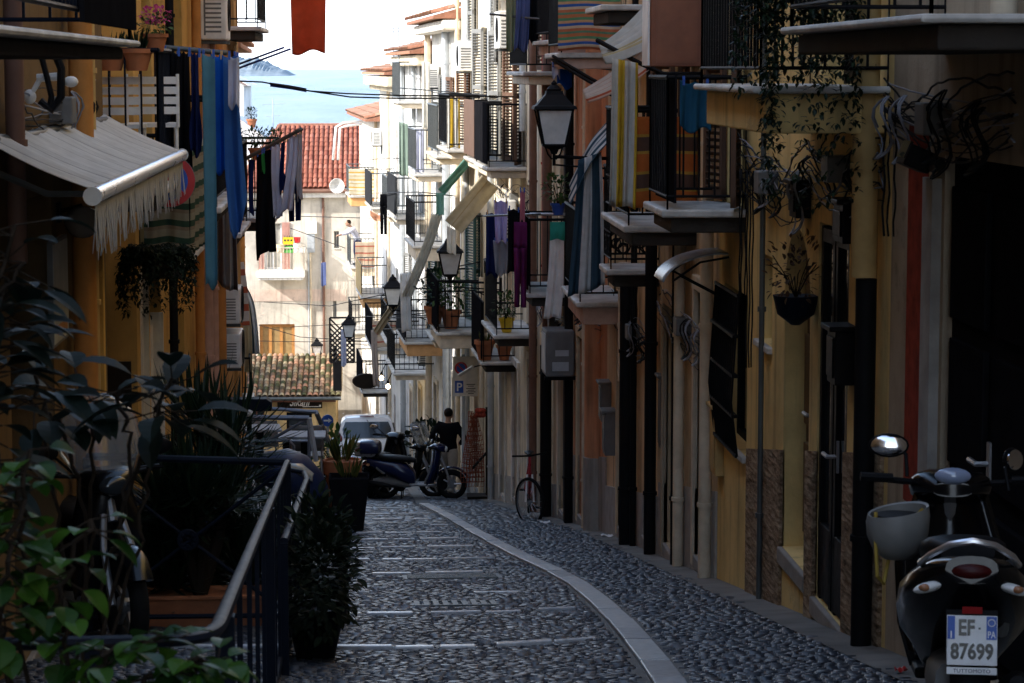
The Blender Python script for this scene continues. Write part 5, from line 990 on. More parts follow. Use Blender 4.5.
H.tileroof(.5, .95, 5.4, OLD, tile=.21); m = M(); m.tube([(-.2, .56, H.ztop - .07), (H.len + .2, .56, H.ztop - .07)], .07, 8); H.part(m, 'gutter', MT['greyiron']); H.band(0, H.len, H.ztop - .22, H.ztop - .06, .4, MT['redwood'], 'eaves_board'); H.finish()
# white gabled house and lower flat-roofed annexe beside the sea, seen past the laundry
H = House('house', 'white gabled house on the seafront, half hidden by the blue towel', (-5.5, 110), (-9.9, 110), -.75, W['LG'], depth=7); m = M(); m.prism([(-.3, H.ztop - .02), (H.len + .3, H.ztop - .02), (H.len / 2, H.ztop + 1.3)], -7, -.003, axis='y'); H.part(m, 'gable', W['LG'])
m = M()
for sgn in (-1, 1):
    c = H.len / 2; m.prism([(c, H.ztop + 1.32), (c + sgn * (c + .15), H.ztop - .02), (c + sgn * (c + .15), H.ztop - .0), (c, H.ztop + 1.44)][::sgn], -7.2, .25, axis='y')
H.part(m, 'roof', TILE); H.window(1.0, 1.5, H.ztop - 1.5, H.ztop - .5, frame=MT['greypaint']); H.finish()
H = House('house', 'low white annexe with sloping parapet and roof plants, left of the red roof', (-3.7, 106), (-5.6, 106), -3.4, W['LG'], depth=4); m = M(); m.prism([(0, H.ztop), (H.len, H.ztop), (H.len, H.ztop + 1.35)], -4, -.0, axis='y'); H.part(m, 'parapet', W['LG']); H.window(.4, .9, H.ztop - .9, H.ztop - .2, frame=MT['zinc']); H.finish()
# ------------------------------------------------------------------ lamps on the right-hand houses
GL = 'wrought iron street lanterns'
def lamp(label, px, py_bot, Y, H, k, grp=GL):
    c = at(px, py_bot, Y); nx = xr(Y); return lantern(label, c, (nx - .02, Y + .0, c.z - .06), grp, H=.8 * k)
lamp('largest and nearest black iron street lantern, above the blue and white striped curtain', 554, 154, 27.3, R4, .98)
lamp('iron street lantern above the black railed balcony, below the cream awning', 450, 280, 44.5, R6, 1.0)
lamp('iron street lantern on its arm left of the long white rolled awning', 393, 309, 58.0, R8, 1.0)
lamp('small iron street lantern beside the black lattice screen, far down the lane', 349, 340, 79, R10, 1.0)
lantern('dark lantern on the bone house wall above the mottled tile roof', at(320, 371, 99.2), (at(320, 371, 99.2).x, 99.98, at(320, 371, 99.2).z - .1), GL)
lantern('pale lantern on the bone house wall, higher of its pair', at(317, 358, 99.0), (at(317, 358, 99.0).x, 99.98, at(317, 358, 99.0).z - .1), GL)
m_, nt_, b_ = nm('lit_bulb'); b_.inputs['Emission Color'].default_value = (1, .72, .35, 1); b_.inputs['Emission Strength'].default_value = 14; b_.inputs['Base Color'].default_value = (1, .8, .5, 1)
for px, py, Y, lb in ((381.5, 378, 66, 'left, higher lit bulb hanging beside the oval wooden sign'), (388, 386.5, 65, 'right, lower lit bulb hanging beside the oval wooden sign')):
    P = at(px, py, Y); r = thing('hanging_bulb', lb, 'lamp', P, 0, 'lit bulbs by the oval sign'); m = M(); m.ell((0, 0, 0), (.055, .055, .065)); m.build('bulb', m_, r, smooth=True); m = M(); m.lathe([(.03, .07), (.04, .12), (.02, .16)], 10); m.tube([(0, 0, .15), (.1, 0, .35), (xr(Y) - P.x, 0, .4)], .015, 5); m.build('bulb_holder', MT['iron'], r)
P = at(366, 381, 61.5); r = thing('hanging_sign', 'dark oval wooden sign hanging above the white car', 'sign', P, 0); m = M(); m.lathe([(.01, -.05), (.28, -.05), (.31, -.02), (.31, .02), (.28, .05), (.01, .05)], 28, axis='y'); m.v = [(x * 1.1, y, z * .62) for x, y, z in m.v]; m.build('sign_board', MT['darkwood'], r, smooth=True); m = M(); m.tube([(0, 0, .18), (0, 0, .42), (xr(61.5) - P.x, 0, .42)], .018, 6); m.build('sign_bracket', MT['iron'], r)

# ------------------------------------------------------------------ air conditioners
def acr(H, label, px, py, w=.8, h=.55):
    p = H.hit(px, py, .0); return ac_unit(label, H.world(p.x, 0, p.z), H.rz, w, h)
acr(R6, 'cream air conditioner high on the cream house beside the brown pipe', 517, 30, .85, .62); acr(R7, 'white air conditioner high on the straw house left of the brown corner pipe', 474, 56, .85, .6); acr(R8, 'grey white air conditioner under the tiled eave of the pale house', 440, 76)
acr(R6, 'cream air conditioner behind the hanging lilac shirt', 518, 218, .8, .62); acr(R10, 'white air conditioner over the red roof, by the white bent pipes', 382, 137); acr(L4, 'upper air conditioner under the flower balcony of the rust orange house', 213, 304, .7, .42); acr(L4, 'lower air conditioner on the rust orange house, beneath its twin', 214, 348, .7, .42)
acr(R8, 'air conditioner below the balcony with orange soffit', 431, 352, .8, .55); acr(L3, 'dark fronted air conditioner high on the amber house by the laundry', 197, 12, .85, .62)
p = R4b.hit(575, 352, 0); r = thing('wall_cabinet', 'tall grey utility cabinet on the salmon house beneath the white rolled curtain', 'utility cabinet', R4b.world(p.x, 0, p.z - .3), R4b.rz); m = M(); m.box(-.3, .04, 0, .3, .42, .62); m.build('casing', MT['greyplastic'], r, bevel=.02); m = M(); m.box(-.308, .12, .28, -.3, .3, .36); m.box(-.308, .12, .08, -.3, .34, .2); m.box(-.25, .42, .05, .25, .43, .57); m.build('door', MT['zinc'], r); m = M(); m.box(-.25, 0, -.05, -.2, .44, -.004); m.build('bracket', MT['iron'], r); m = M(); m.box(.2, 0, -.05, .25, .44, -.004); m.build('bracket', MT['iron'], r)
P = R2.world(R2.U(19.9), 0, 0); r = thing('wall_cabinet', 'tall red brown metal cabinet hung between the black balcony railing and striped awnings', 'cabinet', (2.85, 20.5, .01), PI / 2); m = M(); m.box(-.2, .15, .0, .25, .58, .56); m.box(-.2, .02, .03, .25, .15, .08); m.build('casing', mat('red_brown_metal', (.23, .075, .035), .45), r, bevel=.01); m = M(); m.box(-.19, .585, .01, .24, .60, .55); m.build('edge_strip', MT['whitepaint'], r); m = M(); m.box(-.206, .2, .03, -.2, .53, .53); m.build('door', mat('red_brown_door', (.25, .085, .04), .4), r)

# ------------------------------------------------------------------ fabrics
C = dict(multi=stripes('rainbow_striped_canvas', [((.62, .22, .10), .035), ((.14, .34, .18), .03), ((.68, .40, .22), .03), ((.05, .14, .45), .03), ((.70, .55, .38), .03), ((.60, .20, .10), .03), ((.16, .32, .20), .025)], 1),
 orange=stripes('orange_brown_canvas', [((.62, .19, .05), .15), ((.58, .38, .08), .025), ((.15, .09, .07), .12), ((.58, .38, .08), .025)], 1), yellow=stripes('yellow_white_canvas', [((.62, .60, .54), .055), ((.66, .44, .05), .06), ((.56, .53, .48), .035)], 0),
 bluewhite=stripes('blue_white_canvas', [((.045, .09, .13), .075), ((.66, .67, .66), .085)], 0), cream=stripes('cream_canvas', [((.68, .60, .44), .16), ((.55, .44, .27), .02), ((.66, .58, .42), .12)], 0), pinkstripe=stripes('pink_cream_canvas', [((.55, .38, .30), .06), ((.42, .10, .05), .03), ((.60, .50, .42), .06)], 0), greystripe=stripes('grey_yellow_canvas', [((.50, .50, .46), .14), ((.48, .40, .22), .03), ((.55, .54, .50), .10)], 0),
 check=stripes('yellow_check_cloth', [((.72, .66, .50), .10), ((.66, .42, .10), .05), ((.74, .70, .58), .08), ((.62, .45, .20), .03)], 1), redband=stripes('red_cream_cloth', [((.62, .50, .38), .13), ((.45, .14, .10), .05), ((.60, .46, .32), .06)], 1), redwhite=stripes('red_white_canvas', [((.62, .58, .54), .16), ((.48, .13, .07), .10)], 1), greencheck=stripes('green_cream_cloth', [((.36, .34, .26), .06), ((.05, .10, .07), .05), ((.30, .25, .18), .03)], 1),
 white=cloth('white_canvas', (.84, .83, .80), k=.4), ivory=cloth('ivory_canvas', (.84, .81, .73), k=.4), teal=cloth('teal_net', (.05, .38, .30), k=.4), green=cloth('turquoise_awning', (.20, .42, .36), k=.3), beige=cloth('beige_canvas', (.55, .46, .30)), brown=cloth('brown_canvas', (.14, .09, .06)), awn=None,
 black=cloth('black_cotton', (.010, .010, .012)), navy=cloth('navy_cotton', (.012, .020, .085)), royal=cloth('royal_blue_cotton', (.01, .10, .48)), sky=cloth('mid_blue_terry', (.045, .14, .40)), dusk=cloth('faded_teal_sheet', (.10, .25, .33)), pale=cloth('pale_blue_cotton', (.60, .62, .74)), lilac=cloth('lilac_cotton', (.60, .52, .80)), grey=cloth('grey_jersey', (.42, .42, .45)), purple=cloth('plum_cotton', (.15, .025, .11)), olive=cloth('sage_cotton', (.30, .33, .20)), denim=cloth('denim_blue', (.10, .13, .28)), red=cloth('brick_red_cloth', (.66, .17, .08), k=.7), khaki=cloth('khaki_cloth', (.52, .42, .27)), pinkc=cloth('pink_cotton', (.55, .20, .25)))
C['awn'] = stripes('sun_bleached_awning', [((.70, .69, .66), .33), ((.40, .39, .38), .025), ((.66, .65, .62), .22), ((.50, .49, .47), .02)], 0); C['brownstripe'] = stripes('brown_grey_stripe_cloth', [((.36, .33, .31), .07), ((.11, .07, .06), .045), ((.42, .39, .37), .03)], 0); C['scal'] = stripes('awning_fringe', [((.60, .58, .54), .05), ((.48, .46, .43), .02)], 0)
# multicoloured drape on the second balcony of the rose house
sheet('balcony_drape', 'rainbow striped canvas drape tied round the upper balcony above the nearest lantern', 'drape', C['multi'], (2.085, 27.86, 1.22), (2.78, 27.86, 1.22), 1.02, 3, .012, seed=1, pegs=False)
sheet('balcony_drape', 'orange and brown banded drape filling the end of the balcony beside the black screen', 'drape', C['orange'], (2.24, 21.66, -.42), (2.84, 21.66, -.42), .78, 3, .012, seed=2, pegs=False)
sheet('balcony_drape', 'small yellow checked drape round the far sunlit balcony above the red banded one', 'drape', C['check'], (xr(88) - .93, 87.5, -3.5), (xr(88) + .03, 87.6, -3.5), .9, 2, .02, seed=3, pegs=False)
sheet('balcony_drape', 'cream and red banded drape on the far balcony where the man leans out', 'drape', C['redband'], (xr(88) - .72, 87.5, -6.05), (xr(88) + .12, 87.6, -6.05), .88, 2, .02, seed=4, pegs=False)
sheet('balcony_drape', 'green and cream checked drape on the low balcony behind the no parking disc', 'drape', C['greencheck'], (-1.86, 20.62, -.62), (-1.49, 20.62, -.62), .92, 2, .015, seed=5, pegs=False); 
sheet('balcony_drape', 'dark green checked netting along the street side of the low left balcony', 'drape', C['greencheck'], (-1.475, 20.66, -.62), (-1.475, 22.5, -.62), .92, 4, .015, seed=6, pegs=False)
sheet('balcony_drape', 'faded red and grey striped drape on the low far balcony beside the brown rolled awning', 'drape', C['redband'], (xr(74) - .86, 73.9, -7.45), (xr(74) - .05, 73.95, -7.45), .8, 2, .02, seed=7, pegs=False)
# awnings at upper right
bar = [(2.84, 23.05, .05), (2.27, 23.0, .10)]
ribbon('awning', 'grey and yellow striped awning swooping from the top edge down to a dark bar', 'awning', C['greystripe'], [at(690, -18, 21.9), at(668, 6, 21.9), at(645, 28, 21.9), at(622, 44, 21.9), at(602, 54, 21.9)], 1.3, (0, 1, .28), 4, .035, widths=[(0, 1.5), (.5, 1.1), (1, .45)])
ribbon('awning', 'pink and red striped awning strip under the grey and yellow one', 'awning', C['pinkstripe'], [at(700, -8, 24.9), at(672, 26, 24.9), at(645, 56, 24.9), at(615, 80, 24.9), at(585, 96, 24.9)], 1.2, (0, 1, .22), 4, .03, widths=[(0, 1.3), (.6, .9), (1, .4)])
sheet('awning_curtain', 'yellow and grey diagonal striped curtain hanging from the dark bar next to the orange drape', 'curtain', C['yellow'], at(612, 58, 21.45), at(638, 63, 21.45), 1.25, 3, .03, seed=8, pegs=False, sway=(-.02, 0))
cable('dark awning bar slanting over the rose house balconies', [[at(597, 40, 21.9), at(640, 63, 21.5), at(664, 74, 21.3), at(722, 74, 21.1)]], .022, MT['iron'], 'awning_bar', 'awning bar')
cable('dark rusty awning arm slanting below the rainbow striped drape', [[at(553, 56, 28), at(590, 78, 27.4), at(614, 91, 27.0), at(640, 96, 26.8)], [at(553, 60, 28), at(612, 95, 27.0)]], .02, MT['iron'], 'awning_bar', 'awning bar')
ribbon('awning', 'blue and white striped awning sloping under the nearest lantern arm', 'awning', C['bluewhite'], [at(632, 100, 27.2), at(610, 128, 27.2), at(590, 152, 27.2), at(570, 192, 27.2)], 1.0, (.1, 1, .22), 2, .015)
sheet('awning_curtain', 'tall blue and white striped curtain hanging in folds below the nearest lantern', 'curtain', C['bluewhite'], at(578, 160, 26.8), at(601, 152, 26.8), 1.46, 3, .03, seed=9, pegs=False, taper=1.65, sway=(-.03, 0))
sheet('awning_curtain', 'long white rolled curtain with a teal top, hanging right of the plum trousers', 'curtain', C['white'], at(550, 238, 31), at(564, 238, 31), 1.0, 2, .03, seed=10, pegs=False, taper=1.25, sway=(-.06, 0))
sheet('curtain_header', 'short teal cloth at the head of the long white rolled curtain', 'cloth', C['teal'], at(550, 222, 30.9), at(565, 222, 30.9), .22, 1, .02, seed=11, pegs=False)
ribbon('awning', 'cream slatted awning hanging over the balcony above the second lantern', 'awning', C['cream'], [at(490, 182, 44), at(475, 200, 44), at(462, 216, 44), at(453, 227, 44)], .42, (.73, .4, -.62), 2, .012)
sheet('awning_curtain', 'short cream valance hanging under the cream slatted awning', 'curtain', C['ivory'], at(447, 226, 43.6), at(456, 230, 43.6), .45, 2, .02, seed=12, pegs=False)
ribbon('awning', 'turquoise awning cloth slanting below the sunlit upper balconies', 'awning', C['green'], [at(467, 162, 49.5), at(454, 177, 49.5), at(441, 192, 49.5)], .20, (.7, .5, -.6), 2, .02)
sheet('awning_curtain', 'short turquoise flap hanging from the end of the turquoise awning', 'curtain', C['green'], at(436, 193, 49.4), at(444, 193, 49.4), .44, 1, .02, seed=60, pegs=False)
ribbon('awning_curtain', 'long off white rolled awning falling from the turquoise cloth to the third lantern', 'curtain', C['ivory'], [at(437, 214, 49.4), at(429, 240, 49.6), at(418, 268, 49.8), at(406, 296, 50)], .22, (1, .3, 0), 4, .04)
sheet('awning_curtain', 'white hanging cloth below the long off white rolled awning', 'curtain', C['white'], at(400, 274, 50), at(410, 272, 50), 1.18, 2, .03, seed=13, pegs=False, sway=(.03, 0))
sheet('awning_curtain', 'flat cream curtain strip hanging beside the flower pot balcony', 'curtain', C['khaki'], at(484, 273, 40.5), at(494, 273, 40.5), .98, 1, .01, seed=14, pegs=False)
ribbon('awning', 'small tan awning slanting left of the third lantern', 'awning', C['khaki'], [at(402, 296, 60), at(394, 306, 60), at(384, 320, 60), at(376, 333, 60)], .22, (.7, .5, -.6), 2, .02)
sheet('awning_curtain', 'narrow pale brown cloth hanging by the oval wooden sign', 'curtain', cloth('mushroom_cloth', (.52, .44, .38)), at(371, 330, 60), at(377, 331, 60), 1.35, 2, .03, seed=61, pegs=False, sway=(.05, 0))
sheet('awning_curtain', 'yellow and white striped towel curtain on the grey railed balcony, sunlit at the top', 'curtain', C['yellow'], at(447, 98, 46.4), at(460, 98, 46.4), .92, 2, .02, seed=15, pegs=False)
sheet('awning_curtain', 'green grey cloth screen on the sunlit balcony of the pale house', 'curtain', cloth('sage_screen', (.25, .33, .27)), at(399, 122, 57.2), at(408, 124, 57.2), 1.2, 2, .02, seed=16, pegs=False); sheet('awning_curtain', 'pale grey curtain tied at the sunlit balcony next to the green cloth screen', 'curtain', C['pale'], at(413, 128, 58), at(424, 128, 58), 1.05, 2, .03, seed=17, pegs=False)
sheet('awning_curtain', 'off white curtain gathered at the tiled eave of the pale house', 'curtain', C['ivory'], at(422, 62, 56.6), at(430, 62, 56.6), 1.5, 2, .03, seed=18, pegs=False)
# left curtains beyond the rust house
ribbon('awning_curtain', 'beige and khaki curtain curving down at the left edge of the square', 'curtain', C['beige'], [at(238, 288, 43.5), at(244, 300, 43.2), at(248, 330, 43), at(249, 372, 43)], .16, (1, -.5, 0), 2, .03); ribbon('awning_curtain', 'grey and teal curtain beside the beige one at the left edge of the square', 'curtain', C['bluewhite'], [at(243, 288, 44.5), at(250, 304, 44.2), at(254, 330, 44), at(256, 354, 44)], .18, (1, -.5, 0), 2, .03)
ribbon('awning', 'red and white striped awning behind the two left air conditioners', 'awning', C['redwhite'], [at(226, 262, 39), at(230, 292, 38.8), at(232, 326, 38.6)], .55, (1, 0, 0), 1, .02)
# ------------------------------------------------------------------ laundry
LG_ = 'laundry hung out over the lane'
def pole(label, pts, r=.018, mt=None): return cable(label, [pts], r, mt or MT['greyiron'], 'laundry_pole', 'laundry pole')
A0, A1 = at(160, 47, 20.1), at(227, 53, 20.1); pole('dark laundry pole by the pink flowers, carrying black and blue laundry', [A0, A1], .022)
al = lambda t: lerp(A0, A1, t)
sheet('black_shirt', 'wide black shirt hanging nearest the pink flower pot', 'shirt', C['black'], at(163, 50, 19.95), at(181, 52, 19.95), .92, 2, .03, LG_, seed=20); sheet('black_dress', 'long black dress beside the wide black shirt on the left pole', 'dress', C['black'], at(176, 51, 20.1), at(191, 52, 20.1), .98, 2, .03, LG_, seed=21, prof=taper_prof(.7, 1)); sheet('navy_shirt', 'navy shirt hanging between the black dress and the faded teal sheet', 'shirt', C['navy'], at(188, 52, 19.9), at(201, 53, 19.9), .80, 2, .03, LG_, seed=22, prof=shirt_prof)
sheet('sheet', 'long narrow faded teal sheet on the left pole reaching lowest', 'sheet', C['dusk'], at(202, 54, 19.9), at(215, 54, 19.9), 1.84, 1, .02, LG_, seed=23, taper=.9); sheet('royal_shirt', 'bright royal blue shirt between the teal sheet and the big blue towel', 'shirt', C['royal'], at(211, 54, 20.0), at(223, 55, 20.0), .93, 1, .025, LG_, seed=24, taper=1.1); sheet('towel', 'big mid blue towel with a pointed lower end, outermost on the left pole', 'towel', C['sky'], at(219, 54, 20.1), at(237, 56, 20.1), 1.44, 1, .03, LG_, seed=25, prof=lambda t: (0 + .1 * t, 1 + .25 * t - max(0, t - .8) * 3.2), sway=(.06, 0)); sheet('pale_shirt', 'pale blue cloth over the end of the left pole next to the towel', 'cloth', C['pale'], at(228, 55, 19.8), at(239, 57, 19.8), .40, 1, .03, LG_, seed=26)
sheet('striped_cloth', 'brown and grey striped cloth hanging below the big blue towel', 'cloth', C['brownstripe'], at(213, 160, 27.5), at(234, 172, 27.5), 1.32, 3, .05, LG_, seed=27, taper=1.25)
pole('short dark rod above the brown and grey striped cloth', [Vector((-1.9, 27.5, at(213, 159, 27.5).z + .01)), at(237, 172, 27.5)], .014); pole('thin rod carrying the royal blue cloth behind the nearest lantern', [at(550, 63, 29.1), Vector((xr(29.1), 29.1, at(575, 70, 29.1).z))], .012)
B0, B1 = at(236, 164, 33.2), at(302, 129, 32.6); pole('grey laundry pole slanting up across the red tiled roof', [B0, B1], .028)
bl = lambda t: lerp(B0, B1, t) - Vector((0, 0, .02))
sheet('black_cloth', 'narrow black cloth at the wall end of the slanting pole', 'cloth', C['black'], bl(.02), bl(.10), .95, 1, .02, LG_, seed=30); sheet('grey_scarf', 'narrow grey scarf near the wall end of the slanting pole', 'scarf', C['grey'], bl(.11), bl(.16), .72, 1, .02, LG_, seed=31); sheet('navy_cloth', 'navy cloth beside the narrow grey scarf on the slanting pole', 'cloth', C['navy'], bl(.18), bl(.26), .75, 1, .02, LG_, seed=32); sheet('black_coat', 'large black coat with a green strip, lowest garment on the slanting pole', 'coat', C['black'], bl(.30), bl(.56), 1.36, 2, .04, LG_, seed=33, taper=1.15)
sheet('green_cloth', 'thin green cloth over the large black coat', 'cloth', cloth('leaf_green_cotton', (.04, .28, .06)), bl(.40) - Vector((0, .08, 0)), bl(.44) - Vector((0, .08, 0)), .27, 1, .01, LG_, seed=34); sheet('lilac_grey_shirt', 'lilac grey shirt hanging right of the large black coat', 'shirt', C['pale'], bl(.55), bl(.68), .95, 2, .03, LG_, seed=35, taper=.9); sheet('blue_shirt', 'royal blue short shirt in the middle of the slanting pole', 'shirt', C['navy'], bl(.66), bl(.76), .66, 2, .03, LG_, seed=36, prof=shirt_prof)
sheet('dotted_shirt', 'pale lilac long shirt with wide sleeve near the outer end of the slanting pole', 'shirt', C['pale'], bl(.76), bl(.92), .98, 2, .035, LG_, seed=37, sway=(-.08, 0), taper=1.2); sheet('grey_shirt', 'grey lilac shirt at the outer end of the slanting pole', 'shirt', C['grey'], bl(.90), bl(.99), .86, 1, .03, LG_, seed=38); trousers('dark navy trousers low at the outer end of the slanting pole', C['navy'], at(288, 170, 32.8), at(301, 168, 32.8), .68, LG_, 3)
for i, (a, b) in enumerate((((234, 66), (284, 47.5)), ((234, 70), (290.5, 49)))): pole(('upper' if i == 0 else 'lower') + ' of the two blue rods jutting out against the sky', [at(*a, 36), at(*b, 35.6)], .016, MT['bluepole'])
cable('thin dark line crossing the lane in front of the sea', [[at(237, 81, 36.3), at(262, 82, 36.5), at(310, 91, 37), at(345, 93.5, 38), at(400, 95.5, 39), at(530, 97, 41)], [at(303, 90, 37), at(350, 97, 38), at(400, 98.5, 39), at(480, 98, 40.4)]], .012); ribbon('rolled_awning', 'rolled navy cloth on the line crossing in front of the sea', 'cloth roll', C['navy'], [at(270, 84.5, 36.6), at(290, 87.5, 36.8), at(306, 90.5, 37)], .06, (0, .3, 1), 1, .012)
sheet('red_cloth', 'brick red cloth hanging against the white sky at the top edge', 'cloth', C['red'], at(290, -16, 33), at(326, -18, 33), .90, 1, .03, seed=40, taper=.92)
cable('line from which the brick red cloth hangs, just above the view', [[at(180, -18, 30), at(330, -19, 33.2), at(560, -24, 38)]], .01)
# right-hand laundry
D0, D1 = at(484, 216, 36.0), at(540, 214, 33.0); pole('dark laundry rail holding the lilac shirt and plum trousers', [D0, D1], .016); pole('lower pale laundry rail below the balcony plants', [at(530, 214, 33.4), at(583, 214.5, 33.0)], .02, MT['zinc'])
sheet('lilac_shirt', 'lilac and grey long shirt hanging over the lane, leftmost of the right-hand laundry', 'shirt', C['lilac'], at(494, 200, 36.1), at(508, 201, 36.1), .60, 2, .03, LG_, seed=41, taper=.75); sheet('grey_shirt', 'grey jersey hanging below the lilac shirt', 'jersey', C['grey'], at(493, 240, 36.2), at(509, 241, 36.2), .50, 2, .03, LG_, seed=42, taper=.7); sheet('black_shirt', 'black garment behind the lilac and grey shirt', 'shirt', C['navy'], at(486, 212, 36.5), at(498, 214, 36.5), .92, 2, .02, LG_, seed=43); sheet('black_shirt', 'black shirt between the lilac shirt and plum trousers', 'shirt', C['black'], at(508, 208, 33.5), at(520, 210, 33.5), .86, 2, .03, LG_, seed=44); trousers('plum purple trousers hanging lowest beside the black shirt', C['purple'], at(514, 222, 33.4), at(527, 222, 33.4), 1.15, LG_, 5); sheet('pink_strap', 'thin pink garment above the plum trousers', 'cloth', C['pinkc'], at(520, 190, 33.4), at(525, 190, 33.4), .42, 1, .01, LG_, seed=45)
sheet('olive_trousers', 'sage green cloth at the top edge, left of the denim blue one', 'cloth', C['olive'], at(506, -6, 33), at(518, -6, 33), .73, 2, .03, LG_, seed=46); sheet('denim_cloth', 'denim blue cloth with frayed end at the top edge', 'cloth', C['denim'], at(516, -6, 32.9), at(530, -6, 32.9), .73, 2, .03, LG_, seed=47, sway=(-.03, 0)); sheet('black_cloth', 'black cloth at the top edge right of the denim blue one', 'cloth', C['black'], at(528, -6, 33.1), at(538, -6, 33.1), .62, 1, .03, LG_, seed=48)
pole('dark laundry rods by the cream air conditioner at the top', [at(490, 14, 33.3), at(548, 20, 32.6)], .016)
sheet('blue_cloth', 'royal blue cloth on the dark balcony behind the nearest lantern', 'cloth', C['royal'], at(557, 66, 29.2), at(572, 70, 29.2), .22, 1, .02, LG_, seed=49); sheet('pale_cloth', 'pale blue cloth beside the royal blue one behind the nearest lantern', 'cloth', C['pale'], at(552, 64, 29.0), at(560, 66, 29.0), .14, 1, .02, LG_, seed=50); sheet('blue_shorts', 'teal blue shorts hanging over the railing below the red brown cabinet', 'shorts', cloth('petrol_cotton', (.02, .09, .16)), at(680, 80, 18.75), at(711, 84, 18.75), .36, 2, .02, LG_, seed=51)
trousers('small black trousers on a line in front of the far white house', C['black'], at(380, 194, 62), at(387, 194, 62), 1.0, LG_, 6); sheet('blue_shirt', 'small denim blue shirt on the wall line of the bone house', 'shirt', C['denim'], at(321, 262, 99.3), at(326, 262, 99.3), .95, 1, .03, LG_, seed=52); sheet('black_cloth', 'small black cloth hanging by the black lattice screen', 'cloth', C['black'], at(333, 345, 88), at(337, 345, 88), .65, 1, .02, LG_, seed=53); sheet('peach_cloth', 'small peach cloth over the rail of the far white balcony', 'cloth', cloth('peach_cotton', (.60, .30, .18)), at(370, 210, 72.5), at(381, 216, 72.5), .2, 1, .03, LG_, seed=54); sheet('grey_towel', 'pale grey towel hanging down beside the black lattice screen', 'towel', C['pale'], at(341, 330, 79), at(346, 328, 79), 1.2, 1, .04, LG_, seed=55)
# cables spanning the lane
cable('sagging cables from the bone house wall to the right-hand balconies', [[at(290, 216, 98), at(400, 219, 80), at(505, 215, 42)], [at(290, 228, 99.7), at(345, 248, 90)], [at(264, 302, 99.7), at(330, 306, 92), at(395, 292, 64)], [at(259, 325, 99.7), at(300, 337, 98), at(345, 340, 86)]], .014); cable('two level cables over the shop roof', [[at(258, 341, 99.6), at(318, 342, 97), at(362, 338, 82)], [at(290, 327, 99.6), at(345, 324, 95), at(430, 312, 58)]], .013)
cable('cables running past the third lantern to the black railed balcony', [[at(360, 316, 70), at(395, 318, 58), at(470, 316, 46)], [at(372, 329, 68), at(440, 329, 48)], [at(380, 300, 66), at(440, 270, 50), at(480, 262, 44)]], .012); cable('cables looped along the upper sunlit balconies', [[at(365, 160, 80), at(390, 158, 70), at(430, 160, 56)], [at(378, 193, 68), at(420, 192, 56), at(455, 196, 50)], [at(400, 88, 56), at(450, 92, 50), at(520, 100, 42)]], .012)
tangle('messy black cable bundle under the ochre balcony by the curved canopy', R2, R2.U(18.9), R2.U(15.8), -.75 - R2.zb, 14, .34, 1, 5, drops=((R2.U(18.6), -1.7 - R2.zb), (R2.U(18.2), -2.2 - R2.zb))); tangle('messy black and grey cable bundle under the nearest right balcony', R1, R1.U(13.5), R1.U(10.8), -.20 - R1.zb, 16, .30, 2, 6, drops=((R1.U(13.3), -.9 - R1.zb),)); tangle('cable bundle between the ochre house pipe and the balcony above', R2, R2.U(15.9), R2.U(13.6), -.55 - R2.zb, 14, .36, 3, 6, drops=((R2.U(13.8), .3 - R2.zb),))
tangle('cable bundle under the ornate scroll balcony of the rose house', R4, R4.U(24.5), R4.U(28.8), -2.75 - R4.zb, 12, .35, 4, 5, drops=((R4.U(26.2), -2.1 - R4.zb),)); tangle('cable bundle over the tall grey utility cabinet', R4b, R4b.U(30.1), R4b.U(33.2), -3.05 - R4b.zb, 12, .4, 5, 5); tangle('cable bundle by the curved canopy on the taupe house', R3, R3.U(20.5), R3.U(24.2), -2.25 - R3.zb, 10, .3, 6, 4); tangle('cable bundle beneath the balcony with the plum trousers', R5, R5.U(33.7), R5.U(37.6), -3.55 - R5.zb, 9, .3, 7, 3); tangle('cable bundle above the cream awning on the left houses', L1, L1.U(16.8), L1.U(13.0), -.20 - L1.zb, 9, .2, 8, 2); tangle('cable bundle along the cream house under its black screens', R6, R6.U(38.2), R6.U(45.5), -2.1 - R6.zb, 9, .4, 9, 3)
# curved canopy over the taupe door
r = thing('door_canopy', 'curved translucent canopy jutting from the wall over a dark doorway', 'canopy', (2.85, 19.9, -1.74), PI / 2); m = M(); m.grid(lambda a, b: ((-.3 + a * .6, .03 + .52 * math.sin(b * PI / 2 * .92), .28 - .24 * (1 - math.cos(b * PI / 2 * .96))), (a, b)), 6, 12); m.build('canopy_sheet', mat('canopy_plastic', (.30, .33, .36), .3), r, smooth=True, solid=.012)
for x in (-.27, .27): m = M(); m.tube([(x, .02, .25), (x, .25, .21), (x, .47, .06)], .010, 6); m.tube([(x, .02, -.1), (x, .4, .1)], .010, 6); m.build('canopy_bracket', MT['iron'], r)
# floodlight and its arm
r = thing('floodlight', 'black floodlight on an arm above the dark doorway', 'floodlight', R1.world(R1.U(12.45), 0, -.45 - R1.zb), R1.rz); m = M(); m.obox((-.02, .12, .0), (.2, .14, .11), (.4, 0, 0)); m.build('lamp_housing', MT['blackplastic'], r, bevel=.01); m = M(); m.obox((-.02, .175, .045), (.17, .015, .09), (.4, 0, 0)); m.build('lamp_glass', MT['glass'], r); m = M(); m.tube([(0, 0, -.02), (0, .08, -.02)], .02, 8); m.tube([(-.1, .05, -.04), (-.35, .07, -.02)], .03, 8); m.build('lamp_arm', MT['blackplastic'], r)
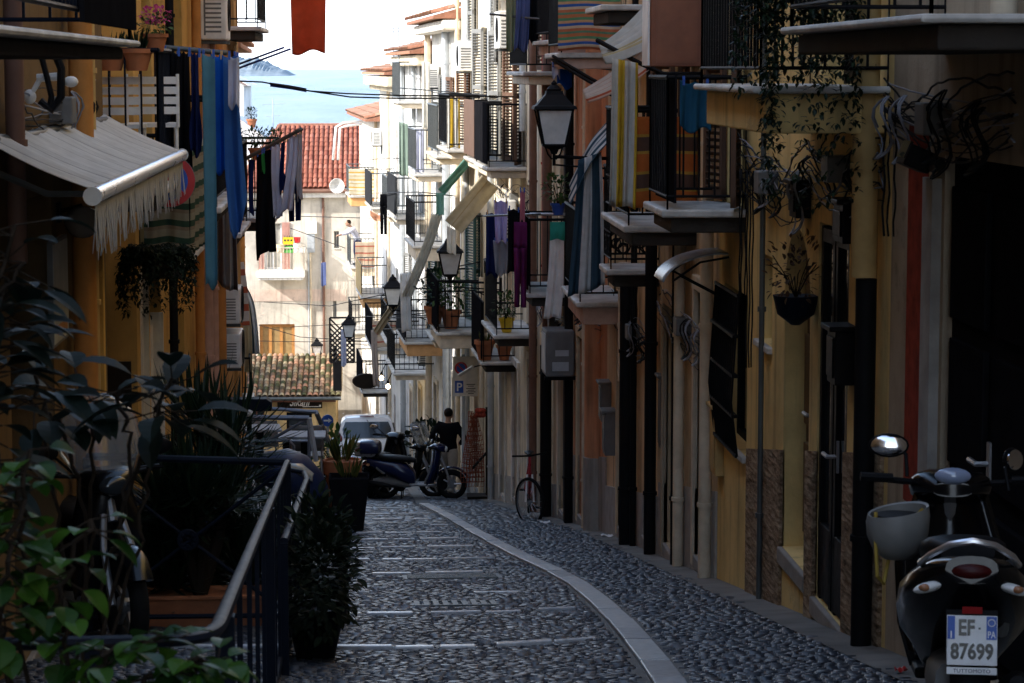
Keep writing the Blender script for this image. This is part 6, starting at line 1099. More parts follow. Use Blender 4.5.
# hanging basket / wall planter on the niche
P = R2.world(R2.U(15.85), .13, -1.62 - R2.zb); r = thing('wall_planter', 'dark blue wall pot of dry trailing flowers hung on the ochre house niche', 'wall planter', P, 0); m = M(); m.lathe([(.03, -.02), (.12, .05), (.15, .17), (.13, .17), (.01, .15)], 16); m.build('pot', MT['blueiron'], r, smooth=True); m = M(); foliage(m, (0, 0, .32), (.2, .22, .26), 150, .05, .025, 5, hollow=.1); m.build('foliage', LF['dry'], r)
m = M()
for i in range(10): a = i * .63; m.tube([(0, 0, .15), (.08 * math.cos(a), .08 * math.sin(a), .3), (.17 * math.cos(a), .17 * math.sin(a), .42 - .05 * (i % 4))], .004, 4)
m.build('stem', LF['bark'], r)
# trailing plants on the ochre balcony
pot('trailing green plant spilling over the ochre balcony railing', (2.40, 13.56, .55), .13, .2, 'trail', MT['blackplastic'], seed=3, size=1.5, group='potted plants on balconies'); pot('shorter trailing plant on the ochre balcony, hanging nearer the street', (2.22, 13.62, .55), .12, .2, 'trail', MT['blackplastic'], seed=8, size=.9, group='potted plants on balconies')
GP = 'potted plants on balconies'
m = M()
pot('left terracotta pot on the low flower pot balcony above the parking sign', (1.92, 42.25, -4.94), .17, .34, 'spike', seed=4, size=.3, group=GP); pot('right terracotta pot on the low flower pot balcony above the parking sign', (2.25, 42.22, -4.94), .13, .26, 'spike', seed=5, size=.3, group=GP); pot('leafy plant in a small blue pot hung on the pale laundry rail', at(558, 215, 33.15), .10, .16, 'bush', MT['blue'], seed=6, size=1.0, group=GP)
P = at(452, 296, 49.3); pot('tall climbing plant on the black railed balcony under the second lantern', (1.55, 48.7, -5.07), .2, .36, 'bush', seed=7, size=1.9, leafmt=LF['mid'], group=GP); pot('leafy plant on the black railed balcony, left of the climbing one', (1.25, 49.6, -5.07), .2, .36, 'bush', seed=9, size=1.7, leafmt=LF['dark'], group=GP); pot('yellow pot plant on the balcony above the flower pots', (2.1, 38.7, -4.09), .12, .22, 'bush', seed=10, size=1.0, mt=MT['yellow'], group=GP)
pot('pink flowers in a terracotta pot on the laundry pole balcony', (-1.57, 18.6, .12), .09, .13, 'flowers', seed=11, size=.62, group=GP); pot('empty looking terracotta pot hung on the left balcony rail, nearest the view', (-1.89, 18.5, -.02), .125, .15, 'spike', seed=12, size=.3, leafmt=LF['dark'], group=GP); pot('terracotta pot hung on the left balcony rail beside the pink flowers', (-1.70, 18.5, -.02), .12, .16, 'spike', seed=13, size=.35, leafmt=LF['dark'], group=GP)
for i, (x, lb) in enumerate(((-1.78, 'flower box plant nearest the wall on the rust house balcony'), (-1.52, 'middle flower box plant on the rust house balcony'), (-1.3, 'outermost flower box plant on the rust house balcony'))): pot(lb, (x, 33.6, -1.22), .11, .16, 'bush', seed=20 + i, size=.7, group=GP)
pot('small red pot with a shrub on the white annexe parapet beside the blue towel', (-5.0, 106.4, -2.50), .22, .36, 'bush', seed=30, size=1.3, leafmt=LF['dark'], group=GP); pot('green climbing plant growing up the wall behind the motorbikes', (xr(60) - .25, 60, g(60)), .2, .3, 'bush', seed=31, size=3.2, leafmt=LF['bush'], group='street planters')
pot('bushy trailing plant in a bracket under the green checked drape', (-1.68, 19.7, -1.62), .16, .2, 'trail', LF['bark'], seed=14, size=.5, group=GP, leafmt=LF['bush'])
# ------------------------------------------------------------------ no parking disc and parking board
def disc(label, P, rz, R):
    r = thing('traffic_sign', label, 'traffic sign', P, rz); m = M(); m.lathe([(.005, -.01), (R, -.01), (R, .004), (.005, .004)], 36, axis='y'); m.build('sign_plate', MT['greyplastic'], r); m = M(); m.lathe([(R * .72, -.0125), (R * .985, -.0125), (R * .985, -.0105), (R * .72, -.0105), (R * .72, -.0125)], 36, axis='y', cap=False); m.obox((0, -.013, 0), (R * 1.5, .004, R * .18), (0, math.radians(45), 0)); m.build('red_ring', MT['red'], r); m = M(); m.lathe([(.005, -.0118), (R * .72, -.0118), (R * .72, -.0105), (.005, -.0105)], 36, axis='y'); m.build('blue_field', MT['blue'], r); return r
d1 = disc('round red and blue no parking disc half hidden by the fringed awning', at(169, 181, 19.6), 0, .205); m = M(); P = at(169, 181, 19.6); m.tube([(0, .02, -.15), (0, .02, .05), (-1.9 - P.x, .03, .05)], .018, 6); m.build('bracket', MT['iron'], d1)
P = Vector((1.88, 49.2, g(49.2) - .1)); r = thing('parking_sign', 'parking board with no parking roundel and blue P on a grey pole', 'traffic sign', P, 0); r.scale = (1.15, 1, 1.15); m = M(); m.tube([(-.06, .03, -.15), (-.06, .03, 2.55)], .03, 10); m.build('pole', MT['zinc'], r, smooth=True); m = M(); m.box(-.24, -.01, 1.83, .22, .01, 2.52); bd = m.build('board', mat('sign_board_enamel', (.72, .70, .64), .5), r, bevel=.012)
m = M(); m.lathe([(.11, -.0135), (.078, -.0135), (.078, -.011), (.11, -.011), (.11, -.0135)], 28, (-.10, 0, 2.32), 'y', cap=False); m.obox((-.10, -.0138, 2.32), (.16, .003, .022), (0, math.radians(45), 0)); m.build('roundel_ring', MT['red'], bd); m = M(); m.lathe([(.002, -.0125), (.078, -.0125), (.078, -.011), (.002, -.011)], 28, (-.10, 0, 2.32), 'y'); m.build('roundel_field', MT['blue'], bd)
m = M(); m.box(-.205, -.0125, 1.89, -.06, -.0105, 2.10); bp = m.build('blue_square', MT['blue'], bd); m = M(); add_text(m, 'P', .20, Matrix(((1, 0, 0, -.132), (0, 0, -1, -.0132), (0, 1, 0, 1.985), (0, 0, 0, 1))), bold=.004); m.build('letter', MT['white'], bp); m = M()
for i, z in enumerate((2.03, 2.0, 1.96, 1.93, 1.90, 1.87)): w_ = (.075, .05, .08, .055, .08, .05)[i]; m.box(.07 - w_, -.0118, z, .07 + w_, -.0105, z + .012)
m.build('small_print', MT['blackplastic'], bd)
P = at(466, 371, 46.5); r = thing('window_flap', 'small white tilted awning flap in front of the parking board', 'awning', P, 0); m = M(); m.obox((0, 0, 0), (.32, .5, .02), (math.radians(-12), math.radians(-32), 0)); m.build('flap', MT['whitepaint'], r); m = M(); m.tube([(.1, .1, .05), (xr(46.5) - P.x, .1, .15)], .012, 5); m.build('flap_arm', MT['iron'], r)
# menu board at left, wall lamp globes
r = thing('menu_board', 'tall pale menu board on the dark wall at left below the awning', 'menu board', (-1.9, 14.9, -1.62), -PI / 2); m = M(); m.box(-.36, .03, 0, .36, .06, .62); m.build('board', MT['greyplastic'], r); m = M(); m.box(-.34, .0602, .02, .34, .064, .60); m.box(-.3, .0645, .08, .1, .066, .14); m.build('paper', mat('menu_paper', (.42, .43, .40), .7), r); m = M(); m.box(-.25, .0648, .06, .2, .067, .12); m.build('picture', MT['pipeorange'], r)
for i, (Y, lb) in enumerate(((16.1, 'round wall lamp under the fringed awning, nearer the orange pipe'), (15.3, 'round wall lamp under the fringed awning, nearer the menu board'))): r = thing('wall_lamp', lb, 'wall lamp', (-1.9, Y, -.93), -PI / 2, 'round wall lamps under the awning'); m = M(); m.ell((0, .15, 0), (.11, .11, .10)); m.build('globe', mat('smoked_globe_%d' % i, (.20, .17, .14), .2), r, smooth=True); m = M(); m.tube([(0, 0, .06), (0, .15, .1)], .015, 6); m.box(-.06, 0, 0, .06, .02, .12); m.build('bracket', MT['iron'], r)
# ------------------------------------------------------------------ fringed awning of the bar
r = thing('awning', 'cream grey awning with chrome front tube and long fringe over the left pavement', 'awning', (-1.9, 15.0, -.35), -PI / 2)
T0, T1 = Vector((-1.34, 12.2, -.615)), Vector((-1.34, 17.9, -.615)); Wk = lambda P: (-(P.y - 15.0), P.x + 1.9, P.z + .35)
m = M()
def aw(a, b):
    Y = lerp(12.2, 17.9, a); x = lerp(-1.88, -1.34, b); z = lerp(-.33, -.58, b) - .018 * math.sin(PI * b) - .008 * math.sin(a * 43 + b * 2) * (1 - .4 * b) - .012 * abs(math.sin(a * 12 * PI)) * (1 - b * .6); return (Wk(Vector((x, Y, z))), (a * 5.7, b * .6))
m.grid(aw, 120, 14); m.build('awning_cloth', C['awn'], r, smooth=True, solid=.004, angle=1); m = M(); m.tube([Wk(T0 + Vector((0, -.03, 0))), Wk(T1 + Vector((0, .03, 0)))], .040, 16); m.build('front_tube', MT['alu'], r, smooth=True)
m = M(); m.tube([Wk(T0 + Vector((0, -.05, 0))), Wk(T0 + Vector((0, -.028, 0)))], .046, 16); m.build('end_cap', MT['plastic'], r, smooth=True); m = M(); m.tube([Wk(T1 + Vector((0, .028, 0))), Wk(T1 + Vector((0, .05, 0)))], .046, 16); m.build('end_cap', MT['plastic'], r, smooth=True)
m = M(); m.tube([Wk(Vector((-1.865, 12.2, -.37))), Wk(Vector((-1.865, 17.9, -.37)))], .032, 10); m.build('wall_roller', MT['greyiron'], r, smooth=True)
m = M()
for i in range(150):
    Y = lerp(12.22, 17.88, (i + .5) / 150); L = .24 + .03 * math.sin(i * 2.1) + RND.uniform(-.03, .03); z0 = -.66; w_ = .024; dx = RND.uniform(-.012, .012)
    m.add([Wk(Vector((-1.335, Y - w_, z0))), Wk(Vector((-1.335, Y + w_, z0))), Wk(Vector((-1.335 + dx, Y + w_ * .8, z0 - L * .6))), Wk(Vector((-1.335 + dx * 2, Y, z0 - L))), Wk(Vector((-1.335 + dx, Y - w_ * .8, z0 - L * .6)))], [(0, 1, 2, 4), (4, 2, 3)])
m.build('fringe', C['scal'], r, solid=.004)
for Y in (12.5, 17.6): m = M(); m.tube([Wk(Vector((-1.88, Y, -.5))), Wk(Vector((-1.6, Y, -.62))), Wk(Vector((-1.34, Y, -.62)))], .018, 6); m.build('folding_arm', MT['greyiron'], r)
# white bracket with black hose above the awning
r = thing('wall_fixture', 'white pipe fitting with black looped hoses above the cream awning', 'pipe fitting', at(52, 78, 13.6), 0); m = M(); m.tube([(-.08, 0, 0), (.06, 0, .01)], .022, 8); m.ell((.10, 0, -.02), (.04, .03, .03)); m.ell((-.12, 0, -.1), (.035, .03, .04)); m.tube([(-.06, 0, 0), (-.12, 0, -.1), (-.3, 0, -.12)], .016, 6); m.build('fitting', MT['plastic'], r, smooth=True); m = M(); m.tube([(-.05, -.04, .12), (-.02, -.04, .0), (.0, -.04, -.1), (-.01, -.04, -.16)], .016, 8); m.tube([(.02, -.04, .14), (.055, -.04, .05), (.05, -.04, -.1), (.0, -.04, -.17), (-.06, -.04, -.12)], .022, 8); m.tube([(-.12, -.03, .11), (.02, -.04, .15)], .016, 6); m.build('hose', MT['cable'], r, smooth=True)
# slatted chairs on the left balcony
for i, (x, Y, lb) in enumerate(((-1.88, 18.85, 'white slatted chair on the left balcony, nearer the wall'), (-1.66, 19.25, 'white slatted chair on the left balcony, behind the black laundry'))):
    r = thing('slatted_chair', lb, 'chair', (x, Y, -.865), PI / 2 + .1 * i, 'white slatted balcony chairs'); m = M(); m.box(-.2, -.2, .42, .2, .2, .45); m.build('seat', MT['whitepaint'], r); m = M()
    for k in range(4): m.box(-.23, -.2, .52 + k * .075, -.21, .2, .575 + k * .075)
    m.build('backrest', MT['whitepaint'], r)
    for a in (-1, 1):
        for b in (-1, 1): m = M(); m.tube([(a * .18, b * .18, 0), (a * .18, b * .18, .42)], .014, 6); m.build('leg', MT['whitepaint'], r)
    m = M(); m.tube([(-.21, -.19, .42), (-.225, -.19, .82)], .013, 6); m.tube([(-.21, .19, .42), (-.225, .19, .82)], .013, 6); m.build('back_post', MT['whitepaint'], r)
# balcony goods on the bone house
def crate(px, py, mt, lb):
    p = at(px, py, 99.4); p.z = FB.zb + fz(268) + .0; r = thing('bottle_crate', lb, 'crate', p, 0); m = M(); m.box(-.2, -.15, 0, .2, .15, .02)
    for x0, y0, x1, y1 in ((-.2, -.15, .2, -.135), (-.2, .135, .2, .15), (-.2, -.134, -.185, .134), (.185, -.134, .2, .134)):
        m.box(x0, y0, .021, x1, y1, .12); m.box(x0, y0, .2, x1, y1, .28)
    for x in (-.19, -.06, .06, .19): m.box(x - .02, -.149, .12, x + .02, -.136, .2)
    m.build('crate_body', mt, r); m = M()
    for i in range(4):
        for j in range(3): m.lathe([(.035, .03), (.035, .2), (.014, .28), (.014, .34)], 8, (-.14 + .093 * i, -.09 + .09 * j, 0))
    m.build('bottles', MT['greenpaint'], r); return r
ct = crate(285.5, 0, MT['green'], 'green bottle crate under the yellow one on the bone house balcony'); cy = crate(286, 0, MT['yellow'], 'yellow bottle crate stacked on the green one, bone house balcony'); cy.location.z += .34; cy.location.y -= .01
def bucket(px, mt, lb, h=.36, r_=.16, z=0):
    p = at(px, 0, 99.35); p.z = FB.zb + fz(268) + z; t = thing('bucket', lb, 'bucket', p); m = M(); m.lathe([(r_ * .75, 0), (r_, h), (r_ * .94, h), (r_ * .7, .02)], 16); m.build('pail', mt, t, smooth=True); m = M(); m.torus(r_, .008, (0, 0, h), 'y', 16, 5, 0, PI); m.build('handle', MT['steel'], t); return t
bucket(295, MT['red'], 'red bucket raised behind the rail of the bone house balcony', .22, .14, .40); bucket(294.6, MT['plastic'], 'pale tub under the red bucket on the bone house balcony', .38, .17); bucket(299.5, MT['white'], 'white tub at the right end of the bone house balcony', .22, .16); bucket(278, MT['pipepale'], 'tan tub left of the bottle crates on the bone house balcony', .34, .2)
# clothes rack arms, aerials, white bent pipes, lattice
def aerial(label, P, h, n=7):
    r = thing('tv_aerial', label, 'aerial', P, 0, 'rooftop aerials'); m = M(); m.tube([(0, 0, 0), (0, 0, h)], .022, 6); m.build('mast', MT['zinc'], r); m = M(); m.tube([(-.45, 0, h - .25), (.55, 0, h - .2)], .013, 5)
    for i in range(n): x = -.42 + i * .15; m.tube([(x, -.3, h - .24), (x, .3, h - .24)], .008, 4)
    m.tube([(-.3, 0, h - .75), (.3, 0, h - .7)], .012, 5); m.build('elements', MT['zinc'], r)
aerial('tall twin aerial mast in front of the sea, left of the white houses', (at(394, 150, 74).x, 74, -3.1), 4.4); aerial('aerial mast beside the tiled eave, right of the taller mast', (at(399, 150, 68).x, 68, -2.6), 3.9); P = at(273, 118, 107); aerial('low aerial on the white annexe roof against the sea', (P.x, P.y, -3.4), 2.1, 3)
cable('two white bent pipes standing before the red roof', [[at(333, 160, 86), at(336, 127, 86), at(343, 123, 86), at(362, 121, 86)], [at(338, 160, 86), at(340, 128, 86), at(346, 126, 86), at(362, 124, 86)]], .045, MT['whitepaint'], 'bent_pipe', 'pipes')
P = at(342, 340, 86.5); r = thing('lattice_screen', 'black diamond lattice screen on a far right balcony', 'lattice screen', P, 0); m = M(); w_, h_ = .42, .78
for i in range(-5, 10):
    for sg in (1, -1):
        x0 = -w_ + i * .17; pts = [(x0 + sg * 0, -h_), (x0 + sg * 1.56, h_)]; a, b = pts; 
        lo, hi = 0, 1
        for (A_, B_) in ((a[0], b[0]),):
            t0 = (-w_ - A_) / (B_ - A_); t1 = (w_ - A_) / (B_ - A_); lo, hi = max(0, min(t0, t1)), min(1, max(t0, t1))
        if hi > lo: p0 = (lerp(a[0], b[0], lo), 0.0 if sg > 0 else .012, lerp(a[1], b[1], lo)); p1 = (lerp(a[0], b[0], hi), p0[1], lerp(a[1], b[1], hi)); m.tube([p0, p1], .028, 4)
m.build('lattice', MT['iron'], r); m = M()
for x in (-w_, w_): m.box(x - .03, -.03, -h_, x + .03, .03, h_)
for z in (-h_, h_): m.box(-w_, -.028, z - .03, w_, .028, z + .03)
m.box(-w_ + .1, -.02, -h_ - 1.0, -.02, .02, -h_ - .031); m.build('screen_frame', MT['iron'], r); m = M(); m.tube([(w_, 0, h_), (xr(86.5) - P.x, .1, h_)], .02, 6); m.tube([(w_, 0, -h_), (xr(86.5) - P.x, .1, -h_)], .02, 6); m.build('wall_arm', MT['iron'], r)
P = at(337, 186, 88.5); r = thing('satellite_dish', 'white satellite dish beside the yellow checked drape', 'satellite dish', P, 0); m = M(); m.lathe([(.01, .1), (.15, .06), (.26, -.02), (.27, -.01), (.15, .08), (.01, .12)], 20, axis='y'); m.build('dish', MT['plastic'], r, smooth=True); m = M(); m.tube([(0, .1, 0), (.3, .2, -.1), (.5, .25, -.1)], .02, 6); m.tube([(0, .05, -.3), (0, -.3, -.1)], .012, 5); m.build('dish_arm', MT['zinc'], r)
# ------------------------------------------------------------------ vehicles
blk = MT['black']
s1 = scooter('black scooter parked nearest at right, seen from behind with plate EF 87699', (2.28, 9.51, g(9.51) - .005), math.radians(80), blk, plate=True, mirror_y=.235, slope=math.atan(.147), tail_w=1.34)
r = thing('helmet', 'off white half helmet hanging upside down from the black scooter handlebar', 'helmet', at(898, 523, 9.6), .3); m = M(); pr = [(.001, -.165), (.06, -.155), (.105, -.115), (.13, -.05), (.135, .02), (.128, .06)]; m.lathe(pr + [(.118, .055), (.12, .0), (.10, -.08), (.05, -.135), (.001, -.145)], 26); m.v = [(x * .95, y * .85, z * .9 + .25 * x * max(0, (z + .1) * 4)) for x, y, z in m.v]; m.build('shell', mat('off_white_helmet', (.20, .195, .18), .5), r, smooth=True); m = M(); m.tube([(-.10, 0, .05), (-.11, -.02, -.06), (-.10, -.02, -.2), (-.06, 0, -.24), (.0, .05, -.1), (.11, 0, .05)], .008, 5); m.build('strap', mat('mustard_strap', (.40, .28, .06), .7), r); m = M(); m.lathe([(.09, .03), (.10, .0), (.09, .035)], 20); m.build('lining', MT['seat'], r)
s2 = scooter('navy blue scooter with blue top case parked across the lane', (.86, 47.3, g(47.3)), -.14, MT['navy'], topcase=MT['navy'], shield_inner=MT['silver'], mirror_y=.36)
s3 = scooter('black scooter parked just behind the navy one, only mirrors and wheels showing', (.55, 48.9, g(48.9)), -.2, blk, mirror_y=.36, screen=True); s4 = scooter('dark scooter with big grey white top case parked behind the planter', (.30, 48.5, g(48.5)), 1.2, blk, topcase=MT['silver'], mirror_y=.36)
s4.scale = (1.14, 1.14, 1.14); s5 = scooter('black scooter with orange lit indicator, third in the parked row', (.75, 50.6, g(50.6)), .2, blk, screen=True, topcase=blk)
s6 = scooter('dark blue scooter standing between the terrace railing and the black planter', (-1.13, 20.6, g(20.6)), -.12, mat('matt_navy_paint', (.010, .018, .055), .5, spec=.15), mirrors=False, cowl=True)
s7 = scooter('dark scooter with clear windscreen and silver leg shield behind the near terrace railing', (-1.68, 14.9, g(14.9)), math.radians(-66), MT['black'], screen=True, shield_inner=MT['silver'], slope=-.1, light='dark')
bicycle('bicycle with red and white frame leaning on the black drain pipe', (2.27, 35.75, g(35.75)), math.radians(-93), .6)
minivan('white minivan driving away at the bottom of the lane', (-.18, 72.2, g(72.2)), math.radians(91), math.atan(.147))
skin = mat('skin', (.42, .24, .16), .55); hair = mat('dark_hair', (.02, .014, .01), .7)
person('person in a black jacket and beige trousers walking away beside the parked scooters', (1.52, 49.6, g(49.6) + .0), math.radians(72), 1.80, C['black'], cloth('beige_chino', (.46, .40, .33)), hair, skin, joints=dict(elR=(-.05, -.34, 1.14), wrR=(.12, -.22, 1.02), haR=(.2, -.16, 1.02), elL=(-.02, .33, 1.14), wrL=(.16, .22, 1.06), haL=(.24, .17, 1.06)))
person('man in a pale shirt leaning out over the far balcony to reach a clothes rack', (xr(88.6) - .62, 88.6, -6.95), math.radians(200), 1.68, C['pale'], C['navy'], hair, skin, joints=dict(waist=(.04, 0, 1.08), chest=(.16, 0, 1.27), neck=(.26, 0, 1.42), head0=(.31, 0, 1.48), head1=(.36, 0, 1.56), headt=(.37, 0, 1.63), shL=(.18, .18, 1.37), elL=(.42, .2, 1.22), wrL=(.66, .16, 1.16), haL=(.74, .15, 1.15), shR=(.18, -.18, 1.37), elR=(.42, -.2, 1.2), wrR=(.64, -.16, 1.12), haR=(.72, -.15, 1.1), knL=(.05, .1, .5), anL=(0, .1, .09), toL=(.14, .11, .04), knR=(.04, -.1, .49), anR=(-.05, -.1, .09), toR=(.1, -.11, .04)))
# net stand
P = Vector((2.05, 46.4, g(46.4))); r = thing('net_stand', 'rack of orange fishing net and floats against the wall beyond the bicycle', 'net rack', P, 0); m = M(); m.box(-.28, -.22, .04, .28, .22, .09); m.tube([(.1, 0, .09), (.1, 0, 1.75)], .03, 8); m.tube([(-.12, 0, 1.62), (.14, 0, 1.66)], .02, 6); m.tube([(.1, 0, .9), (-.18, -.05, .6)], .025, 6)
for x in (-.22, .22): m.torus(.03, .015, (x, -.2, .03), 'y', 12, 6)
m.build('stand', MT['darkwood'], r); netm = cloth('orange_net', (.34, .09, .05), k=.4); m = M()
for k in range(5):
    ph = k * 1.3; m.grid(lambda a, b: ((-.16 + .22 * (a - .5) * (.4 + b * 1.2) + .03 * math.sin(ph + b * 6) + .05 * k * .6 - .05, .05 * math.sin(a * 9 + ph) - .06 + .03 * k, 1.68 - .1 * k * .3 - (1.35 - .12 * (k % 3)) * b), (a, b)), 6, 14)
o = m.build('net', netm, r); wf = o.modifiers.new('mesh', 'WIREFRAME'); wf.thickness = .012; wf.use_replace = True
m = M()
for i in range(6): m.ell((-.08 + .05 * (i % 3), -.1, 1.70 - .08 * (i // 3)), (.055, .055, .055), 10, 7)
m.build('floats', MT['redpaint'], r, smooth=True); m = M(); m.tube([(.18, -.1, 1.4), (.2, -.12, .9), (.19, -.1, .2)], .05, 6); m.build('red_net_roll', MT['redpaint'], r)
# ------------------------------------------------------------------ near terrace: railings, planters, plants
def rail_run(m, P0, P1, hb=1.0, step=.14, flat=.012, toe=True, wide=.016):
    P0, P1 = Vector(P0), Vector(P1); d = P1 - P0; L = math.hypot(d.x, d.y); k = max(2, int(L / step)); a = math.atan2(d.y, d.x)
    for i in range(1, k):
        p = lerp(P0, P1, i / k); zb = g(p.y) + .09; k1 = len(m.v); m.obox(((p.x), p.y, (p.z + zb) / 2), (flat, wide, p.z - zb - .02), (0, 0, a))
S0, S1 = Vector((-.335, 5.15, g(5.15) + .82)), Vector((-.535, 15.6, -2.46)); F1 = Vector((-1.79, 15.62, -2.42)); N1 = Vector((-1.8, 4.75, g(4.75) + .84))
r = thing('terrace_railing', 'blue black iron railing with flat bars and a crossed far end, near left terrace', 'railing', (-.9, 10, g(10)), 0); off = Vector((-.9, 10, g(10)))
RBM = [MT['blueiron']]
def rb(m, name, par=r, **k): m.v = [tuple(Vector(v) - off) for v in m.v]; return m.build(name, RBM[0], par, **k)
m = M(); cA, cB = lerp(N1, S0, .93), lerp(S0, S1, .03); cc = [N1] + [cA * (1 - t) ** 2 + S0 * 2 * t * (1 - t) + cB * t * t for t in [i / 9 for i in range(10)]] + [lerp(S0, S1, .3), lerp(S0, S1, .6), S1]; m.tube(cc, .019, 8, flat=.75); m.tube([S1 + Vector((0, -.02, 0)), F1], .024, 8); rb(m, 'top_rail', smooth=True)
for P in (S1, lerp(S0, S1, .5), lerp(S0, S1, .06), F1, N1): m = M(); m.obox((P.x, P.y, (P.z + g(P.y)) / 2), (.045, .045, P.z - g(P.y) - .02)); rb(m, 'post')
m = M(); rail_run(m, lerp(S0, S1, .07), lerp(S0, S1, .49), step=.85); rail_run(m, lerp(S0, S1, .51), S1, step=.95); rail_run(m, N1, S0, step=.24, flat=.03)
for A_, B_ in ((lerp(S0, S1, .06), S1), (N1, S0)):
    a_ = Vector((A_.x, A_.y, g(A_.y) + .1)); b_2 = Vector((B_.x, B_.y, g(B_.y) + .1)); m.tube([a_, b_2], .016, 6)
rb(m, 'bars'); m = M(); zl = g(15.6) + .1; m.tube([(S1.x, 15.6, zl), (F1.x, 15.6, zl)], .016, 6); m.tube([(S1.x, 15.61, zl), (F1.x, 15.61, F1.z - .03)], .013, 6); m.tube([(S1.x, 15.6, S1.z - .03), (F1.x, 15.6, zl)], .013, 6); c = ((S1.x + F1.x) / 2, 15.59, (zl + S1.z) / 2); m.torus(.06, .012, c, 'y', 18, 6)
for i in range(8): a = i * PI / 4; m.ell((c[0] + .045 * math.cos(a), c[1], c[2] + .045 * math.sin(a)), (.02, .012, .02), 8, 5)
rb(m, 'cross_brace')
Q0, Q1 = at(284, 541, 12.6), at(307.5, 477, 19.4); Q2 = at(284, 469, 19.6); off = Vector((-.47, 16, g(16))); r2 = thing('terrace_railing', 'second blue black railing with flat bars, on the street side beyond the first', 'railing', off, 0); m = M(); m.tube([Q0, lerp(Q0, Q1, .94), Q1 + Vector((-.03, .1, .02)), Q2], .024, 8, flat=.75); rb(m, 'top_rail', r2, smooth=True); m = M(); rail_run(m, Q0, Q1, step=1.1); m.tube([(Q0.x, Q0.y, g(Q0.y) + .1), (Q1.x, Q1.y, g(Q1.y) + .1)], .014, 6); rb(m, 'bars', r2)
for P in (Q0, Q1, Q2): m = M(); m.obox((P.x, P.y, (P.z + g(P.y)) / 2), (.04, .04, P.z - g(P.y) - .02)); rb(m, 'post', r2)
r = thing('plant_trough', 'long terracotta trough holding spiky plants inside the near railing', 'planter', (-1.12, 16.05, g(16.05)), 0); r.scale = (1, 1, .62); m = M(); q = lambda rr, z: [(sx * (.42 + rr), sy * (.14 + rr), z) for sx, sy in ((-1, -1), (1, -1), (1, 1), (-1, 1))]; m.loft([q(-.03, 0), q(.02, .34), q(.035, .34), q(.035, .38), q(.0, .38), q(-.005, .34)]); m.build('trough', MT['terracotta'], r, bevel=.01)
def yucca(label, P, h, heads, L, n, seed, lm='yucca', tr=.05):
    t = thing('yucca', label, 'yucca', P, 0, 'spiky yucca plants on the terrace'); R_ = random.Random(seed); m = M(); mt = M()
    for i in range(heads):
        a = R_.uniform(0, 6.28); hx = R_.uniform(.05, .28); top = Vector((hx * math.cos(a), hx * math.sin(a), h * R_.uniform(.45, 1))); mt.tube([(0, 0, 0), top * .5 + Vector((.03, 0, 0)), top], [tr, tr * .8, tr * .6], 7)
        for k in range(n):
            b = R_.uniform(0, 6.28); el = R_.uniform(-.35, 1.35); d = Vector((math.cos(b) * math.cos(el), math.sin(b) * math.cos(el), math.sin(el))); m.leaf(top - Vector((0, 0, R_.uniform(0, .12))), d, (0, 0, 1), L * R_.uniform(.7, 1.1), .032, -.12)
    mt.build('trunk', LF['bark'], t, smooth=True); m.build('foliage', LF[lm], t); return t
yucca('spiky yucca with tall heads in the terracotta trough, middle of the terrace', (-1.12, 16.05, g(16.05) + .22), .75, 5, .5, 95, 1); yucca('broad spiky yucca against the far end of the near railing', (-.85, 16.5, g(16.5)), .8, 5, .5, 95, 2); yucca('tall dark yucca in front of the rust orange house at left', (-1.1, 17.6, g(17.6)), 1.45, 5, .58, 70, 3); yucca('low spiky clump beneath the near railing cross', (-1.45, 16.4, g(16.4)), .55, 4, .45, 90, 4)
r = pot('dark shrub spilling through the bars of the street side railing', (-.32, 13.6, g(13.6)), .17, .3, 'none', MT['blackplastic'], seed=40, group='street planters'); m = M(); foliage(m, (.02, 0, .5), (.22, .5, .42), 900, .075, .035, 41, hollow=.3); m.build('foliage', LF['bush'], r)
r = pot('low dark shrub at the foot of the second railing', (-.33, 16.9, g(16.9)), .17, .3, 'none', MT['blackplastic'], seed=42, group='street planters'); m = M(); foliage(m, (.02, 0, .36), (.2, .6, .3), 500, .085, .035, 43, hollow=.3); m.build('foliage', LF['bush'], r)
pot('tall square black planter of variegated snake plants at the street edge', (-.30, 31.8, g(31.8)), .26, .72, 'spike', MT['blackpanel'], seed=44, size=.52, group='street planters', square=True); pot('bushy snake plant planter behind the tall black one', (-.42, 34.5, g(34.5)), .26, .9, 'spike', MT['terracotta'], seed=45, size=.75, group='street planters'); pot('round green shrub in a planter by the blue arrow sign', (-.62, 40.0, g(40.0)), .25, .6, 'bush', MT['blackplastic'], seed=46, size=1.9, leafmt=LF['mid'], group='street planters')
P = at(327.5, 420.5, 44); r = thing('arrow_sign', 'small round blue sign with white arrow above the terrace stair rail', 'traffic sign', (P.x, P.y, g(44)), 0); hz = P.z - g(44); m = M(); m.tube([(0, .03, 0), (0, .03, hz + .1)], .025, 8); m.build('pole', MT['zinc'], r); m = M(); m.lathe([(.003, -.01), (.105, -.01), (.105, .01), (.003, .01)], 28, (0, 0, hz), 'y'); d_ = m.build('disc', MT['blue'], r); m = M(); m.prism([(-.07, hz - .014), (.015, hz - .014), (.015, hz - .042), (.075, hz), (.015, hz + .042), (.015, hz + .014), (-.07, hz + .014)], -.014, -.0105, axis='y'); m.build('arrow', MT['white'], d_)
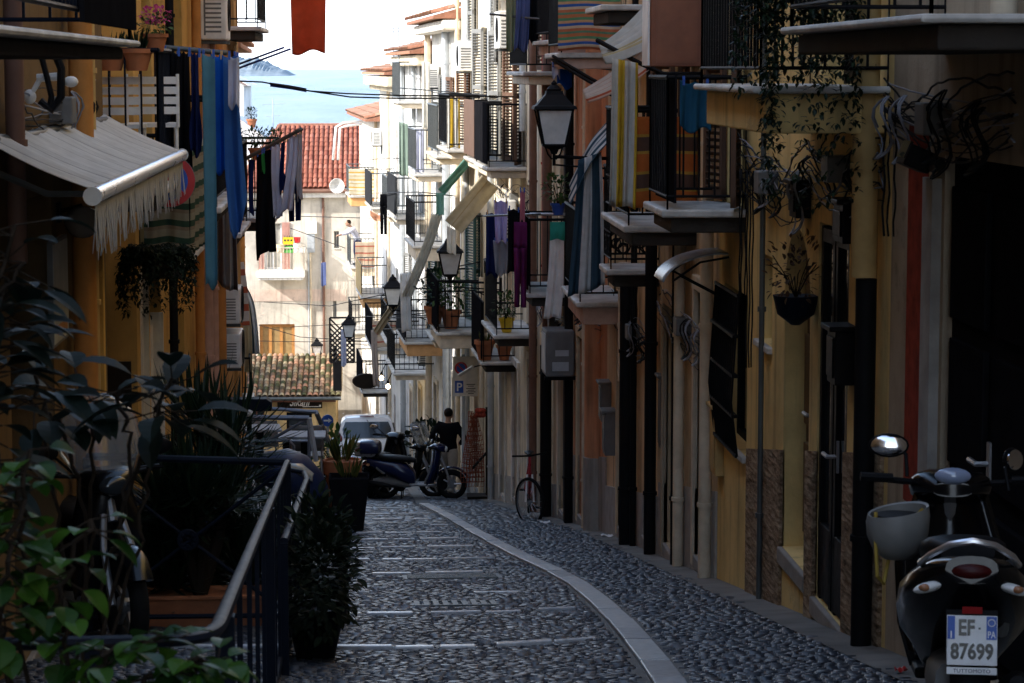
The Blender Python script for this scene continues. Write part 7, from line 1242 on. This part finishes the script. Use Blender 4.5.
# foreground creeper and big glossy leaves (close to the camera)
def creeper(label, base, stems, lm, L, Wd, per, seed, name='climbing_vine', cat='vine', potr=.2, zmin=-9):
    t = pot(label, base, potr, .32, 'none', MT['blackplastic'], cat, name, seed); R_ = random.Random(seed); m = M(); mt = M(); B = Vector(base) + Vector((0, 0, .28))
    for s_ in stems:
        pts = [B + Vector((R_.uniform(-.08, .08), R_.uniform(-.08, .08), 0))] + [Vector(p) for p in s_]; dense = []
        for a, b in zip(pts, pts[1:]):
            for i in range(8): dense.append(lerp(a, b, i / 8) + Vector((R_.uniform(-.012, .012), R_.uniform(-.012, .012), R_.uniform(-.012, .012))))
        dense.append(pts[-1]); mt.tube([p - Vector(base) for p in dense], .005, 5)
        for i, p in enumerate(dense):
            if i < 8 or p.z < zmin: continue
            for _ in range(per):
                b = R_.uniform(0, 6.28); el = R_.uniform(-.6, .5); d = Vector((math.cos(b) * math.cos(el), math.sin(b) * math.cos(el), math.sin(el))); q = p + d * L * .6; mt.tube([p - Vector(base), q - Vector(base)], .0018, 4); m.leaf(q - Vector(base), (d + Vector((0, 0, -.35 if Wd < .06 else -.05))), (R_.uniform(-.3, .3), R_.uniform(-.3, .3), 1), L * R_.uniform(.65, 1.2), Wd * R_.uniform(.7, 1.1), .12)
    mt.build('stem', LF['bark'], t); m.build('foliage', LF[lm], t); return t
base = Vector((-.62, 4.55, g(4.55)))
creeper('bright green vine climbing the near left corner', base, [[at(20, 640, 4.6), at(30, 560, 4.6), at(15, 470, 4.65)], [at(70, 660, 4.5), at(60, 590, 4.5), at(90, 520, 4.6)], [at(5, 660, 4.7), at(-10, 560, 4.7), at(10, 500, 4.7)], [at(150, 680, 4.4), at(190, 660, 4.4), at(215, 668, 4.4)], [at(90, 690, 4.4), at(110, 650, 4.4), at(175, 640, 4.45)], [at(0, 640, 4.5), at(5, 560, 4.5), at(30, 450, 4.6)]], 'ivy', .062, .05, 2, 50)
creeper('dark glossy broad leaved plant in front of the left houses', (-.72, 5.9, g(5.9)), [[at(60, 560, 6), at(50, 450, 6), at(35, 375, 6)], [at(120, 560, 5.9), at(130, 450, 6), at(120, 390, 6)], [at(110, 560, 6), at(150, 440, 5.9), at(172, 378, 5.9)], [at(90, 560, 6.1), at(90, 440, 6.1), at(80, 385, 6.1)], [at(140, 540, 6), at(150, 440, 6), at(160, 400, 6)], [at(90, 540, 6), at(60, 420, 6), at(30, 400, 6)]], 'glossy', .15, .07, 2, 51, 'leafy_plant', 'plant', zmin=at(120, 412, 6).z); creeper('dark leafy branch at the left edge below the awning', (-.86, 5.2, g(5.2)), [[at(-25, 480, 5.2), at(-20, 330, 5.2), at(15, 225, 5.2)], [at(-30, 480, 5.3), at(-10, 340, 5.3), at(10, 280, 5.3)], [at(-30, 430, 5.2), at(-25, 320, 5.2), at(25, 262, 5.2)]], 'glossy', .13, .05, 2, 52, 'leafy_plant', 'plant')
# ------------------------------------------------------------------ second terrace with tables
dk = thing('terrace_deck', 'raised timber terrace deck with tables, left beyond the dark blue scooter', 'deck', (-1.3, 31, g(31)), 0); m = M(); z = g(29) + .35
zd = lambda Y: g(Y) + .55
m.add([(x, Y - 31, zd(Y) - g(31) - t) for t in (.06, 0) for Y in (28, 35) for x in (-.55, .68)], [(0, 2, 3, 1), (4, 5, 7, 6), (0, 1, 5, 4), (1, 3, 7, 5), (3, 2, 6, 7), (2, 0, 4, 6)])
for x in (-.5, .63):
    for y in (-2.9, 0, 3.8): m.box(x, y, -1.2, x + .06, y + .06, zd(31 + y) - .075 - g(31))
m.build('deck_frame', MT['darkwood'], dk)
dz = z
def onp(px, py, Y): p = at(px, py, Y); p.z = dz; return p
cafe_table('grey cafe table nearest the dark heater post, on the raised terrace', (at(254, 0, 29).x, 29.2, zd(29.2)), .1, .5, .80); cafe_table('grey cafe table in the middle of the raised terrace', (at(300, 0, 31.5).x, 31.6, zd(31.6)), 0, .55, .72); cafe_table('low grey cafe table at the street edge of the raised terrace', (at(281, 0, 33.6).x, 33.8, zd(33.8)), 0, .55, .70)
cafe_chair('grey cafe chair with curved back at the middle table', (at(303, 0, 32.2).x, 32.3, zd(32.3)), PI / 2); cafe_chair('grey cafe chair turned sideways behind the nearest cafe table', (at(238, 0, 30.3).x, 30.3, zd(30.3)), .3); cafe_chair('grey cafe chair at the far end of the raised terrace', (at(262, 0, 33).x, 33, zd(33)), -1.2)
RBM[0] = mat('grey_blue_rail', (.16, .18, .22), .4, .3); off = Vector((-1.0, 32, g(32))); r = thing('terrace_railing', 'white edged stair railing round the raised cafe terrace', 'railing', off, 0); m = M(); a_, b_1, c_, d_2, e_ = at(222, 417, 29.0), at(309, 418, 29.0), at(316, 412, 33), at(325, 436, 35), at(337, 452, 37.5); m.tube([a_, b_1], .03, 8); rb(m, 'top_rail', r); m = M(); m.tube([at(262, 408, 33), c_], .025, 8); rb(m, 'top_rail', r)
m = M(); m.tube([b_1, at(316, 461, 29.0)], .035, 6); m.v = [tuple(Vector(v) - off) for v in m.v]; m.build('stair_rail', MT['zinc'], r); m = M(); m.tube([c_, at(324, 430, 33.6), d_2, e_], .035, 6); m.v = [tuple(Vector(v) - off) for v in m.v]; m.build('stair_rail', MT['zinc'], r)
m = M(); m.tube([b_1, at(232, 462, 29.05)], .02, 6); m.tube([a_, at(224, 462, 29)], .025, 6); m.tube([at(222, 441, 29), at(312, 441, 29)], .016, 6); m.tube([at(262, 442, 28.9), at(288, 440, 28.9), at(294, 446, 28.9), at(294, 462, 28.9)], .02, 6); m.tube([at(309, 419, 29.0), at(309, 462, 29)], .022, 6); rb(m, 'bars', r)
P = at(249, 404, 28.4); r = thing('patio_heater', 'dark flat patio heater head on a slim post over the cafe tables', 'patio heater', (P.x, P.y, zd(28.4)), 0); h_ = P.z - zd(28.4); m = M(); m.tube([(0, 0, 0), (0, 0, h_)], .03, 8); m.lathe([(.2, 0), (.2, .04), (.03, .06)], 18); m.build('post', MT['blackplastic'], r); m = M(); m.prism([(-.26, h_ - .07), (.26, h_ - .07), (.26, h_ + .03), (.2, h_ + .07), (-.26, h_ + .07)], -.12, .12, axis='y'); m.build('heater_head', MT['blueiron'], r, bevel=.01); m = M(); m.ell((.0, -.1, h_ - .09), (.06, .06, .045)); m.build('heater_lamp', MT['frosted'], r, smooth=True)
# small litter by the houses
for i, (px, py, mt, lb) in enumerate(((607, 538, 'white', 'scrap of white paper at the foot of the rose house'), (545, 524, 'white', 'scrap of pale paper near the bicycle wheel'), (901, 676, 'red', 'crumpled red wrapper at the ochre house pipe'))): P = ground_at(px, py); m = M(); m.grid(lambda a, b: (((a - .5) * (.06 if i == 2 else .14), (b - .5) * (.05 if i == 2 else .1), .035 + .012 * math.sin(a * 7 + i) * math.cos(b * 6)), (a, b)), 5, 4); o = m.build('paper_scrap', MT[mt], None, solid=.002); o.location = P; tag(o, lb, 'litter')
m = M(); seenl = {}
for o in scene.objects:
    if o.parent is None and 'label' in o:
        if o['label'] in seenl: print('DUP LABEL', o['label'])
        seenl[o['label']] = 1; n_ = len(o['label'].split())
        if not 4 <= n_ <= 16: print('LABEL LEN', n_, o['label'])
